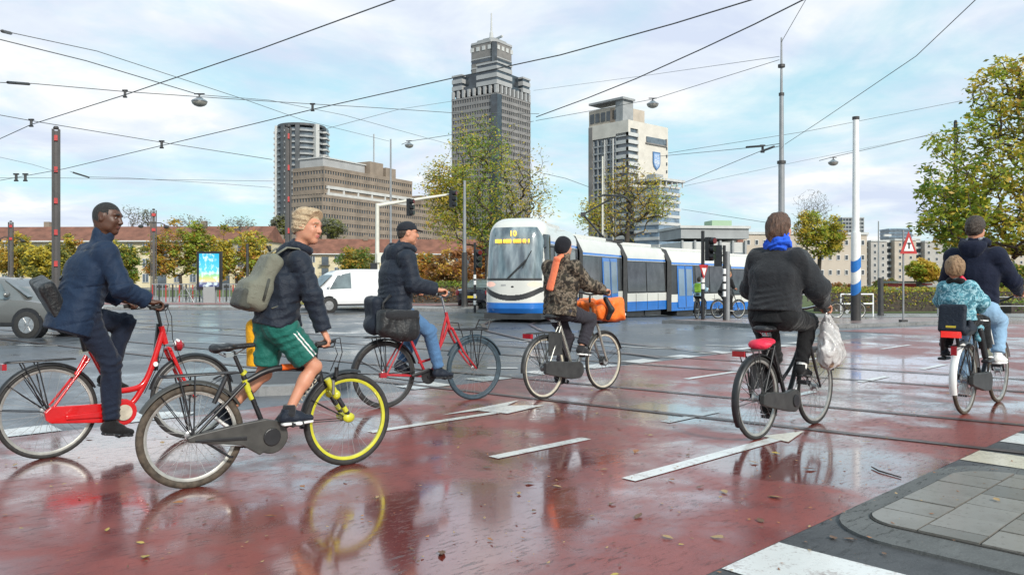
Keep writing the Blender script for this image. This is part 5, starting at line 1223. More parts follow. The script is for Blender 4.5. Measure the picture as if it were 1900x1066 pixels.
# ---------------------------------------------------------------- cars
M['car_grey'] = mat('car_paint_grey', (.19, .19, .18), .25, .5, coat=.8); M['car_black'] = mat('car_paint_black', (.02, .022, .03), .2, .3, coat=.8); M['van_white'] = mat('van_paint_white', (.78, .78, .78), .3, coat=.6, noise=(1, .04))
M['car_glass'] = mat('car_glass', (.12, .15, .16), .05, spec=.9, noise=(1.2, .5)); M['plate'] = mat('yellow_plate', (.65, .5, .05), .4); M['headlight'] = mat('headlight_glass', (.6, .62, .65), .1, coat=1.)
def car(name, label, cat, loc, rz, paint, st, wheels, wr, hw, windows, nose_x, tail_x, lamp_z, bumper_z=.5):
    """st: stations (x, sill, belt, roof, half width at belt, half width at roof); x grows towards the nose"""
    t = thing(name, label, cat, loc, rz); mb = MB()
    def sec(x, sill, belt, roof, wb, wr_):
        return [(x, -wb * .92, sill), (x, -wb * .99, sill + .12), (x, -wb - .015, (sill + belt) / 2), (x, -wb, belt), (x, -wr_, max(belt + .002, roof - .07)), (x, -wr_ + .12, roof), (x, wr_ - .12, roof), (x, wr_, max(belt + .002, roof - .07)), (x, wb, belt), (x, wb + .015, (sill + belt) / 2), (x, wb * .99, sill + .12), (x, wb * .92, sill)]
    for s in st: mb.v += [Vector(p) for p in sec(*s)]
    n = 12
    for i in range(len(st) - 1):
        for j in range(n):
            a, b = i * n + j, i * n + (j + 1) % n; mb.f.append((a, b, b + n, a + n)); mb.m.append(0)
    mb.f.append(tuple(range(n))[::-1]); mb.f.append(tuple(range((len(st) - 1) * n, len(st) * n))); mb.m += [0, 0]
    b = mb.build('body', [M[paint]], t, 32)
    def lerp(x):
        for i in range(len(st) - 1):
            if st[i][0] <= x <= st[i + 1][0]:
                u = (x - st[i][0]) / (st[i + 1][0] - st[i][0]); return [st[i][k] + (st[i + 1][k] - st[i][k]) * u for k in range(6)]
    for (x0, x1, x2, x3, side) in windows:     # bottom x0..x1, top x3..x2
        q = []
        for x, top in ((x0, 0), (x1, 0), (x2, 1), (x3, 1)):
            _, sl, be, ro, wb, wr_ = lerp(x); u = .93 if top else .06; q.append((x, side * (wb + (wr_ - wb) * u + .022), be + (ro - .07 - be) * u))
        w = MB(); w.add(q + [(x, y - side * .02, z) for x, y, z in q], [(0, 1, 2, 3) if side < 0 else (3, 2, 1, 0), (0, 4, 5, 1), (1, 5, 6, 2), (2, 6, 7, 3), (3, 7, 4, 0)]); w.build('side_window', [M['car_glass']], b)
    for (xa, za, wa, xb, zb, wb_, nm) in [(nose_x[0], nose_x[1], nose_x[2], nose_x[3], nose_x[4], nose_x[5], 'windscreen')] + ([(tail_x[0], tail_x[1], tail_x[2], tail_x[3], tail_x[4], tail_x[5], 'rear_window')] if tail_x else []):
        w = MB(); w.add([(xa, -wa, za), (xa, wa, za), (xb, wb_, zb), (xb, -wb_, zb)], [(0, 1, 2, 3)]); o = w.build(nm, [M['car_glass']], b); sm_ = o.modifiers.new('thickness', 'SOLIDIFY'); sm_.thickness = .02; sm_.offset = 0
    for x in wheels:
        for s in (-1, 1):
            MB().tube([(x, s * (hw - .25), wr + .02), (x, s * (hw + .012), wr + .02)], wr + .07, 24).build('wheel_arch', [M['black']], b, 40)
            w = MB(); w.tube([(0, -.1, 0), (0, -.09, 0), (0, .09, 0), (0, .1, 0)], [wr * .9, wr, wr, wr * .9], 24); w = w.build('wheel', [M['rubber']], t, 40, loc=(x, s * (hw - .07), wr))
            r = MB(); r.tube([(0, s * .08, 0), (0, s * .105, 0)], wr * .62, 16)
            for q in range(6):
                a = q * PI / 3; r.box((wr * .3 * math.cos(a), s * .112, wr * .3 * math.sin(a)), (wr * .5, .012, .045), rot=Matrix.Rotation(-a, 3, 'Y'))
            r.build('rim', [M['alu']], w, 40)
    x0, x1 = st[0][0], st[-1][0]
    for s in (-1, 1):
        MB().ell((x1 - .1, s * (hw - .22), lamp_z), (.14, .17, .09), 10, 6).build('headlight', [M['headlight']], b, 60); MB().ell((x0 + .04, s * (hw - .12), lamp_z + .1), (.07, .1, .14), 10, 6).build('tail_light', [M['redlens']], b, 60)
        MB().ell((nose_x[0] - .35, s * (hw + .07), nose_x[1] + .06), (.06, .1, .07), 8, 6).build('door_mirror', [M[paint]], b, 60)
        MB().b2(x0 + .3, x1 - .3, s * hw * .97, s * (hw * .97 + .03), .3, .36).build('sill_trim', [M['black']], b)
    MB().b2(x0 - .03, x0 + .02, -.26, .26, bumper_z, bumper_z + .11).build('number_plate', [M['plate']], b); MB().b2(x1 - .02, x1 + .015, -.26, .26, .35, .46).build('number_plate', [M['plate']], b)
    for x in (st[len(st) // 2][0], ): MB().b2(x, x + .012, -hw - .008, -hw + .01, .38, .9).build('door_seam', [M['black']], b); MB().b2(x - .25, x - .08, -hw - .03, -hw, .78, .81).build('door_handle', [M['black']], b)
    return t
sedan = [(-2.15, .42, .72, .8, .68, .55), (-2.05, .3, .86, .93, .8, .62), (-1.75, .26, .92, 1.0, .86, .62), (-1.35, .26, .92, 1.18, .87, .6), (-.85, .26, .92, 1.4, .88, .6), (-.1, .26, .91, 1.44, .88, .61), (.45, .26, .9, 1.4, .88, .6), (.95, .26, .89, 1.13, .88, .62), (1.25, .26, .88, .96, .87, .65), (1.75, .27, .8, .87, .85, .62), (2.1, .3, .66, .72, .76, .5), (2.2, .36, .5, .55, .62, .4)]
p = G(50, 626)
car('parked_car', 'grey saloon car cut off by the left edge of the picture', 'car', (p.x - 1.15, p.y + .8, 0), R(-4), 'car_grey', sedan, (-1.35, 1.32), .31, .88,
    [(-.05, .86, .5, -.1, -1), (-1.2, -.15, -.2, -.85, -1), (-.05, .86, .5, -.1, 1), (-1.2, -.15, -.2, -.85, 1)], (1.22, .96, .7, .52, 1.36, .52), (-1.78, 1.0, .62, -.95, 1.36, .5), .66)
p = at(897, 38.5)
car('parked_car', 'dark blue black car with a yellow plate, half hidden behind the tram nose', 'car', (p.x + .1, p.y + 2, 0), R(72), 'car_black', sedan, (-1.35, 1.32), .31, .88,
    [(-.05, .86, .5, -.1, -1), (-1.2, -.15, -.2, -.85, -1)], (1.22, .96, .7, .52, 1.36, .52), (-1.78, 1.0, .62, -.95, 1.36, .5), .66)
van = [(-2.18, .3, .95, 1.62, .84, .74), (-2.12, .28, .98, 1.76, .87, .76), (-1.4, .28, .98, 1.83, .88, .76), (.1, .28, .98, 1.83, .88, .76), (.7, .28, .98, 1.78, .88, .74), (1.05, .28, .97, 1.6, .88, .7), (1.42, .28, .96, 1.2, .87, .68), (1.68, .28, .94, 1.04, .86, .66), (1.95, .3, .84, .9, .82, .6), (2.15, .34, .68, .74, .74, .5), (2.2, .4, .55, .6, .64, .4)]
p = at(652, 34.6)
car('delivery_van', 'small white delivery van passing behind the boy', 'van', (p.x, p.y, 0), R(180 + 33), 'van_white', van, (-1.4, 1.33), .31, .88,
    [(.35, 1.3, .92, .35, 1), (.35, 1.3, .92, .35, -1)], (1.72, 1.03, .68, 1.1, 1.58, .62), None, .78)
# ---------------------------------------------------------------- bicycles
class Frame:      # a bicycle's own frame: x forward along the ground line, y to its left, z up, origin under the rear axle
    def __init__(s, rear=None, front=None, o=None, ang=None, z=0.):
        s.o = G(*rear, z) if rear else Vector(o)
        if front: q = G(*front, z) - s.o; s.wb = q.length; s.a = math.atan2(q.y, q.x)
        else: s.wb = 1.08; s.a = ang
        s.u = np.array([math.cos(s.a), math.sin(s.a), 0]); s.n = np.array([-math.sin(s.a), math.cos(s.a), 0])
    def J(s, px, py, y=0.):     # where the sight line through (px, py) meets the plane at lateral offset y
        r = np.array([(px - CX) / F, 1, -(py - HY) / F]); c = np.array([0, 0, HC]); o = V3(s.o)
        t = (y - (c - o) @ s.n) / (r @ s.n); p = c + t * r - o
        return np.array([p @ s.u, y, p[2]])
def wheel_meshes(key, Rw, rt, tyre_m, rim_m, rimw, spoke_m='spoke', hub=.03, nsp=32):
    mb = MB(); n = 56; mb.tube([((Rw - rt) * math.cos(2 * PI * i / n), 0, (Rw - rt) * math.sin(2 * PI * i / n)) for i in range(n)], rt, 10, True); ty = mb.mesh('tyre', [M[tyre_m]], 180)
    mb = MB(); r0 = Rw - 2 * rt + .004; k = [(r0, -rimw), (r0 + .006, -rimw * .9), (r0 + .006, rimw * .9), (r0, rimw), (r0 - .018, rimw * .55), (r0 - .018, -rimw * .55)]
    for i in range(n):
        a = 2 * PI * i / n
        for (r, y) in k: mb.v.append(Vector((r * math.cos(a), y, r * math.sin(a))))
    for i in range(n):
        for j in range(6): mb.f.append((i * 6 + j, i * 6 + (j + 1) % 6, ((i + 1) % n) * 6 + (j + 1) % 6, ((i + 1) % n) * 6 + j)); mb.m.append(0)
    rm = mb.mesh('rim', [M[rim_m]], 40)
    mb = MB()
    for i in range(nsp):
        s = -1 if i % 2 else 1; a = 2 * PI * i / nsp; b = a + (.62 if (i // 2) % 2 else -.62)
        mb.tube([(hub * .8 * math.cos(b), s * .028, hub * .8 * math.sin(b)), ((r0 - .012) * math.cos(a), s * .004, (r0 - .012) * math.sin(a))], .0015, 3)
    sp = mb.mesh('spokes', [M[spoke_m]])
    mb = MB(); mb.tube([(0, -.055, 0), (0, -.034, 0), (0, -.033, 0), (0, -.026, 0), (0, -.02, 0), (0, .02, 0), (0, .026, 0), (0, .033, 0), (0, .034, 0), (0, .055, 0)], [.009, .009, hub, hub, hub * .55, hub * .55, hub, hub, .009, .009], 14); hb = mb.mesh('wheel', [M['alu'] if hub < .04 else M['steel']], 40)
    return ty, rm, sp, hb
def wheel(root, ms, x, Rw, steer=0.):
    w = link('wheel', ms[3], root, (x, 0, Rw), (0, random.Random(int(x * 99) + int(Rw * 999)).uniform(0, 6), steer))
    link('tyre', ms[0], w); link('rim', ms[1], w); s = link('spokes', ms[2], w); s['kind'] = 'stuff'; return w
def arc(cx, cz, r, a0, a1, n=18): return [Vector((cx + r * math.cos(R(a0 + (a1 - a0) * i / n)), 0, cz + r * math.sin(R(a0 + (a1 - a0) * i / n)))) for i in range(n + 1)]
def mudguard(root, cx, cz, r, a0, a1, m, w=.032, name='mudguard'):
    mb = MB(); n = 22; prof = [(-w, -.014), (-w * .8, -.002), (-w * .35, .006), (w * .35, .006), (w * .8, -.002), (w, -.014), (w * .75, -.006), (-w * .75, -.006)]
    for i in range(n + 1):
        a = R(a0 + (a1 - a0) * i / n)
        for (y, d) in prof: mb.v.append(Vector((cx + (r + d) * math.cos(a), y, cz + (r + d) * math.sin(a))))
    k = len(prof)
    for i in range(n):
        for j in range(k): mb.f.append((i * k + j, i * k + (j + 1) % k, (i + 1) * k + (j + 1) % k, (i + 1) * k + j)); mb.m.append(0)
    return mb.build(name, [M[m]], root, 50)
def saddle(root, x, z, m, L=.26, w=.15, tilt=0., name='saddle'):
    pr = [cap((-.08, 0, 0), (.0, 0, .0), (w / 2, .022), (w / 2 * .8, .022), .03, side=(0, 1, 0)), cap((0, 0, 0), (L - .1, 0, -.005), (w / 2 * .62, .022), (.022, .016), .03, side=(0, 1, 0)), cap((-.09, -.03, .0), (-.09, .03, .0), .026, .026, .03)]
    o = part(name, pr, .006, M[m], root, smooth=1); o.location = (x, 0, z); o.rotation_euler = (0, tilt, 0)
    mb = MB()
    for s in (-1, 1): mb.tube([(-.08, s * .03, -.02), (-.03, s * .022, -.055), (.04, s * .02, -.055), (.12, s * .012, -.02)], .0045, 5); 
    mb.box((0, 0, -.05), (.05, .06, .03)); mb.build('saddle_rails', [M['chrome']], o, 50); return o
def crank(root, bb, ang, ring=.075, m='black', y0=.0, ringm='steel', arm='alu'):
    c = MB(); c.tube([(0, -.07, 0), (0, .07, 0)], .018, 10); n = 28
    for i in range(n): a = 2 * PI * i / n; b = 2 * PI * (i + 1) / n
    c.tube([(0, -.05, 0), (0, -.044, 0)], ring, 28); o = c.build('crankset', [M[ringm]], root, 40, loc=(bb[0], 0, bb[1]))
    for s in (-1, 1):
        a = ang + (0 if s < 0 else PI); e = Vector((.17 * math.cos(a), s * .1, .17 * math.sin(a)))
        MB().tube([(0, s * .075, 0), (e.x, s * .085, e.z)], [.014, .011], 8, flat=.7).build('crank_arm', [M[arm]], o, 50)
        p = MB(); p.box((e.x, s * .145, e.z), (.085, .075, .022)); p.box((e.x + .035, s * .145, e.z), (.012, .085, .03)); p.box((e.x - .035, s * .145, e.z), (.012, .085, .03)); p.build('pedal', [M['black']], o)
    return o
def chaincase(root, pts, m, y=-.06, t=.022, name='chain_case'):
    return MB().prism(pts, y - t, y + t, axis='y').build(name, [M[m]], root)
def bevel(o, w=.008, s=2): b = o.modifiers.new('soft edges', 'BEVEL'); b.width = w; b.segments = s; b.limit_method = 'ANGLE'; return o
def arcpts(cx, cz, r, a0, a1, n=8): return [(cx + r * math.cos(R(a0 + (a1 - a0) * i / n)), cz + r * math.sin(R(a0 + (a1 - a0) * i / n))) for i in range(n + 1)]
def fork(root, top, hub, m, r=.013, w=.055, bend=.03):
    o = None
    mb = MB(); top = Vector(top); hub = Vector(hub); mb.tube([top + Vector((0, -w, 0)), top + Vector((0, -w * .7, .018)), top + Vector((0, 0, .024)), top + Vector((0, w * .7, .018)), top + Vector((0, w, 0))], r * 1.1, 8)
    for s in (-1, 1):
        d = hub - top; mb.tube([top + Vector((0, s * w, 0)), top + d * .55 + Vector((-bend * .35, s * w, 0)), top + d * .85 + Vector((-bend * .2, s * w, 0)), hub + Vector((0, s * w, 0))], [r * 1.15, r, r * .8, r * .7], 8)
    return mb.build('fork', [M[m]], root, 50)
def handlebar(root, stem, grip, m, gm='rubber', rise=.03, fwd=.06, r=.0115):
    """stem: top of the stem (x, z); grip: (x, half width, z) centre of the right grip"""
    mb = MB(); pts = []
    for s in (-1, 1):
        half = [Vector((stem[0], 0, stem[1])), Vector((stem[0] + .015, s * .07, stem[1] + rise * .2)), Vector((stem[0] + fwd * .3, s * .16, stem[1] + rise)), Vector((grip[0] + .09, s * (grip[1] - .03), grip[2] + .012)), Vector((grip[0] + .03, s * grip[1], grip[2] + .003)), Vector((grip[0] - .06, s * (grip[1] + .015), grip[2] - .008))]
        pts = half if s < 0 else pts
        mb.tube(half, r, 8)
    o = mb.build('handlebar', [M[m]], root, 60)
    for s in (-1, 1): MB().tube([(grip[0] + .045, s * grip[1], grip[2] + .003), (grip[0] - .065, s * (grip[1] + .016), grip[2] - .008)], .0165, 10).build('grip', [M[gm]], o, 60)
    for s in (-1, 1): MB().tube([(grip[0] + .1, s * (grip[1] - .04), grip[2] - .0), (grip[0] + .07, s * (grip[1] + .0), grip[2] - .028), (grip[0] - .01, s * (grip[1] + .01), grip[2] - .035)], .005, 5).build('brake_lever', [M['black']], o, 60)
    return o
def rack(root, x0, x1, z, hub, m, w=.055, drop=True):
    mb = MB(); mb.tube([(x1, -w * .6, z), (x0 + .03, -w, z), (x0, -w * .6, z), (x0, w * .6, z), (x0 + .03, w, z), (x1, w * .6, z)], .006, 6)
    for q in (.25, .55, .8): x = x0 + (x1 - x0) * q; mb.tube([(x, -w * .95, z), (x, w * .95, z)], .005, 5)
    mb.tube([(x0 + .03, 0, z), (x1, 0, z)], .005, 5)
    for s in (-1, 1):
        mb.tube([(hub[0], s * .06, hub[1]), (x0 + .1, s * w, z)], .0055, 5); mb.tube([(hub[0], s * .06, hub[1]), (x0 + .2, s * w, z)], .0055, 5)
    return mb.build('rear_rack', [M[m]], root, 60)
def stays(root, hub, r, angs, m='black', w=.035):
    mb = MB()
    for a in angs:
        for s in (-1, 1): mb.tube([(hub[0], s * .05, hub[1]), (hub[0] + r * math.cos(R(a)), s * w, hub[1] + r * math.sin(R(a)))], .003, 4)
    return mb.build('mudguard_stays', [M[m]], root)
def cable(root, pts, m='black', r=.0035): return MB().tube(pts, r, 5).build('cable', [M[m]], root, 180)
def frame_tubes(root, m, tubes, name='frame'):
    mb = MB()
    for pts, r in tubes:
        pts = [Vector((p[0], 0, p[1]) if len(p) == 2 else p) for p in pts]
        if len(pts) > 2:      # smooth the bends
            for _ in range(2):
                q = [pts[0]]
                for i in range(len(pts) - 1): q += [pts[i] * .75 + pts[i + 1] * .25, pts[i] * .25 + pts[i + 1] * .75]
                q.append(pts[-1]); pts = q
            if isinstance(r, tuple): r = [r[0] + (r[1] - r[0]) * i / (len(pts) - 1) for i in range(len(pts))]
        mb.tube(pts, list(r) if isinstance(r, (tuple, list)) else r, 10)
    return mb.build(name, [M[m]], root, 50)
def rear_tri(bb, seat, hub, r=.011, w=.06):
    t = []
    for s in (-1, 1): t += [([(bb[0] - .04, s * .03, bb[1]), (hub[0], s * w, hub[1])], r), ([(seat[0], s * .02, seat[1]), (hub[0], s * w, hub[1])], r * .85)]
    return t
def bike_root(fr, label, group=None): return thing('bicycle', label, 'bicycle', fr.o, fr.a, group)

# --- red step-through, left
FA = Frame((88, 850), (357, 812)); Rw = .355; wbA = FA.wb
bk = bike_root(FA, 'glossy red step-through bicycle ridden by the man in the navy jacket')
wm = wheel_meshes('a', Rw, .019, 'rubber', 'rimgrey', .014, hub=.045); wheel(bk, wm, 0, Rw); wheel(bk, wm, wbA, Rw)
bbA = (.52, .30)
frame_tubes(bk, 'red_paint', [([bbA, (.43, .53), (.30, .80)], .019), ([(.862, .93), (.80, .72), (.72, .50), (.62, .46), (.41, .465)], .024), ([(.80, .70), (.70, .47), (.62, .35), bbA], .024), ([(.885, .82), (.848, .97)], .024)] + rear_tri(bbA, (.29, .74), (0, Rw), .012) + [([(.19, -.02, .62), (.27, 0, .76)], .016)])
frame_tubes(bk, 'black', [([(.30, .80), (.22, 1.02)], .014)], 'seat_post'); frame_tubes(bk, 'black', [([(.275, .80), (.245, .93)], .03)], 'seat_clamp')
cc = [(-.03, .30)] + [(.0, .275)] + [(.36, .235)] + arcpts(bbA[0], bbA[1], .105, -110, 110, 12) + [(.36, .385), (0, .40), (-.04, .36)]
bevel(chaincase(bk, cc, 'red_paint', -.065, .024)); bevel(chaincase(bk, [(.10, .325), (.1, .29), (.40, .275), (.42, .33)], 'red_paint', -.095, .008, 'chain_case_ridge'))
mb = MB(); mb.tube([(bbA[0], -.098, bbA[1]), (bbA[0], -.104, bbA[1])], .062, 24); mb.build('chain_case_disc', [M['rimcream']], bk, 40)
crank(bk, bbA, R(-100)); fork(bk, (.905, 0, .76), (wbA, 0, Rw), 'red_paint', .015, .055, .04)
mudguard(bk, 0, Rw, Rw + .014, 25, 188, 'black', .03); mudguard(bk, wbA, Rw, Rw + .014, 15, 165, 'black', .03); stays(bk, (0, Rw), Rw, (120, 140, 172)); stays(bk, (wbA, Rw), Rw, (160, 30))
rack(bk, -.28, .19, .745, (0, Rw), 'black', .05)
MB().box((-.29, 0, .715), (.03, .07, .045)).build('tail_light', [M['redlens']], bk)
frame_tubes(bk, 'black', [([(.848, .95), (.835, 1.02), (.815, 1.10)], .014)], 'stem'); handlebar(bk, (.815, 1.10), (.715, .27, 1.14), 'black', rise=.03, fwd=-.02)
saddle(bk, .16, 1.03, 'leather', .28, .19, R(-4)); MB().lathe([(0, -.03), (.045, -.02), (.05, .02), (.02, .05), (0, .05)], n=14).build('headlight', [M['redlens'], M['chrome']], bk, 50, loc=(.985, 0, .80), rot=(0, R(90), 0))
MB().tube([(.955, 0, .80), (.985, 0, .825), (1.01, 0, .81)], [.02, .036, .03], 10).build('headlight_shell', [M['whiteplastic']], bk, 60)
cable(bk, [(.81, -.03, 1.10), (.86, -.07, 1.16), (.91, -.06, 1.05), (.93, -.03, .86), (1.02, -.05, .62), (wbA, -.06, Rw + .02)]); cable(bk, [(.80, .1, 1.12), (.89, .05, 1.14), (.92, .03, .98), (.87, .03, .72), (.72, .02, .42)])
o = MB().prism([(.79, .60), (.835, .60), (.865, .98), (.83, .99)], .03, .06, axis='y').build('coat_guard', [M['black']], bk); MB().lathe([(0, 0), (.02, 0), (.02, .008), (0, .008)], n=16).build('head_badge', [M['white']], bk, loc=(.79, -.03, .66), rot=(R(90), 0, 0))
# --- black cruiser with lime rims, the boy's
FB = Frame((355, 905), (645, 862)); Rb = .338; wbB = FB.wb
bk = bike_root(FB, 'black bicycle with lime yellow front rim and fork, straddled by the boy in green shorts')
wmr = wheel_meshes('br', Rb, .026, 'rubber_brown', 'rimgrey', .014, hub=.035); wmf = wheel_meshes('bf', Rb, .025, 'rubber', 'yellow', .017, hub=.022); wheel(bk, wmr, 0, Rb); wheel(bk, wmf, wbB, Rb)
bbB = (.50, .29)
frame_tubes(bk, 'black', [([bbB, (.41, .52), (.335, .71)], .017), ([(.35, .665), (.52, .745), (.72, .745), (.865, .70)], (.02, .022)), ([(.875, .67), (.74, .56), (.60, .40), bbB], .026), ([(.90, .60), (.862, .74)], .023)] + rear_tri(bbB, (.345, .66), (0, Rb), .012))
MB().tube([(.60, 0, .7472), (.70, 0, .7472)], .0232, 12).build('orange_decal', [M['orange']], bk, 60)
mb = MB().tube([(.372, 0, .60), (.345, 0, .68)], .0215, 12).tube([(.345, 0, .72), (.33, 0, .735)], .024, 10).build('seat_clamp', [M['yellow']], bk, 60); MB().tube([(.395, 0, .545), (.372, 0, .60)], .019, 12).build('yellow_decal', [M['yellow']], bk, 60)
tx = text('frame_lettering', 'BATAVUS', .075, M['rimcream'], bk, (.735, -.0275, .535), (R(90), R(-51), 0), .001)
frame_tubes(bk, 'black', [([(.335, .71), (.265, .875)], .0135)], 'seat_post'); saddle(bk, .235, .905, 'leather', .27, .16, R(-4))
cc = [(-.04, .315), (.30, .255), (.42, .175)] + arcpts(bbB[0], bbB[1], .115, -120, 60, 10) + [(.46, .415), (.30, .40), (.0, .36), (-.05, .345)]
bevel(chaincase(bk, cc, 'greyplastic', -.075, .02)); bevel(chaincase(bk, arcpts(bbB[0], bbB[1], .06, 0, 345, 20), 'black', -.1, .006, 'chain_case_disc')); bevel(chaincase(bk, [(.0, .31), (.33, .29), (.33, .315), (.0, .33)], 'black', -.098, .004, 'chain_case_slot'))
crank(bk, bbB, R(28), arm='black')
top = Vector((.915, 0, .64)); hub = Vector((wbB, 0, Rb)); mb = MB(); mb2 = MB(); d = hub - top
for s in (-1, 1):
    q = Vector((0, s * .062, 0)); mb.tube([top + q + d * .0, top + q + d * .42], .021, 10); mb2.tube([top + q + d * .38, top + q + d * .86], .017, 10); mb.tube([top + q + d * .8, hub + q + Vector((-.01, 0, .03)), hub + q + Vector((.02, 0, -.005))], [.018, .03, .02], 10)
mb.tube([top + Vector((0, -.062, .01)), top + Vector((0, 0, .04)), top + Vector((0, .062, .01))], .024, 10)
fk = mb2.build('fork', [M['black']], bk, 50)
yl = MB()
for s in (-1, 1):
    q = Vector((0, s * .062, 0)); yl.tube([top + q - d * .03, top + q + d * .34], .0235, 12); yl.ell(top + q + d * .36, (.032, .03, .035), 10, 8); yl.ell(hub + q + Vector((-.018, 0, .02)), (.045, .024, .036), 10, 8); yl.tube([top + q + d * .66, top + q + d * .78], .0195, 10)
yl.build('fork_cover', [M['yellow']], fk, 50)
MB().tube([top + Vector((.03, -.09, .0)), top + Vector((.03, -.09, -.1))], .011, 6).tube([top + Vector((.03, .09, .0)), top + Vector((.03, .09, -.1))], .011, 6).build('rim_brake', [M['alu']], fk, 60)
mudguard(bk, 0, Rb, Rb + .02, 30, 150, 'greyplastic', .036); mudguard(bk, wbB, Rb, Rb + .02, 75, 185, 'black', .036); stays(bk, (0, Rb), Rb, (100, 125)); stays(bk, (wbB, Rb), Rb, (150, 178))
rack(bk, -.19, .30, .735, (0, Rb), 'black', .055); MB().tube([(.12, -.08, .55), (.2, -.08, .72)], .016, 8).build('pump', [M['black']], bk, 60)
frame_tubes(bk, 'black', [([(.862, .72), (.845, .80), (.86, .88)], .015)], 'stem'); handlebar(bk, (.86, .88), (.80, .27, .925), 'black', rise=.02, fwd=-.02)
cable(bk, [(.87, -.20, .93), (.95, -.19, .95), (1.0, -.12, .84), (.98, -.07, .70)]); cable(bk, [(.87, -.03, .88), (.96, -.05, .93), (1.0, -.04, .82), (.95, -.03, .7)]); MB().tube([(.985, -.06, .73), (.98, -.06, .66)], .016, 8).build('bell', [M['black']], bk, 60)
MB().tube([(.02, -.05, .34), (.22, -.09, .19), (.24, -.1, .19)], .009, 6).build('kickstand', [M['black']], bk, 60); cable(bk, [(.05, -.06, .30), (.2, -.09, .27), (.34, -.08, .25)], 'steel', .007)
# --- worn red bicycle, centre left
FC = Frame((713, 757), (880, 741)); wbC = FC.wb
bk = bike_root(FC, 'worn red bicycle with blue tinged front tyre, ridden by the man in the cap')
wr_ = wheel_meshes('cr', .357, .02, 'rubber', 'black', .014, hub=.03); wf_ = wheel_meshes('cf', .357, .022, 'rubber_blue', 'rubber_blue', .014, hub=.025); wheel(bk, wr_, 0, .357); wheel(bk, wf_, wbC, .357)
bbC = (.50, .31); FJ = FC.J
frame_tubes(bk, 'red2', [([bbC, (.35, .62), (.22, .90)], .016), ([(.745, .95), (.70, .80), (.66, .60), (.62, .43), bbC], .016), ([(.77, .86), (.70, .68), (.60, .50), (.40, .46)], .015), ([(.79, .80), (.74, 1.0)], .019)] + rear_tri(bbC, (.26, .80), (0, .357), .011))
fork(bk, (.80, 0, .80), (wbC, 0, .357), 'red2', .014, .055, .09); mb = MB()
for s in (-1, 1): mb.tube([(.80, s * .055, .80), (.92, s * .06, .58), (wbC - .03, s * .062, .39)], .008, 6)
mb.build('fork_brace', [M['red2']], bk, 60)
frame_tubes(bk, 'steel', [([(.22, .88), (.17, .99)], .013)], 'seat_post'); saddle(bk, .12, .99, 'leather', .27, .2)
frame_tubes(bk, 'chrome', [([(.735, 1.0), (.70, 1.12), (.69, 1.16)], .012)], 'stem'); handlebar(bk, (.69, 1.165), (.555, .27, 1.21), 'chrome', rise=.05, fwd=-.02)
bevel(chaincase(bk, [(.28, .34), (.47, .40), (.50, .405), (.50, .37), (.30, .31)], 'black', -.07, .012)); crank(bk, bbC, R(-6), .085, ringm='black', arm='black'); MB().tube([(0, -.05, .37), (.5, -.052, .385)], .006, 5).tube([(0, -.05, .33), (.5, -.052, .235)], .006, 5).build('chain', [M['black']], bk)
mudguard(bk, 0, .357, .375, 15, 185, 'black', .032); mudguard(bk, wbC, .357, .377, 20, 155, 'rubber_blue', .03); stays(bk, (0, .357), .36, (95, 150, 175)); stays(bk, (wbC, .357), .36, (60, 85))
rack(bk, -.22, .22, .755, (0, .357), 'black', .06)
mb = MB(); mb.tube([(.86, -.12, .80), (1.2, -.13, .80), (1.22, -.1, .81), (1.22, .1, .81), (1.2, .13, .80), (.86, .12, .80), (.84, 0, .81), (.86, -.12, .80)], .008, 6)
for x in (.95, 1.04, 1.13): mb.tube([(x, -.125, .80), (x, .125, .80)], .006, 5)
mb.tube([(1.2, -.13, .80), (1.245, -.12, .90), (1.245, .12, .90), (1.2, .13, .80)], .008, 6); mb.tube([(.86, -.1, .8), (.84, -.1, .88), (.84, .1, .88), (.86, .1, .8)], .007, 6)
for s in (-1, 1): mb.tube([(1.13, s * .125, .80), (wbC, s * .07, .36)], .006, 5); mb.tube([(1.0, s * .125, .80), (wbC, s * .07, .36)], .006, 5)
mb.build('front_rack', [M['black']], bk, 60); MB().box((-.05, -.07, .36), (.07, .05, .05)).build('tail_light', [M['redlens']], bk)
# --- silver city bicycle with the delivery bag
FD = Frame((1010, 740), (1120, 722)); wbD = FD.wb
bk = bike_root(FD, 'silver city bicycle with front carrier, ridden by the courier in camouflage')
wm = wheel_meshes('d', .357, .018, 'rubber', 'rimcream', .014, hub=.045); wheel(bk, wm, 0, .357); wheel(bk, wm, wbD, .357); bbD = (.51, .30)
frame_tubes(bk, 'silver', [([bbD, (.38, .60), (.25, .88)], .02), ([(.88, .92), (.78, .66), (.66, .42), bbD], .024), ([(.90, .85), (.86, 1.02)], .022)] + rear_tri(bbD, (.27, .82), (0, .357), .012)); fork(bk, (.92, 0, .80), (wbD, 0, .357), 'silver', .016, .056, .03)
MB().tube([(wbD, -.03, .357), (wbD, .03, .357)], .06, 18).build('hub_brake', [M['darkgrey']], bk, 60)
bevel(chaincase(bk, [(-.07, .30), (0, .28), (.38, .20)] + arcpts(bbD[0], bbD[1], .1, -100, 100, 10) + [(.3, .41), (0, .44), (-.07, .42)], 'darkgrey', -.07, .026)); crank(bk, bbD, R(80))
frame_tubes(bk, 'black', [([(.25, .86), (.20, .96)], .014)], 'seat_post'); saddle(bk, .17, .935, 'leather', .27, .2); frame_tubes(bk, 'black', [([(.86, 1.0), (.83, 1.12), (.85, 1.18)], .014)], 'stem'); handlebar(bk, (.85, 1.18), (.81, .28, 1.20), 'black', rise=.02)
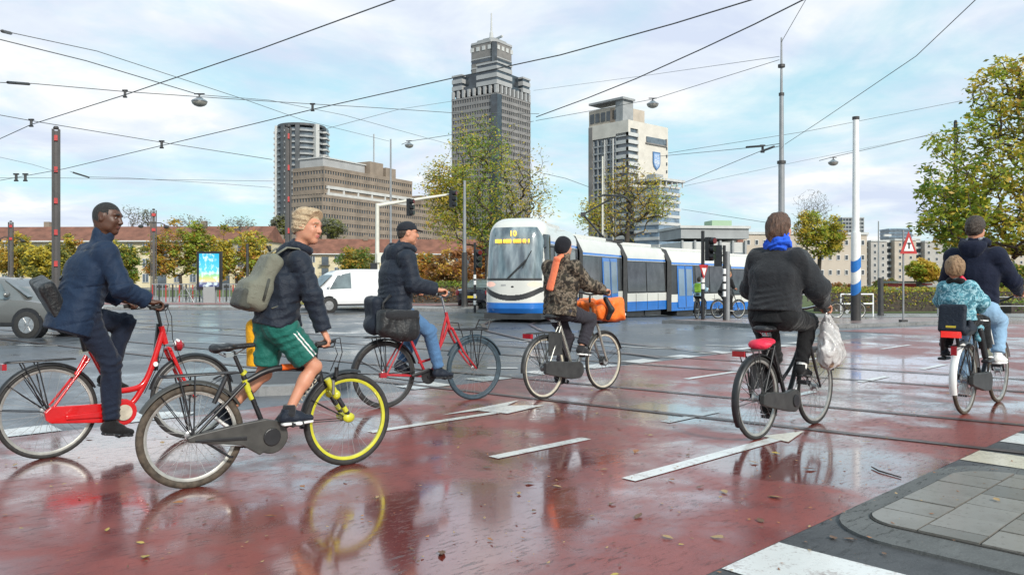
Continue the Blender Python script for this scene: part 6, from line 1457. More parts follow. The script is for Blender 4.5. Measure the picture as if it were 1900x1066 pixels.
mudguard(bk, 0, .357, .373, 15, 185, 'darkgrey', .032); mudguard(bk, wbD, .357, .373, 20, 150, 'darkgrey', .032); stays(bk, (0, .357), .36, (100, 125, 150)); stays(bk, (wbD, .357), .36, (150, 25)); rack(bk, -.27, .2, .755, (0, .357), 'darkgrey', .06)
MB().box((-.28, 0, .73), (.04, .12, .05)).build('tail_light', [M['redlens']], bk); mb = MB(); mb.tube([(.92, 0, .86), (1.0, 0, .83), (1.2, 0, .83)], .014, 6); mb.tube([(1.0, -.14, .84), (1.26, -.14, .84), (1.26, .14, .84), (1.0, .14, .84), (1.0, -.14, .84)], .008, 6); mb.build('front_carrier', [M['black']], bk, 60)
mb = MB().box((.0, -.045, .62), (.4, .006, .26)).build('coat_guard', [M['darkgrey']], bk, loc=(.14, 0, -.0)); mb.scale = (.6, 1, 1)
# --- black bicycle with the red saddle cover
FE = Frame((1405, 815), (1512, 786)); wbE = FE.wb
bk = bike_root(FE, 'black city bicycle with a red cushion under its saddle')
wm = wheel_meshes('e', .355, .02, 'rubber', 'rimgrey', .014, hub=.04); wheel(bk, wm, 0, .355); wheel(bk, wm, wbE, .355); bbE = (.50, .29)
frame_tubes(bk, 'black', [([bbE, (.36, .58), (.24, .82)], .018), ([(.80, .92), (.72, .66), (.62, .42), bbE], .022), ([(.83, .82), (.78, 1.0)], .021), ([(.80, .86), (.66, .62), (.42, .46)], .015)] + rear_tri(bbE, (.26, .78), (0, .355), .011)); fork(bk, (.85, 0, .78), (wbE, 0, .355), 'black', .014)
bevel(chaincase(bk, [(-.05, .31), (0, .29), (.36, .21)] + arcpts(bbE[0], bbE[1], .1, -105, 100, 10) + [(.34, .375), (0, .41), (-.05, .39)], 'darkgrey', -.07, .024)); crank(bk, bbE, R(72)); bevel(chaincase(bk, arcpts(bbE[0], bbE[1], .055, 0, 340, 16), 'black', -.1, .006, 'chain_case_disc'))
frame_tubes(bk, 'black', [([(.24, .80), (.2, .92)], .014)], 'seat_post'); saddle(bk, .16, .935, 'leather', .27, .2)
part('saddle_cushion', [cap((.06, 0, .815), (.17, 0, .825), (.1, .035), (.075, .035), .03, side=(0, 1, 0)), ell((.02, 0, .80), (.05, .09, .045))], .007, M['red_cloth'], bk, folds(31, .003, 20), smooth=1)
frame_tubes(bk, 'black', [([(.78, .98), (.75, 1.08)], .013)], 'stem'); handlebar(bk, (.75, 1.09), (.66, .3, 1.09), 'chrome', rise=.03)
mudguard(bk, 0, .355, .372, 15, 215, 'black', .034); mudguard(bk, wbE, .355, .372, 20, 150, 'black', .034); stays(bk, (0, .355), .36, (100, 150, 185)); stays(bk, (wbE, .355), .36, (150, 25)); rack(bk, -.29, .2, .765, (0, .355), 'darkgrey', .065)
MB().box((-.30, 0, .745), (.02, .11, .045)).build('reflector', [M['redlens']], bk); MB().box((-.27, 0, .775), (.04, .16, .012)).build('rack_end', [M['alu']], bk); MB().tube([(-.02, .04, .36), (.02, .1, .62), (.0, .1, .70)], .004, 5).build('lock_cable', [M['black']], bk)
MB().box((.12, .05, .56), (.3, .005, .28)).build('coat_guard', [M['black']], bk)
# --- white bicycle with the child seat
FF = Frame((1790, 768), (1852, 746)); wbF = FF.wb
bk = bike_root(FF, 'pale bicycle with a dark child seat behind, ridden by the father in the hooded sweater')
wm = wheel_meshes('f', .355, .02, 'rubber_brown', 'rimgrey', .014, hub=.04); wheel(bk, wm, 0, .355); wheel(bk, wm, wbF, .355); bbF = (.50, .30)
frame_tubes(bk, 'black', [([bbF, (.38, .60), (.26, .85)], .019), ([(.86, .92), (.76, .66), (.64, .42), bbF], .024), ([(.89, .82), (.84, 1.0)], .021)] + rear_tri(bbF, (.28, .8), (0, .355), .011)); fork(bk, (.90, 0, .78), (wbF, 0, .355), 'black', .015)
bevel(chaincase(bk, [(-.05, .31), (0, .29), (.36, .21)] + arcpts(bbF[0], bbF[1], .1, -105, 100, 10) + [(.34, .40), (0, .42), (-.05, .39)], 'darkgrey', -.07, .024)); crank(bk, bbF, R(75))
frame_tubes(bk, 'black', [([(.26, .83), (.22, .95)], .014)], 'seat_post'); saddle(bk, .2, .95, 'leather', .27, .2); frame_tubes(bk, 'black', [([(.84, .98), (.81, 1.10)], .013)], 'stem'); handlebar(bk, (.81, 1.11), (.80, .29, 1.20), 'black', rise=.04)
mudguard(bk, 0, .355, .374, 15, 200, 'white', .036); mudguard(bk, wbF, .355, .374, 20, 150, 'white', .034); stays(bk, (0, .355), .36, (100, 150, 185)); rack(bk, -.3, .2, .70, (0, .355), 'black', .06)
MB().box((-.325, 0, .66), (.02, .05, .09)).build('reflector', [M['redlens']], bk); mb = MB()
mb.box((0, 0, 0), (.02, .09, .09))
cs = thing('child_seat', 'dark blue child seat mounted on the rear rack, with a red reflector', 'child seat', FF.o, FF.a)
part('shell', [RB((-.20, 0, .86), (.16, .13, .05), .04), RB((-.37, 0, .98), (.03, .125, .14), .028, (1, 0, -.18)), RB((-.2, -.13, .91), (.12, .02, .06), .018), RB((-.2, .13, .91), (.12, .02, .06), .018)], .008, M['navy_dark'], cs, smooth=1)
for s in (-1, 1): part('foot_rest', [cap((-.1, s * .17, .86), (-.02, s * .19, .60), .028, .03), RB((.03, s * .2, .55), (.09, .04, .015), .012)], .007, M['black'], cs)
MB().box((-.405, 0, .83), (.02, .18, .075)).build('red_reflector', [M['redlens2']], cs); MB().box((-.412, 0, .90), (.01, .09, .02)).build('yellow_label', [M['plate']], cs); MB().tube([(-.25, 0, .82), (-.2, 0, .72), (-.05, 0, .74)], .018, 8).build('mount_bar', [M['black']], cs, 60)
# --- small bicycles further off: one design, several owners
def far_bike(o, ang, label, frame_m='black', group=None, Rw=.33):
    fr = Frame(o=o, ang=ang); b = bike_root(fr, label, group); w = .98
    for x in (0, w): wheel(b, FARW, x, .33)
    frame_tubes(b, frame_m, [([(.44, .28), (.25, .78)], .018), ([(.75, .85), (.6, .5), (.44, .28)], .018), ([(.73, .95), (.8, .74), (w, .33)], .015), ([(.44, .28), (0, .33)], .014), ([(.28, .72), (0, .33)], .012)])
    saddle(b, .2, .86, 'leather', .26, .18); handlebar(b, (.72, 1.0), (.62, .25, 1.03), 'black'); crank(b, (.44, .28), R(30)); mudguard(b, 0, .33, .35, 20, 180, 'black'); mudguard(b, w, .33, .35, 30, 150, 'black'); rack(b, -.25, .2, .7, (0, .33), 'black'); return fr
FARW = wheel_meshes('far', .33, .022, 'rubber', 'rimgrey', .014, nsp=20)
FP1 = far_bike(at(1293, 28.2) + Vector((0, 0, .1)), R(62), 'small bicycle on the brick platform ridden by the child in pale blue', 'darkgrey')
FP2 = far_bike(at(1332, 28.4) + Vector((0, 0, .1)), R(28), 'dark bicycle on the brick platform ridden by the cyclist in black')
far_bike(at(1552, 32.8) + Vector((0, 0, .02)), R(8), 'parked bicycle leaning near the white tubular railing')
# ---------------------------------------------------------------- people
def mul(a, *v): return [V3(x) * a for x in v]
def head_prims(h, f, u, s=1., child=False):
    f = nz(f); u = nz(V3(u) - f * (V3(u) @ f)); l = np.cross(u, f)
    P_ = lambda a, b, c: h + s * (f * a + l * b + u * c)
    w = 1.06 if child else 1.
    pr = [ell(P_(-.012, 0, .028), (.098 * s, .076 * s * w, .092 * s), .01, f, u), ell(P_(.024, 0, -.035), (.062 * s, .060 * s * w, .078 * s), .04 * s, f, u),
          ell(P_(.058, 0, -.092), (.026 * s, .026 * s, .02 * s), .03 * s, f, u), ell(P_(-.03, 0, -.02), (.06 * s, .064 * s, .06 * s), .03, f, u),
          ell(P_(.075, 0, .032), (.016 * s, .05 * s, .013 * s), .02 * s, f, u)]
    for b in (-1, 1):
        pr += [ell(P_(.058, b * .036, -.02), (.028 * s, .024 * s, .024 * s), .02 * s, f, u), ell(P_(.02, b * .05, -.062), (.035 * s, .014 * s, .02 * s), .025 * s, f, u)]
    for b in (-1, 1): pr.append(sub(ell(P_(.092, b * .032, .010), (.017 * s, .019 * s, .012 * s), .012 * s, f, u)))
    pr += [cap(P_(.084, 0, .02), P_(.103, 0, -.022), .009 * s, .0135 * s, .012 * s), ell(P_(.094, .011, -.028), (.010 * s, .007 * s, .006 * s), .006 * s, f, u), ell(P_(.094, -.011, -.028), (.010 * s, .007 * s, .006 * s), .006 * s, f, u),
           ell(P_(.084, 0, -.050), (.014 * s, .022 * s, .006 * s), .008 * s, f, u), ell(P_(.081, 0, -.062), (.014 * s, .019 * s, .007 * s), .008 * s, f, u)]
    for b in (-1, 1):
        pr += [ell(P_(.073, b * .031, .009), (.0125 * s,) * 3, .003, f, u), ell(P_(-.004, b * .077 * w, .0), (.019 * s, .009 * s, .031 * s), .006, nz(f * .94 + l * b * -.0 - u * .2), u), sub(ell(P_(.0, b * .086 * w, .0), (.009 * s, .005 * s, .016 * s), .005, f, u))]
    def paint(Cn, thick=1.):
        w_ = (Cn - h) / s; a, b, c = w_ @ f, w_ @ l, w_ @ u; m = np.zeros(len(Cn), np.int32); ab = np.abs(b)
        m[((b / .024) ** 2 + ((c + .056) / .0105) ** 2 < 1) & (a > .07)] = 1
        eye = ((ab - .031) / .0125) ** 2 + ((c - .0095) / .005) ** 2 < 1; m[eye & (a > .06)] = 2
        m[(((ab - .031) / .0075) ** 2 + ((c - .0095) / .0062) ** 2 < 1) & (a > .07)] = 3
        m[(np.abs(c - .034 + .12 * (ab - .03) ** 1) < .0055) & (ab > .012) & (ab < .05) & (a > .05)] = 4
        nj = .006 * snoise(8, 60)(w_); c = c + nj; a = a + nj
        scalp = ((c > .066 - .25 * np.maximum(0, .05 - a)) & (a < .085)) | ((a < .034) & (c > .022)) | ((a < -.012) & (c > -.035 - .3 * (a + .012)))
        scalp &= ~((ab > .071) & (np.abs(a) < .03) & (c < .036) & (c > -.04)); m[scalp & (m == 0)] = 5
        return m
    return pr, paint, P_
def hand_prims(g, f, u, side, s=1., wrist=None):
    """a fist closed round a bar through g; f forward, u up, side +1 left hand, -1 right hand"""
    f = nz(f); u = nz(V3(u) - f * (V3(u) @ f)); l = np.cross(u, f); P_ = lambda a, b, c: g + s * (f * a + l * b + u * c)
    pr = [ell(P_(-.022, 0, .026), (.042 * s, .041 * s, .019 * s), .012, nz(f * .85 + u * .35), u)]
    for i, (b, r) in enumerate(zip((.033, .011, -.011, -.031), (.0093, .0098, .0095, .0082))):
        b = -side * b if side > 0 else b
        b = b * 1.0; ln = (1., 1.06, 1.02, .88)[i]; c = [P_(.004, b, .036), P_(.034 * ln, b, .024), P_(.037 * ln, b, -.008), P_(.016, b, -.026), P_(-.008, b, -.024)]
        for a_, b_ in zip(c[:-1], c[1:]): pr.append(cap(a_, b_, r * s, r * s * .95, .004))
    ib = side * -.036
    tb = [P_(-.035, ib * .8, .012), P_(-.012, ib * 1.25, -.004), P_(.014, ib * 1.2, -.018), P_(.026, ib * .8, -.024)]
    for a_, b_, r in zip(tb[:-1], tb[1:], (.0135, .0115, .010)): pr.append(cap(a_, b_, r * s, r * s * .9, .006))
    if wrist is not None: pr.append(cap(P_(-.045, 0, .026), wrist, (.030 * s, .02 * s), (.029 * s, .024 * s), .015, side=l))
    return pr
def open_hand(wr, d, u, side, s=1.):
    d = nz(d); u = nz(V3(u) - d * (V3(u) @ d)); l = np.cross(u, d); P_ = lambda a, b, c: wr + s * (d * a + l * b + u * c)
    pr = [cap(wr - d * .03, P_(.05, 0, 0), (.028 * s, .02 * s), (.038 * s, .015 * s), .012, side=l)]
    for b, ln, r in zip((.03, .01, -.01, -.029), (.07, .08, .075, .058), (.0088, .009, .0088, .0078)):
        pr += [cap(P_(.08, b, 0), P_(.08 + ln * .55, b * 1.1, -.008), r * s, r * s, .004), cap(P_(.08 + ln * .55, b * 1.1, -.008), P_(.08 + ln, b * 1.1, -.024), r * s, r * s * .8, .004)]
    b = -side * .036; pr += [cap(P_(.02, b * .8, -.002), P_(.055, b * 1.6, -.012), .0125 * s, .0105 * s, .008), cap(P_(.055, b * 1.6, -.012), P_(.085, b * 1.5, -.02), .0105 * s, .009 * s, .004)]
    return pr
def shoe(root, an, d, u, s, up, sole, lab=None, boot=False):
    d = nz(d); u = nz(V3(u) - d * (V3(u) @ d)); l = np.cross(u, d); P_ = lambda a, b, c: an + s * (d * a + l * b + u * c)
    pr = [cap(P_(-.035, 0, -.05), P_(.06, 0, -.055), (.035 * s, .035 * s), (.042 * s, .034 * s), .03, side=l), cap(P_(.05, 0, -.055), P_(.145, 0, -.066), (.044 * s, .032 * s), (.037 * s, .022 * s), .03, side=l),
          cap(P_(-.02, 0, -.03), P_(-.008, 0, .012 + (.05 if boot else 0)), .038 * s, .041 * s, .03), cap(P_(.0, 0, -.01), P_(.07, 0, -.045), .03 * s, .026 * s, .025)]
    cuts = [(tuple(P_(0, 0, -.080)), -u), (tuple(P_(-.01, 0, .016 + (.06 if boot else 0))), u)]
    o = part('shoe', pr, .0065, M[up], root, folds(3, .0012, 40), cuts, smooth=1)
    so = part('sole', [cap(P_(-.04, 0, -.088), P_(.05, 0, -.090), (.038 * s, .016 * s), (.041 * s, .015 * s), .02, side=l), cap(P_(.05, 0, -.090), P_(.15, 0, -.088), (.047 * s, .014 * s), (.038 * s, .013 * s), .03, side=l)], .0065, M[sole], o, None, [(tuple(P_(0, 0, -.098)), -u)])
    ll = MB()
    for q in range(4): c = P_(.035 + q * .018, 0, -.008 - q * .0085); ll.tube([c - l * .022 * s, c + u * .004, c + l * .022 * s], .0028, 4)
    ll.build('laces', [M['black'] if sole == 'black' else M['white']], o)
    if lab: tag(o, lab)
    return o
def person(fr, label, J, skin_, group=None, s=1., hf=(1, 0, 0), hu=(0, 0, 1), brow='hair_black', hands='grip', hs=1., child=False, legs=True, bare=False, fine=1., scalp=None):
    t = thing('person', label, 'person', fr.o, fr.a, group); J = {k: V3(v) for k, v in J.items()}
    for k in ('sh', 'el', 'wr', 'hip', 'kn', 'an', 'grip'):      # missing left side mirrors the right
        if k + 'L' not in J and k + 'R' in J: a = J[k + 'R']; J[k + 'L'] = np.array([a[0], -a[1], a[2]])
    h = J['head']; pr, paint, HP = head_prims(h, hf, hu, hs, child)
    u = nz(hu); f = nz(hf); pr.append(cap(h - u * .07 * hs - f * .028 * hs, J['neck'] - (J['neck'] - J['chest']) * .12, .052 * s, .062 * s, .03))
    V, Q = [], []; nv = 0; MI = []
    def addm(p, hh, mi=None, cuts=()):
        nonlocal nv
        v, q = snets(p, hh, None, cuts, 1); V.append(v); Q.append(q + nv); nv += len(v); MI.append(mi(v[q].mean(1)) if mi else np.zeros(len(q), np.int32))
    addm(pr, .0042 * fine, paint)
    mid = (J['shL'] + J['shR']) / 2; sd_ = J['shL'] - J['shR']
    bp = [cap(J['pel'], J['chest'], (.135 * s, .09 * s), (.15 * s, .1 * s), .05, side=sd_), cap(J['chest'], mid - (0, 0, .02), (.15 * s, .1 * s), (.12 * s, .08 * s), .05, side=sd_), cap(J['shL'], J['shR'], .048 * s, .048 * s, .05), cap(mid, J['neck'], .06 * s, .055 * s, .04)]
    for a in 'LR': bp += [cap(J['sh' + a], J['el' + a], .045 * s, .037 * s, .03), cap(J['el' + a], J['wr' + a], .038 * s, .027 * s, .02)]
    if legs:
        bp.append(cap(J['hipL'], J['hipR'], .095 * s, .095 * s, .05))
        for a in 'LR':
            kd = nz(J['kn' + a] - J['an' + a]); ax_ = nz(J['an' + a] - J['kn' + a]); th = J['hip' + a] - J['kn' + a]; back = nz(np.cross(np.cross(ax_, nz(th)), ax_))
            bp += [cap(J['hip' + a], J['kn' + a], .078 * s, .052 * s, .04), cap(J['kn' + a], J['kn' + a] + (J['an' + a] - J['kn' + a]) * .38, .05 * s, .05 * s, .03), cap(J['kn' + a] + (J['an' + a] - J['kn' + a]) * .3 + back * .012, J['an' + a], .05 * s, .034 * s, .03), ell(J['kn' + a] - back * .016, (.042 * s,) * 3, .03)]
    addm(bp, (.0085 if bare else .014) * fine)
    for a, sg in (('L', 1), ('R', -1)):
        g = J.get('grip' + a)
        if g is not None:
            hx = nz(g - J['wr' + a]); ff = nz(hx * (1, .35, .35)); addm(hand_prims(g, ff, (0, 0, 1), sg, s * .98, J['wr' + a]), .0042 * fine)
        else: addm(open_hand(J['wr' + a], nz(J['wr' + a] - J['el' + a]), (0, .6, .8), sg, s), .0045 * fine)
    me = mkmesh('body', np.concatenate(V), np.concatenate(Q), [M[skin_], M[skin_ + '_lip'], M['eye'], M['iris'], M[brow], M[scalp or brow]], np.concatenate(MI), 180)
    link('body', me, t); t['_'] = 0; del t['_']
    return t, J, HP
def jacket(t, J, m, s=1., hem=.16, bulk=1., fold=.006, seed=1, hood=None, collar=.05, name='jacket', cuff=.0, rr=(.074, .06, .05), h=.0095, side=None, belly=1., hemw=1., taper=None, hoodm=None, cutoff=None, puff=0., seams=()):
    mid = (J['shL'] + J['shR']) / 2; sd_ = J['shL'] - J['shR']; dn = nz(J['pel'] - J['chest']); b = bulk * s
    low = J['pel'] + dn * hem
    pr = [cap(J['chest'], low + dn * .06, (.175 * b, .122 * b * belly), (.178 * b * hemw, .13 * b * belly * hemw), .06, side=sd_), cap(J['chest'], mid - V3((0, 0, .045)), (.178 * b, .125 * b), (.15 * b, .10 * b), .06, side=sd_), cap(J['shL'], J['shR'], .068 * b, .068 * b, .05),
          cap(mid, J['neck'] + (0, 0, collar * .2), .08 * s, .07 * s, .05)]
    for a in 'LR': pr += [cap(J['sh' + a], J['el' + a], rr[0] * b, rr[1] * b, .035), cap(J['el' + a], J['wr' + a], rr[1] * b, rr[2] * b, .025), ell(J['el' + a], (rr[1] * b * 1.06,) * 3, .02)]
    if collar: 
        nd = nz(J['head'] - J['neck']); pr += [cap(J['neck'] - nd * .01, J['neck'] + nd * collar, .075 * s, .078 * s, .02), sub(cap(J['neck'] + nd * (collar + .0), J['neck'] + nd * (collar + .08), .058 * s, .07 * s, .012))]
    spots = []
    for a in 'LR':
        d1 = nz(J['el' + a] - J['sh' + a]); d2 = nz(J['wr' + a] - J['el' + a])
        spots += [(J['el' + a], nz(d1 + d2), .085 * s, fold * 1.0), (J['sh' + a] + d1 * .1, d1 + V3((.5, 0, .2)), .09 * s, fold * .7), (J['wr' + a] - d2 * .07, d2, .06, fold * .7)]
    spots += [(J['pel'] - dn * .04, dn + V3((.3, 0, 0)), .17, fold * 1.1), (J['chest'] + dn * .05 + V3((.05, 0, 0)), dn + V3((-.5, 0, .1)), .13, fold * .6)]
    cuts = [((*low, .42), dn)]
    if cutoff: cuts = [((*low, cutoff), dn)]
    for a in 'LR': d2 = nz(J['wr' + a] - J['el' + a]); cuts.append(((*(J['wr' + a] + d2 * cuff), .09), d2))
    base_d = folds(seed, fold, 15, spots)
    o = part(name, pr, h, M[m], t, lambda X: base_d(X) - puff * np.abs(np.sin(X[:, 2] * 34 + .25 * np.sin(X[:, 1] * 20))) + sum(.006 * np.exp(-((X[:, 2] + sl * X[:, 0] - z_) / .008) ** 2) for z_, sl in seams), cuts, smooth=1)
    if hood:
        f = nz(hood.get('f', (1, 0, 0))); n = J['neck']; k = hood.get('s', 1.); L_ = np.cross((0, 0, 1), f); hp = []
        hp += [ell(n - f * .075 * k + V3((0, 0, -.0)), (.075 * k, .115 * k, .062 * k), .03, nz(f + V3((0, 0, .5)))), ell(n - f * .10 * k - V3((0, 0, .05 * k)), (.05 * k, .095 * k, .07 * k), .03)]
        ring = [n + f * .085 * math.cos(a) * k + L_ * .098 * math.sin(a) * k + V3((0, 0, .03 + .028 * -math.cos(a))) for a in [R(x) for x in range(-150, 151, 30)]]
        for a, b2 in zip(ring[:-1], ring[1:]): hp.append(cap(a, b2, .027 * k, .027 * k, .02))
        hp.append(sub(ell(J['head'] - V3((0, 0, .0)), (.09, .085, .115), .02)))
        hp.append(sub(ell(n - f * .055 * k + V3((0, 0, .07)), (.06 * k, .07 * k, .05 * k), .03)))
        part('hood', hp, .008, M[hoodm or m], o, folds(seed + 3, .004, 26), smooth=1)
    return o
def trousers(t, J, m, s=1., bulk=1., end=.97, seed=5, fold=.005, shorts=None, waist=.1, rr=(.1, .072, .062), name='trousers', h=.0095):
    b = bulk * s; up = nz(J['chest'] - J['pel']); pr = [cap(J['hipL'], J['hipR'], .105 * b, .105 * b, .05), cap(J['pel'], J['pel'] + up * waist, (.135 * b, .1 * b), (.135 * b, .1 * b), .05, side=J['shL'] - J['shR'])]; cuts = []; spots = []
    for a in 'LR':
        hp, kn, an = J['hip' + a], J['kn' + a], J['an' + a]; d1 = nz(kn - hp); d2 = nz(an - kn)
        if shorts: e = hp + (kn - hp) * shorts; pr.append(cap(hp, e + d1 * .03, rr[0] * b, rr[1] * b, .045)); cuts.append(((*e, .21), d1)); spots.append((hp + d1 * .12, d1, .12, fold)); continue
        pr += [cap(hp, kn, rr[0] * b, rr[1] * b, .045), cap(kn, an, rr[1] * b, rr[2] * b, .03), ell(kn, (rr[1] * b * 1.03,) * 3, .02)]
        e = kn + (an - kn) * end; cuts.append(((*e, .11), d2)); spots += [(kn, nz(d1 + d2), .1, fold * 1.1), (hp + d1 * .08, d1, .12, fold), (e - d2 * .06, d2, .09, fold * .9)]
    return part(name, pr, h, M[m], t, folds(seed, fold, 17, spots), cuts, smooth=1)
def hair(t, h, f, u, m, s=1., t_=.012, seed=2, rough=.005, extra=(), hairline=.052, nape=-.05, fr_=30, name='hair', hh=.005, stretch=(1, 1, 1)):
    f = nz(f); u = nz(V3(u) - f * (V3(u) @ f)); l = np.cross(u, f); P_ = lambda a, b, c: h + s * (f * a + l * b + u * c)
    pr = [ell(P_(-.012, 0, .028), ((.098 + t_) * s, (.076 + t_) * s, (.092 + t_) * s), .01, f, u), ell(P_(-.04, 0, -.02), ((.06 + t_) * s, (.062 + t_) * s, (.06 + t_) * s), .03, f, u)] + [e(P_) for e in extra]
    cuts = [(tuple(P_(hairline, 0, .035)), f * .75 - u * .66), (tuple(P_(-.04, 0, nape)), -u + f * .25), (tuple(P_(.026, 0, -.0)), f * .9 - u * .42)] if nape is not None else [(tuple(P_(hairline, 0, .035)), f * .75 - u * .66), (tuple(P_(.012, 0, 0)), f * .95 - u * .28)]
    f1 = snoise(seed, fr_); f2 = snoise(seed + 4, fr_ * .4); return part(name, pr, hh, M[m], t, lambda X: rough * (f1((X - h) @ np.stack([f, l, u], 1) * V3(stretch)) + .6 * f2((X - h) * 1.)), cuts, smooth=0)

# --- man in the navy jacket on the red bicycle
hf = (math.cos(R(-46)), math.sin(R(-46)), -.1)
t, J, HP = person(FA, 'man in a navy shell jacket riding the red bicycle with a black shoulder bag', dict(pel=(.20, 0, 1.12), chest=(.30, 0, 1.42), neck=(.385, -.0, 1.655), head=(.425, -.012, 1.84), shR=(.355, -.185, 1.555), elR=(.43, -.28, 1.30), wrR=(.635, -.275, 1.185), gripR=(.71, -.28, 1.145), elL=(.44, .27, 1.30), wrL=(.62, .275, 1.19), gripL=(.71, .28, 1.145),
    hipR=(.225, -.09, 1.07), knR=(.405, -.13, .71), anR=(.415, -.14, .245), hipL=(.21, .095, 1.07), knL=(.60, .12, 1.0), anL=(.48, .13, .585)), 'skin_brown', hf=hf, hu=(.1, 0, 1), hs=1.1, s=1.04)
jacket(t, J, 'navy_shell', 1.04, hem=.185, bulk=1.24, fold=.0085, seed=11, collar=.055, hemw=1.05, h=.008, seams=((1.27, -.12), (1.50, -.35), (1.0, -.2)), rr=(.078, .066, .052))
trousers(t, J, 'navy_trouser', 1.04, 1.04, .955, 12, .0075)
shoe(t, J['anR'], (1, 0, -.18), (.18, 0, 1), 1.08, 'black_cloth', 'black'); shoe(t, J['anL'], (1, 0, -.3), (.3, 0, 1), 1.08, 'black_cloth', 'black')
bag = thing('shoulder_bag', 'black messenger bag slung across the back of the man in the navy jacket', 'bag', FA.o, FA.a)
bf = nz((-.72, 0, .70)); part('bag_body', [RB((.05, .06, 1.19), (.055, .20, .185), .035, (.86, -.15, .45), (-.42, -.1, .9)), RB((.0, .06, 1.20), (.02, .205, .15), .015, (.86, -.15, .45), (-.42, -.1, .9))], .008, M['bagblack'], bag, folds(44, .005, 18), smooth=1)
mb = MB(); sp_ = [(.10, .06, 1.36), (.155, .0, 1.45), (.205, -.05, 1.535), (.265, -.09, 1.60), (.33, -.105, 1.645), (.40, -.09, 1.645), (.455, -.0, 1.58), (.475, .07, 1.48), (.44, .14, 1.38)]
mb.tube(sp_, .0065, 8, flat=4.2); st_ = mb.build('strap', [M['bagblack']], bag, 180); MB().tube([(.07, .2, 1.10), (.05, .17, 1.03), (.1, .1, .98), (.17, .05, 1.0)], .012, 6).build('loose_strap', [M['bagblack']], bag, 180)

# --- boy in green shorts
hf = (math.cos(R(-56)), math.sin(R(-56)), -.08)
t, J, HP = person(FB, 'fair haired boy in green shorts and navy jacket standing astride the black bicycle', dict(pel=(.555, 0, 1.07), chest=(.635, 0, 1.33), neck=(.715, 0, 1.555), head=(.79, -.01, 1.722), shR=(.675, -.15, 1.475), elR=(.735, -.225, 1.235), wrR=(.80, -.255, 1.005), gripR=(.805, -.265, .93),
    hipR=(.565, -.08, 1.035), knR=(.79, -.115, .755), anR=(.605, -.135, .465), hipL=(.535, .08, 1.03), knL=(.52, .12, .70), anL=(.28, .135, .46)), 'skin_light', hf=hf, hu=(.12, 0, 1), hs=.99, s=.88, brow='hair_lightbrown', bare=True, scalp='hair_blond')
jacket(t, J, 'navy_dark', .88, hem=.05, bulk=1.25, fold=.008, seed=21, collar=.03, h=.008, seams=((1.40, .0), (1.13, -.1)), hood=dict(s=.95, f=(.9, -.3, 0)), rr=(.074, .062, .052), cutoff=.24)
trousers(t, J, 'green_shorts', .9, 1.16, seed=22, shorts=.81, fold=.008, rr=(.1, .098, .06), name='shorts', waist=.08)
e = J['hipL']; yp = part('side_panel', [cap((.45, .11, 1.03), (.452, .13, .76), (.06, .055), (.066, .05), .03)], .008, M['yellow_cloth'], t, folds(24, .004, 18), [((.45, .13, .755, .2), (0, 0, -1))], smooth=1)
hp, kn = J['hipR'], J['knR']; d1 = nz(kn - hp); m_ = nz(np.cross(d1, (0, 1., 0))); m_ = m_ if m_[0] > 0 else -m_; b_ = .9 * 1.16; spots = []
for a in 'LR': dd = nz(J['kn' + a] - J['hip' + a]); spots.append((J['hip' + a] + dd * .12, dd, .12, .008))
for o_ in (.012, .036): part('side_stripe', [cap(hp, hp + (kn - hp) * .81 + d1 * .03, .1 * b_ + .004, .098 * b_ + .004, .045)], .007, M['white_cloth'], t, folds(22, .008, 17, spots), [(tuple(hp + m_ * (o_ + .009)), m_), (tuple(hp + m_ * (o_ - .004)), -m_), (tuple(hp), (0, 1, 0)), (tuple(hp + (kn - hp) * .805), d1), (tuple(hp + d1 * .02), -d1)], smooth=0)
f_, u_ = nz(hf), nz((.12, 0, 1))
hair(t, J['head'], hf, (.12, 0, 1), 'hair_blond', .99, .011, 5, .0055, fr_=95, hairline=.07, nape=-.04, stretch=(.22, 1, 1), extra=[lambda P_: ell(P_(.045, -.012, .098), (.058, .066, .034), .03), lambda P_: ell(P_(.076, .012, .086), (.028, .05, .02), .02), lambda P_: ell(P_(-.05, 0, .09), (.07, .075, .055), .04)], hh=.0045)
for an_, d_, u2 in ((J['anR'], (1, 0, .02), (0, 0, 1)), (J['anL'], (.75, 0, -.66), (.66, 0, .75))):
    shoe(t, an_, d_, u2, 1.02, 'navy_dark', 'white'); d2 = nz(u2); part('sock', [cap(V3(an_) - d2 * .02, V3(an_) + d2 * .045, .046, .042, .02)], .007, M['charcoal'], t, folds(9, .002, 50), [(tuple(V3(an_) + d2 * .04), d2)])
bag = thing('backpack', 'slouching olive grey backpack on the back of the fair haired boy', 'backpack', FB.o, FB.a)
part('pack', [RB((.455, 0, 1.36), (.06, .14, .18), .045, (.86, 0, -.5), (.5, 0, .86), .05), RB((.395, 0, 1.25), (.088, .15, .10), .05, (.9, 0, -.3), (.3, 0, .95), .06)], .009, M['olive'], bag, folds(51, .009, 14), smooth=1)
part('front_pocket', [RB((.325, -.01, 1.23), (.045, .125, .07), .028, (.9, 0, -.3), (.3, 0, .95), .02)], .008, M['olive_dark'], bag, folds(52, .005, 20), smooth=1)
mb = MB(); mb.tube([(.52, -.09, 1.52), (.60, -.105, 1.575), (.68, -.11, 1.568), (.735, -.115, 1.50), (.745, -.125, 1.40), (.70, -.15, 1.28), (.60, -.16, 1.2), (.48, -.14, 1.16)], .0065, 8, flat=3.6); mb.build('shoulder_strap', [M['olive']], bag, 180)
mb = MB(); mb.tube([(.52, .09, 1.52), (.60, .105, 1.575), (.68, .11, 1.568), (.735, .115, 1.50), (.745, .125, 1.40), (.70, .15, 1.28), (.60, .16, 1.2), (.48, .14, 1.16)], .0065, 8, flat=3.6); mb.build('shoulder_strap', [M['olive']], bag, 180)
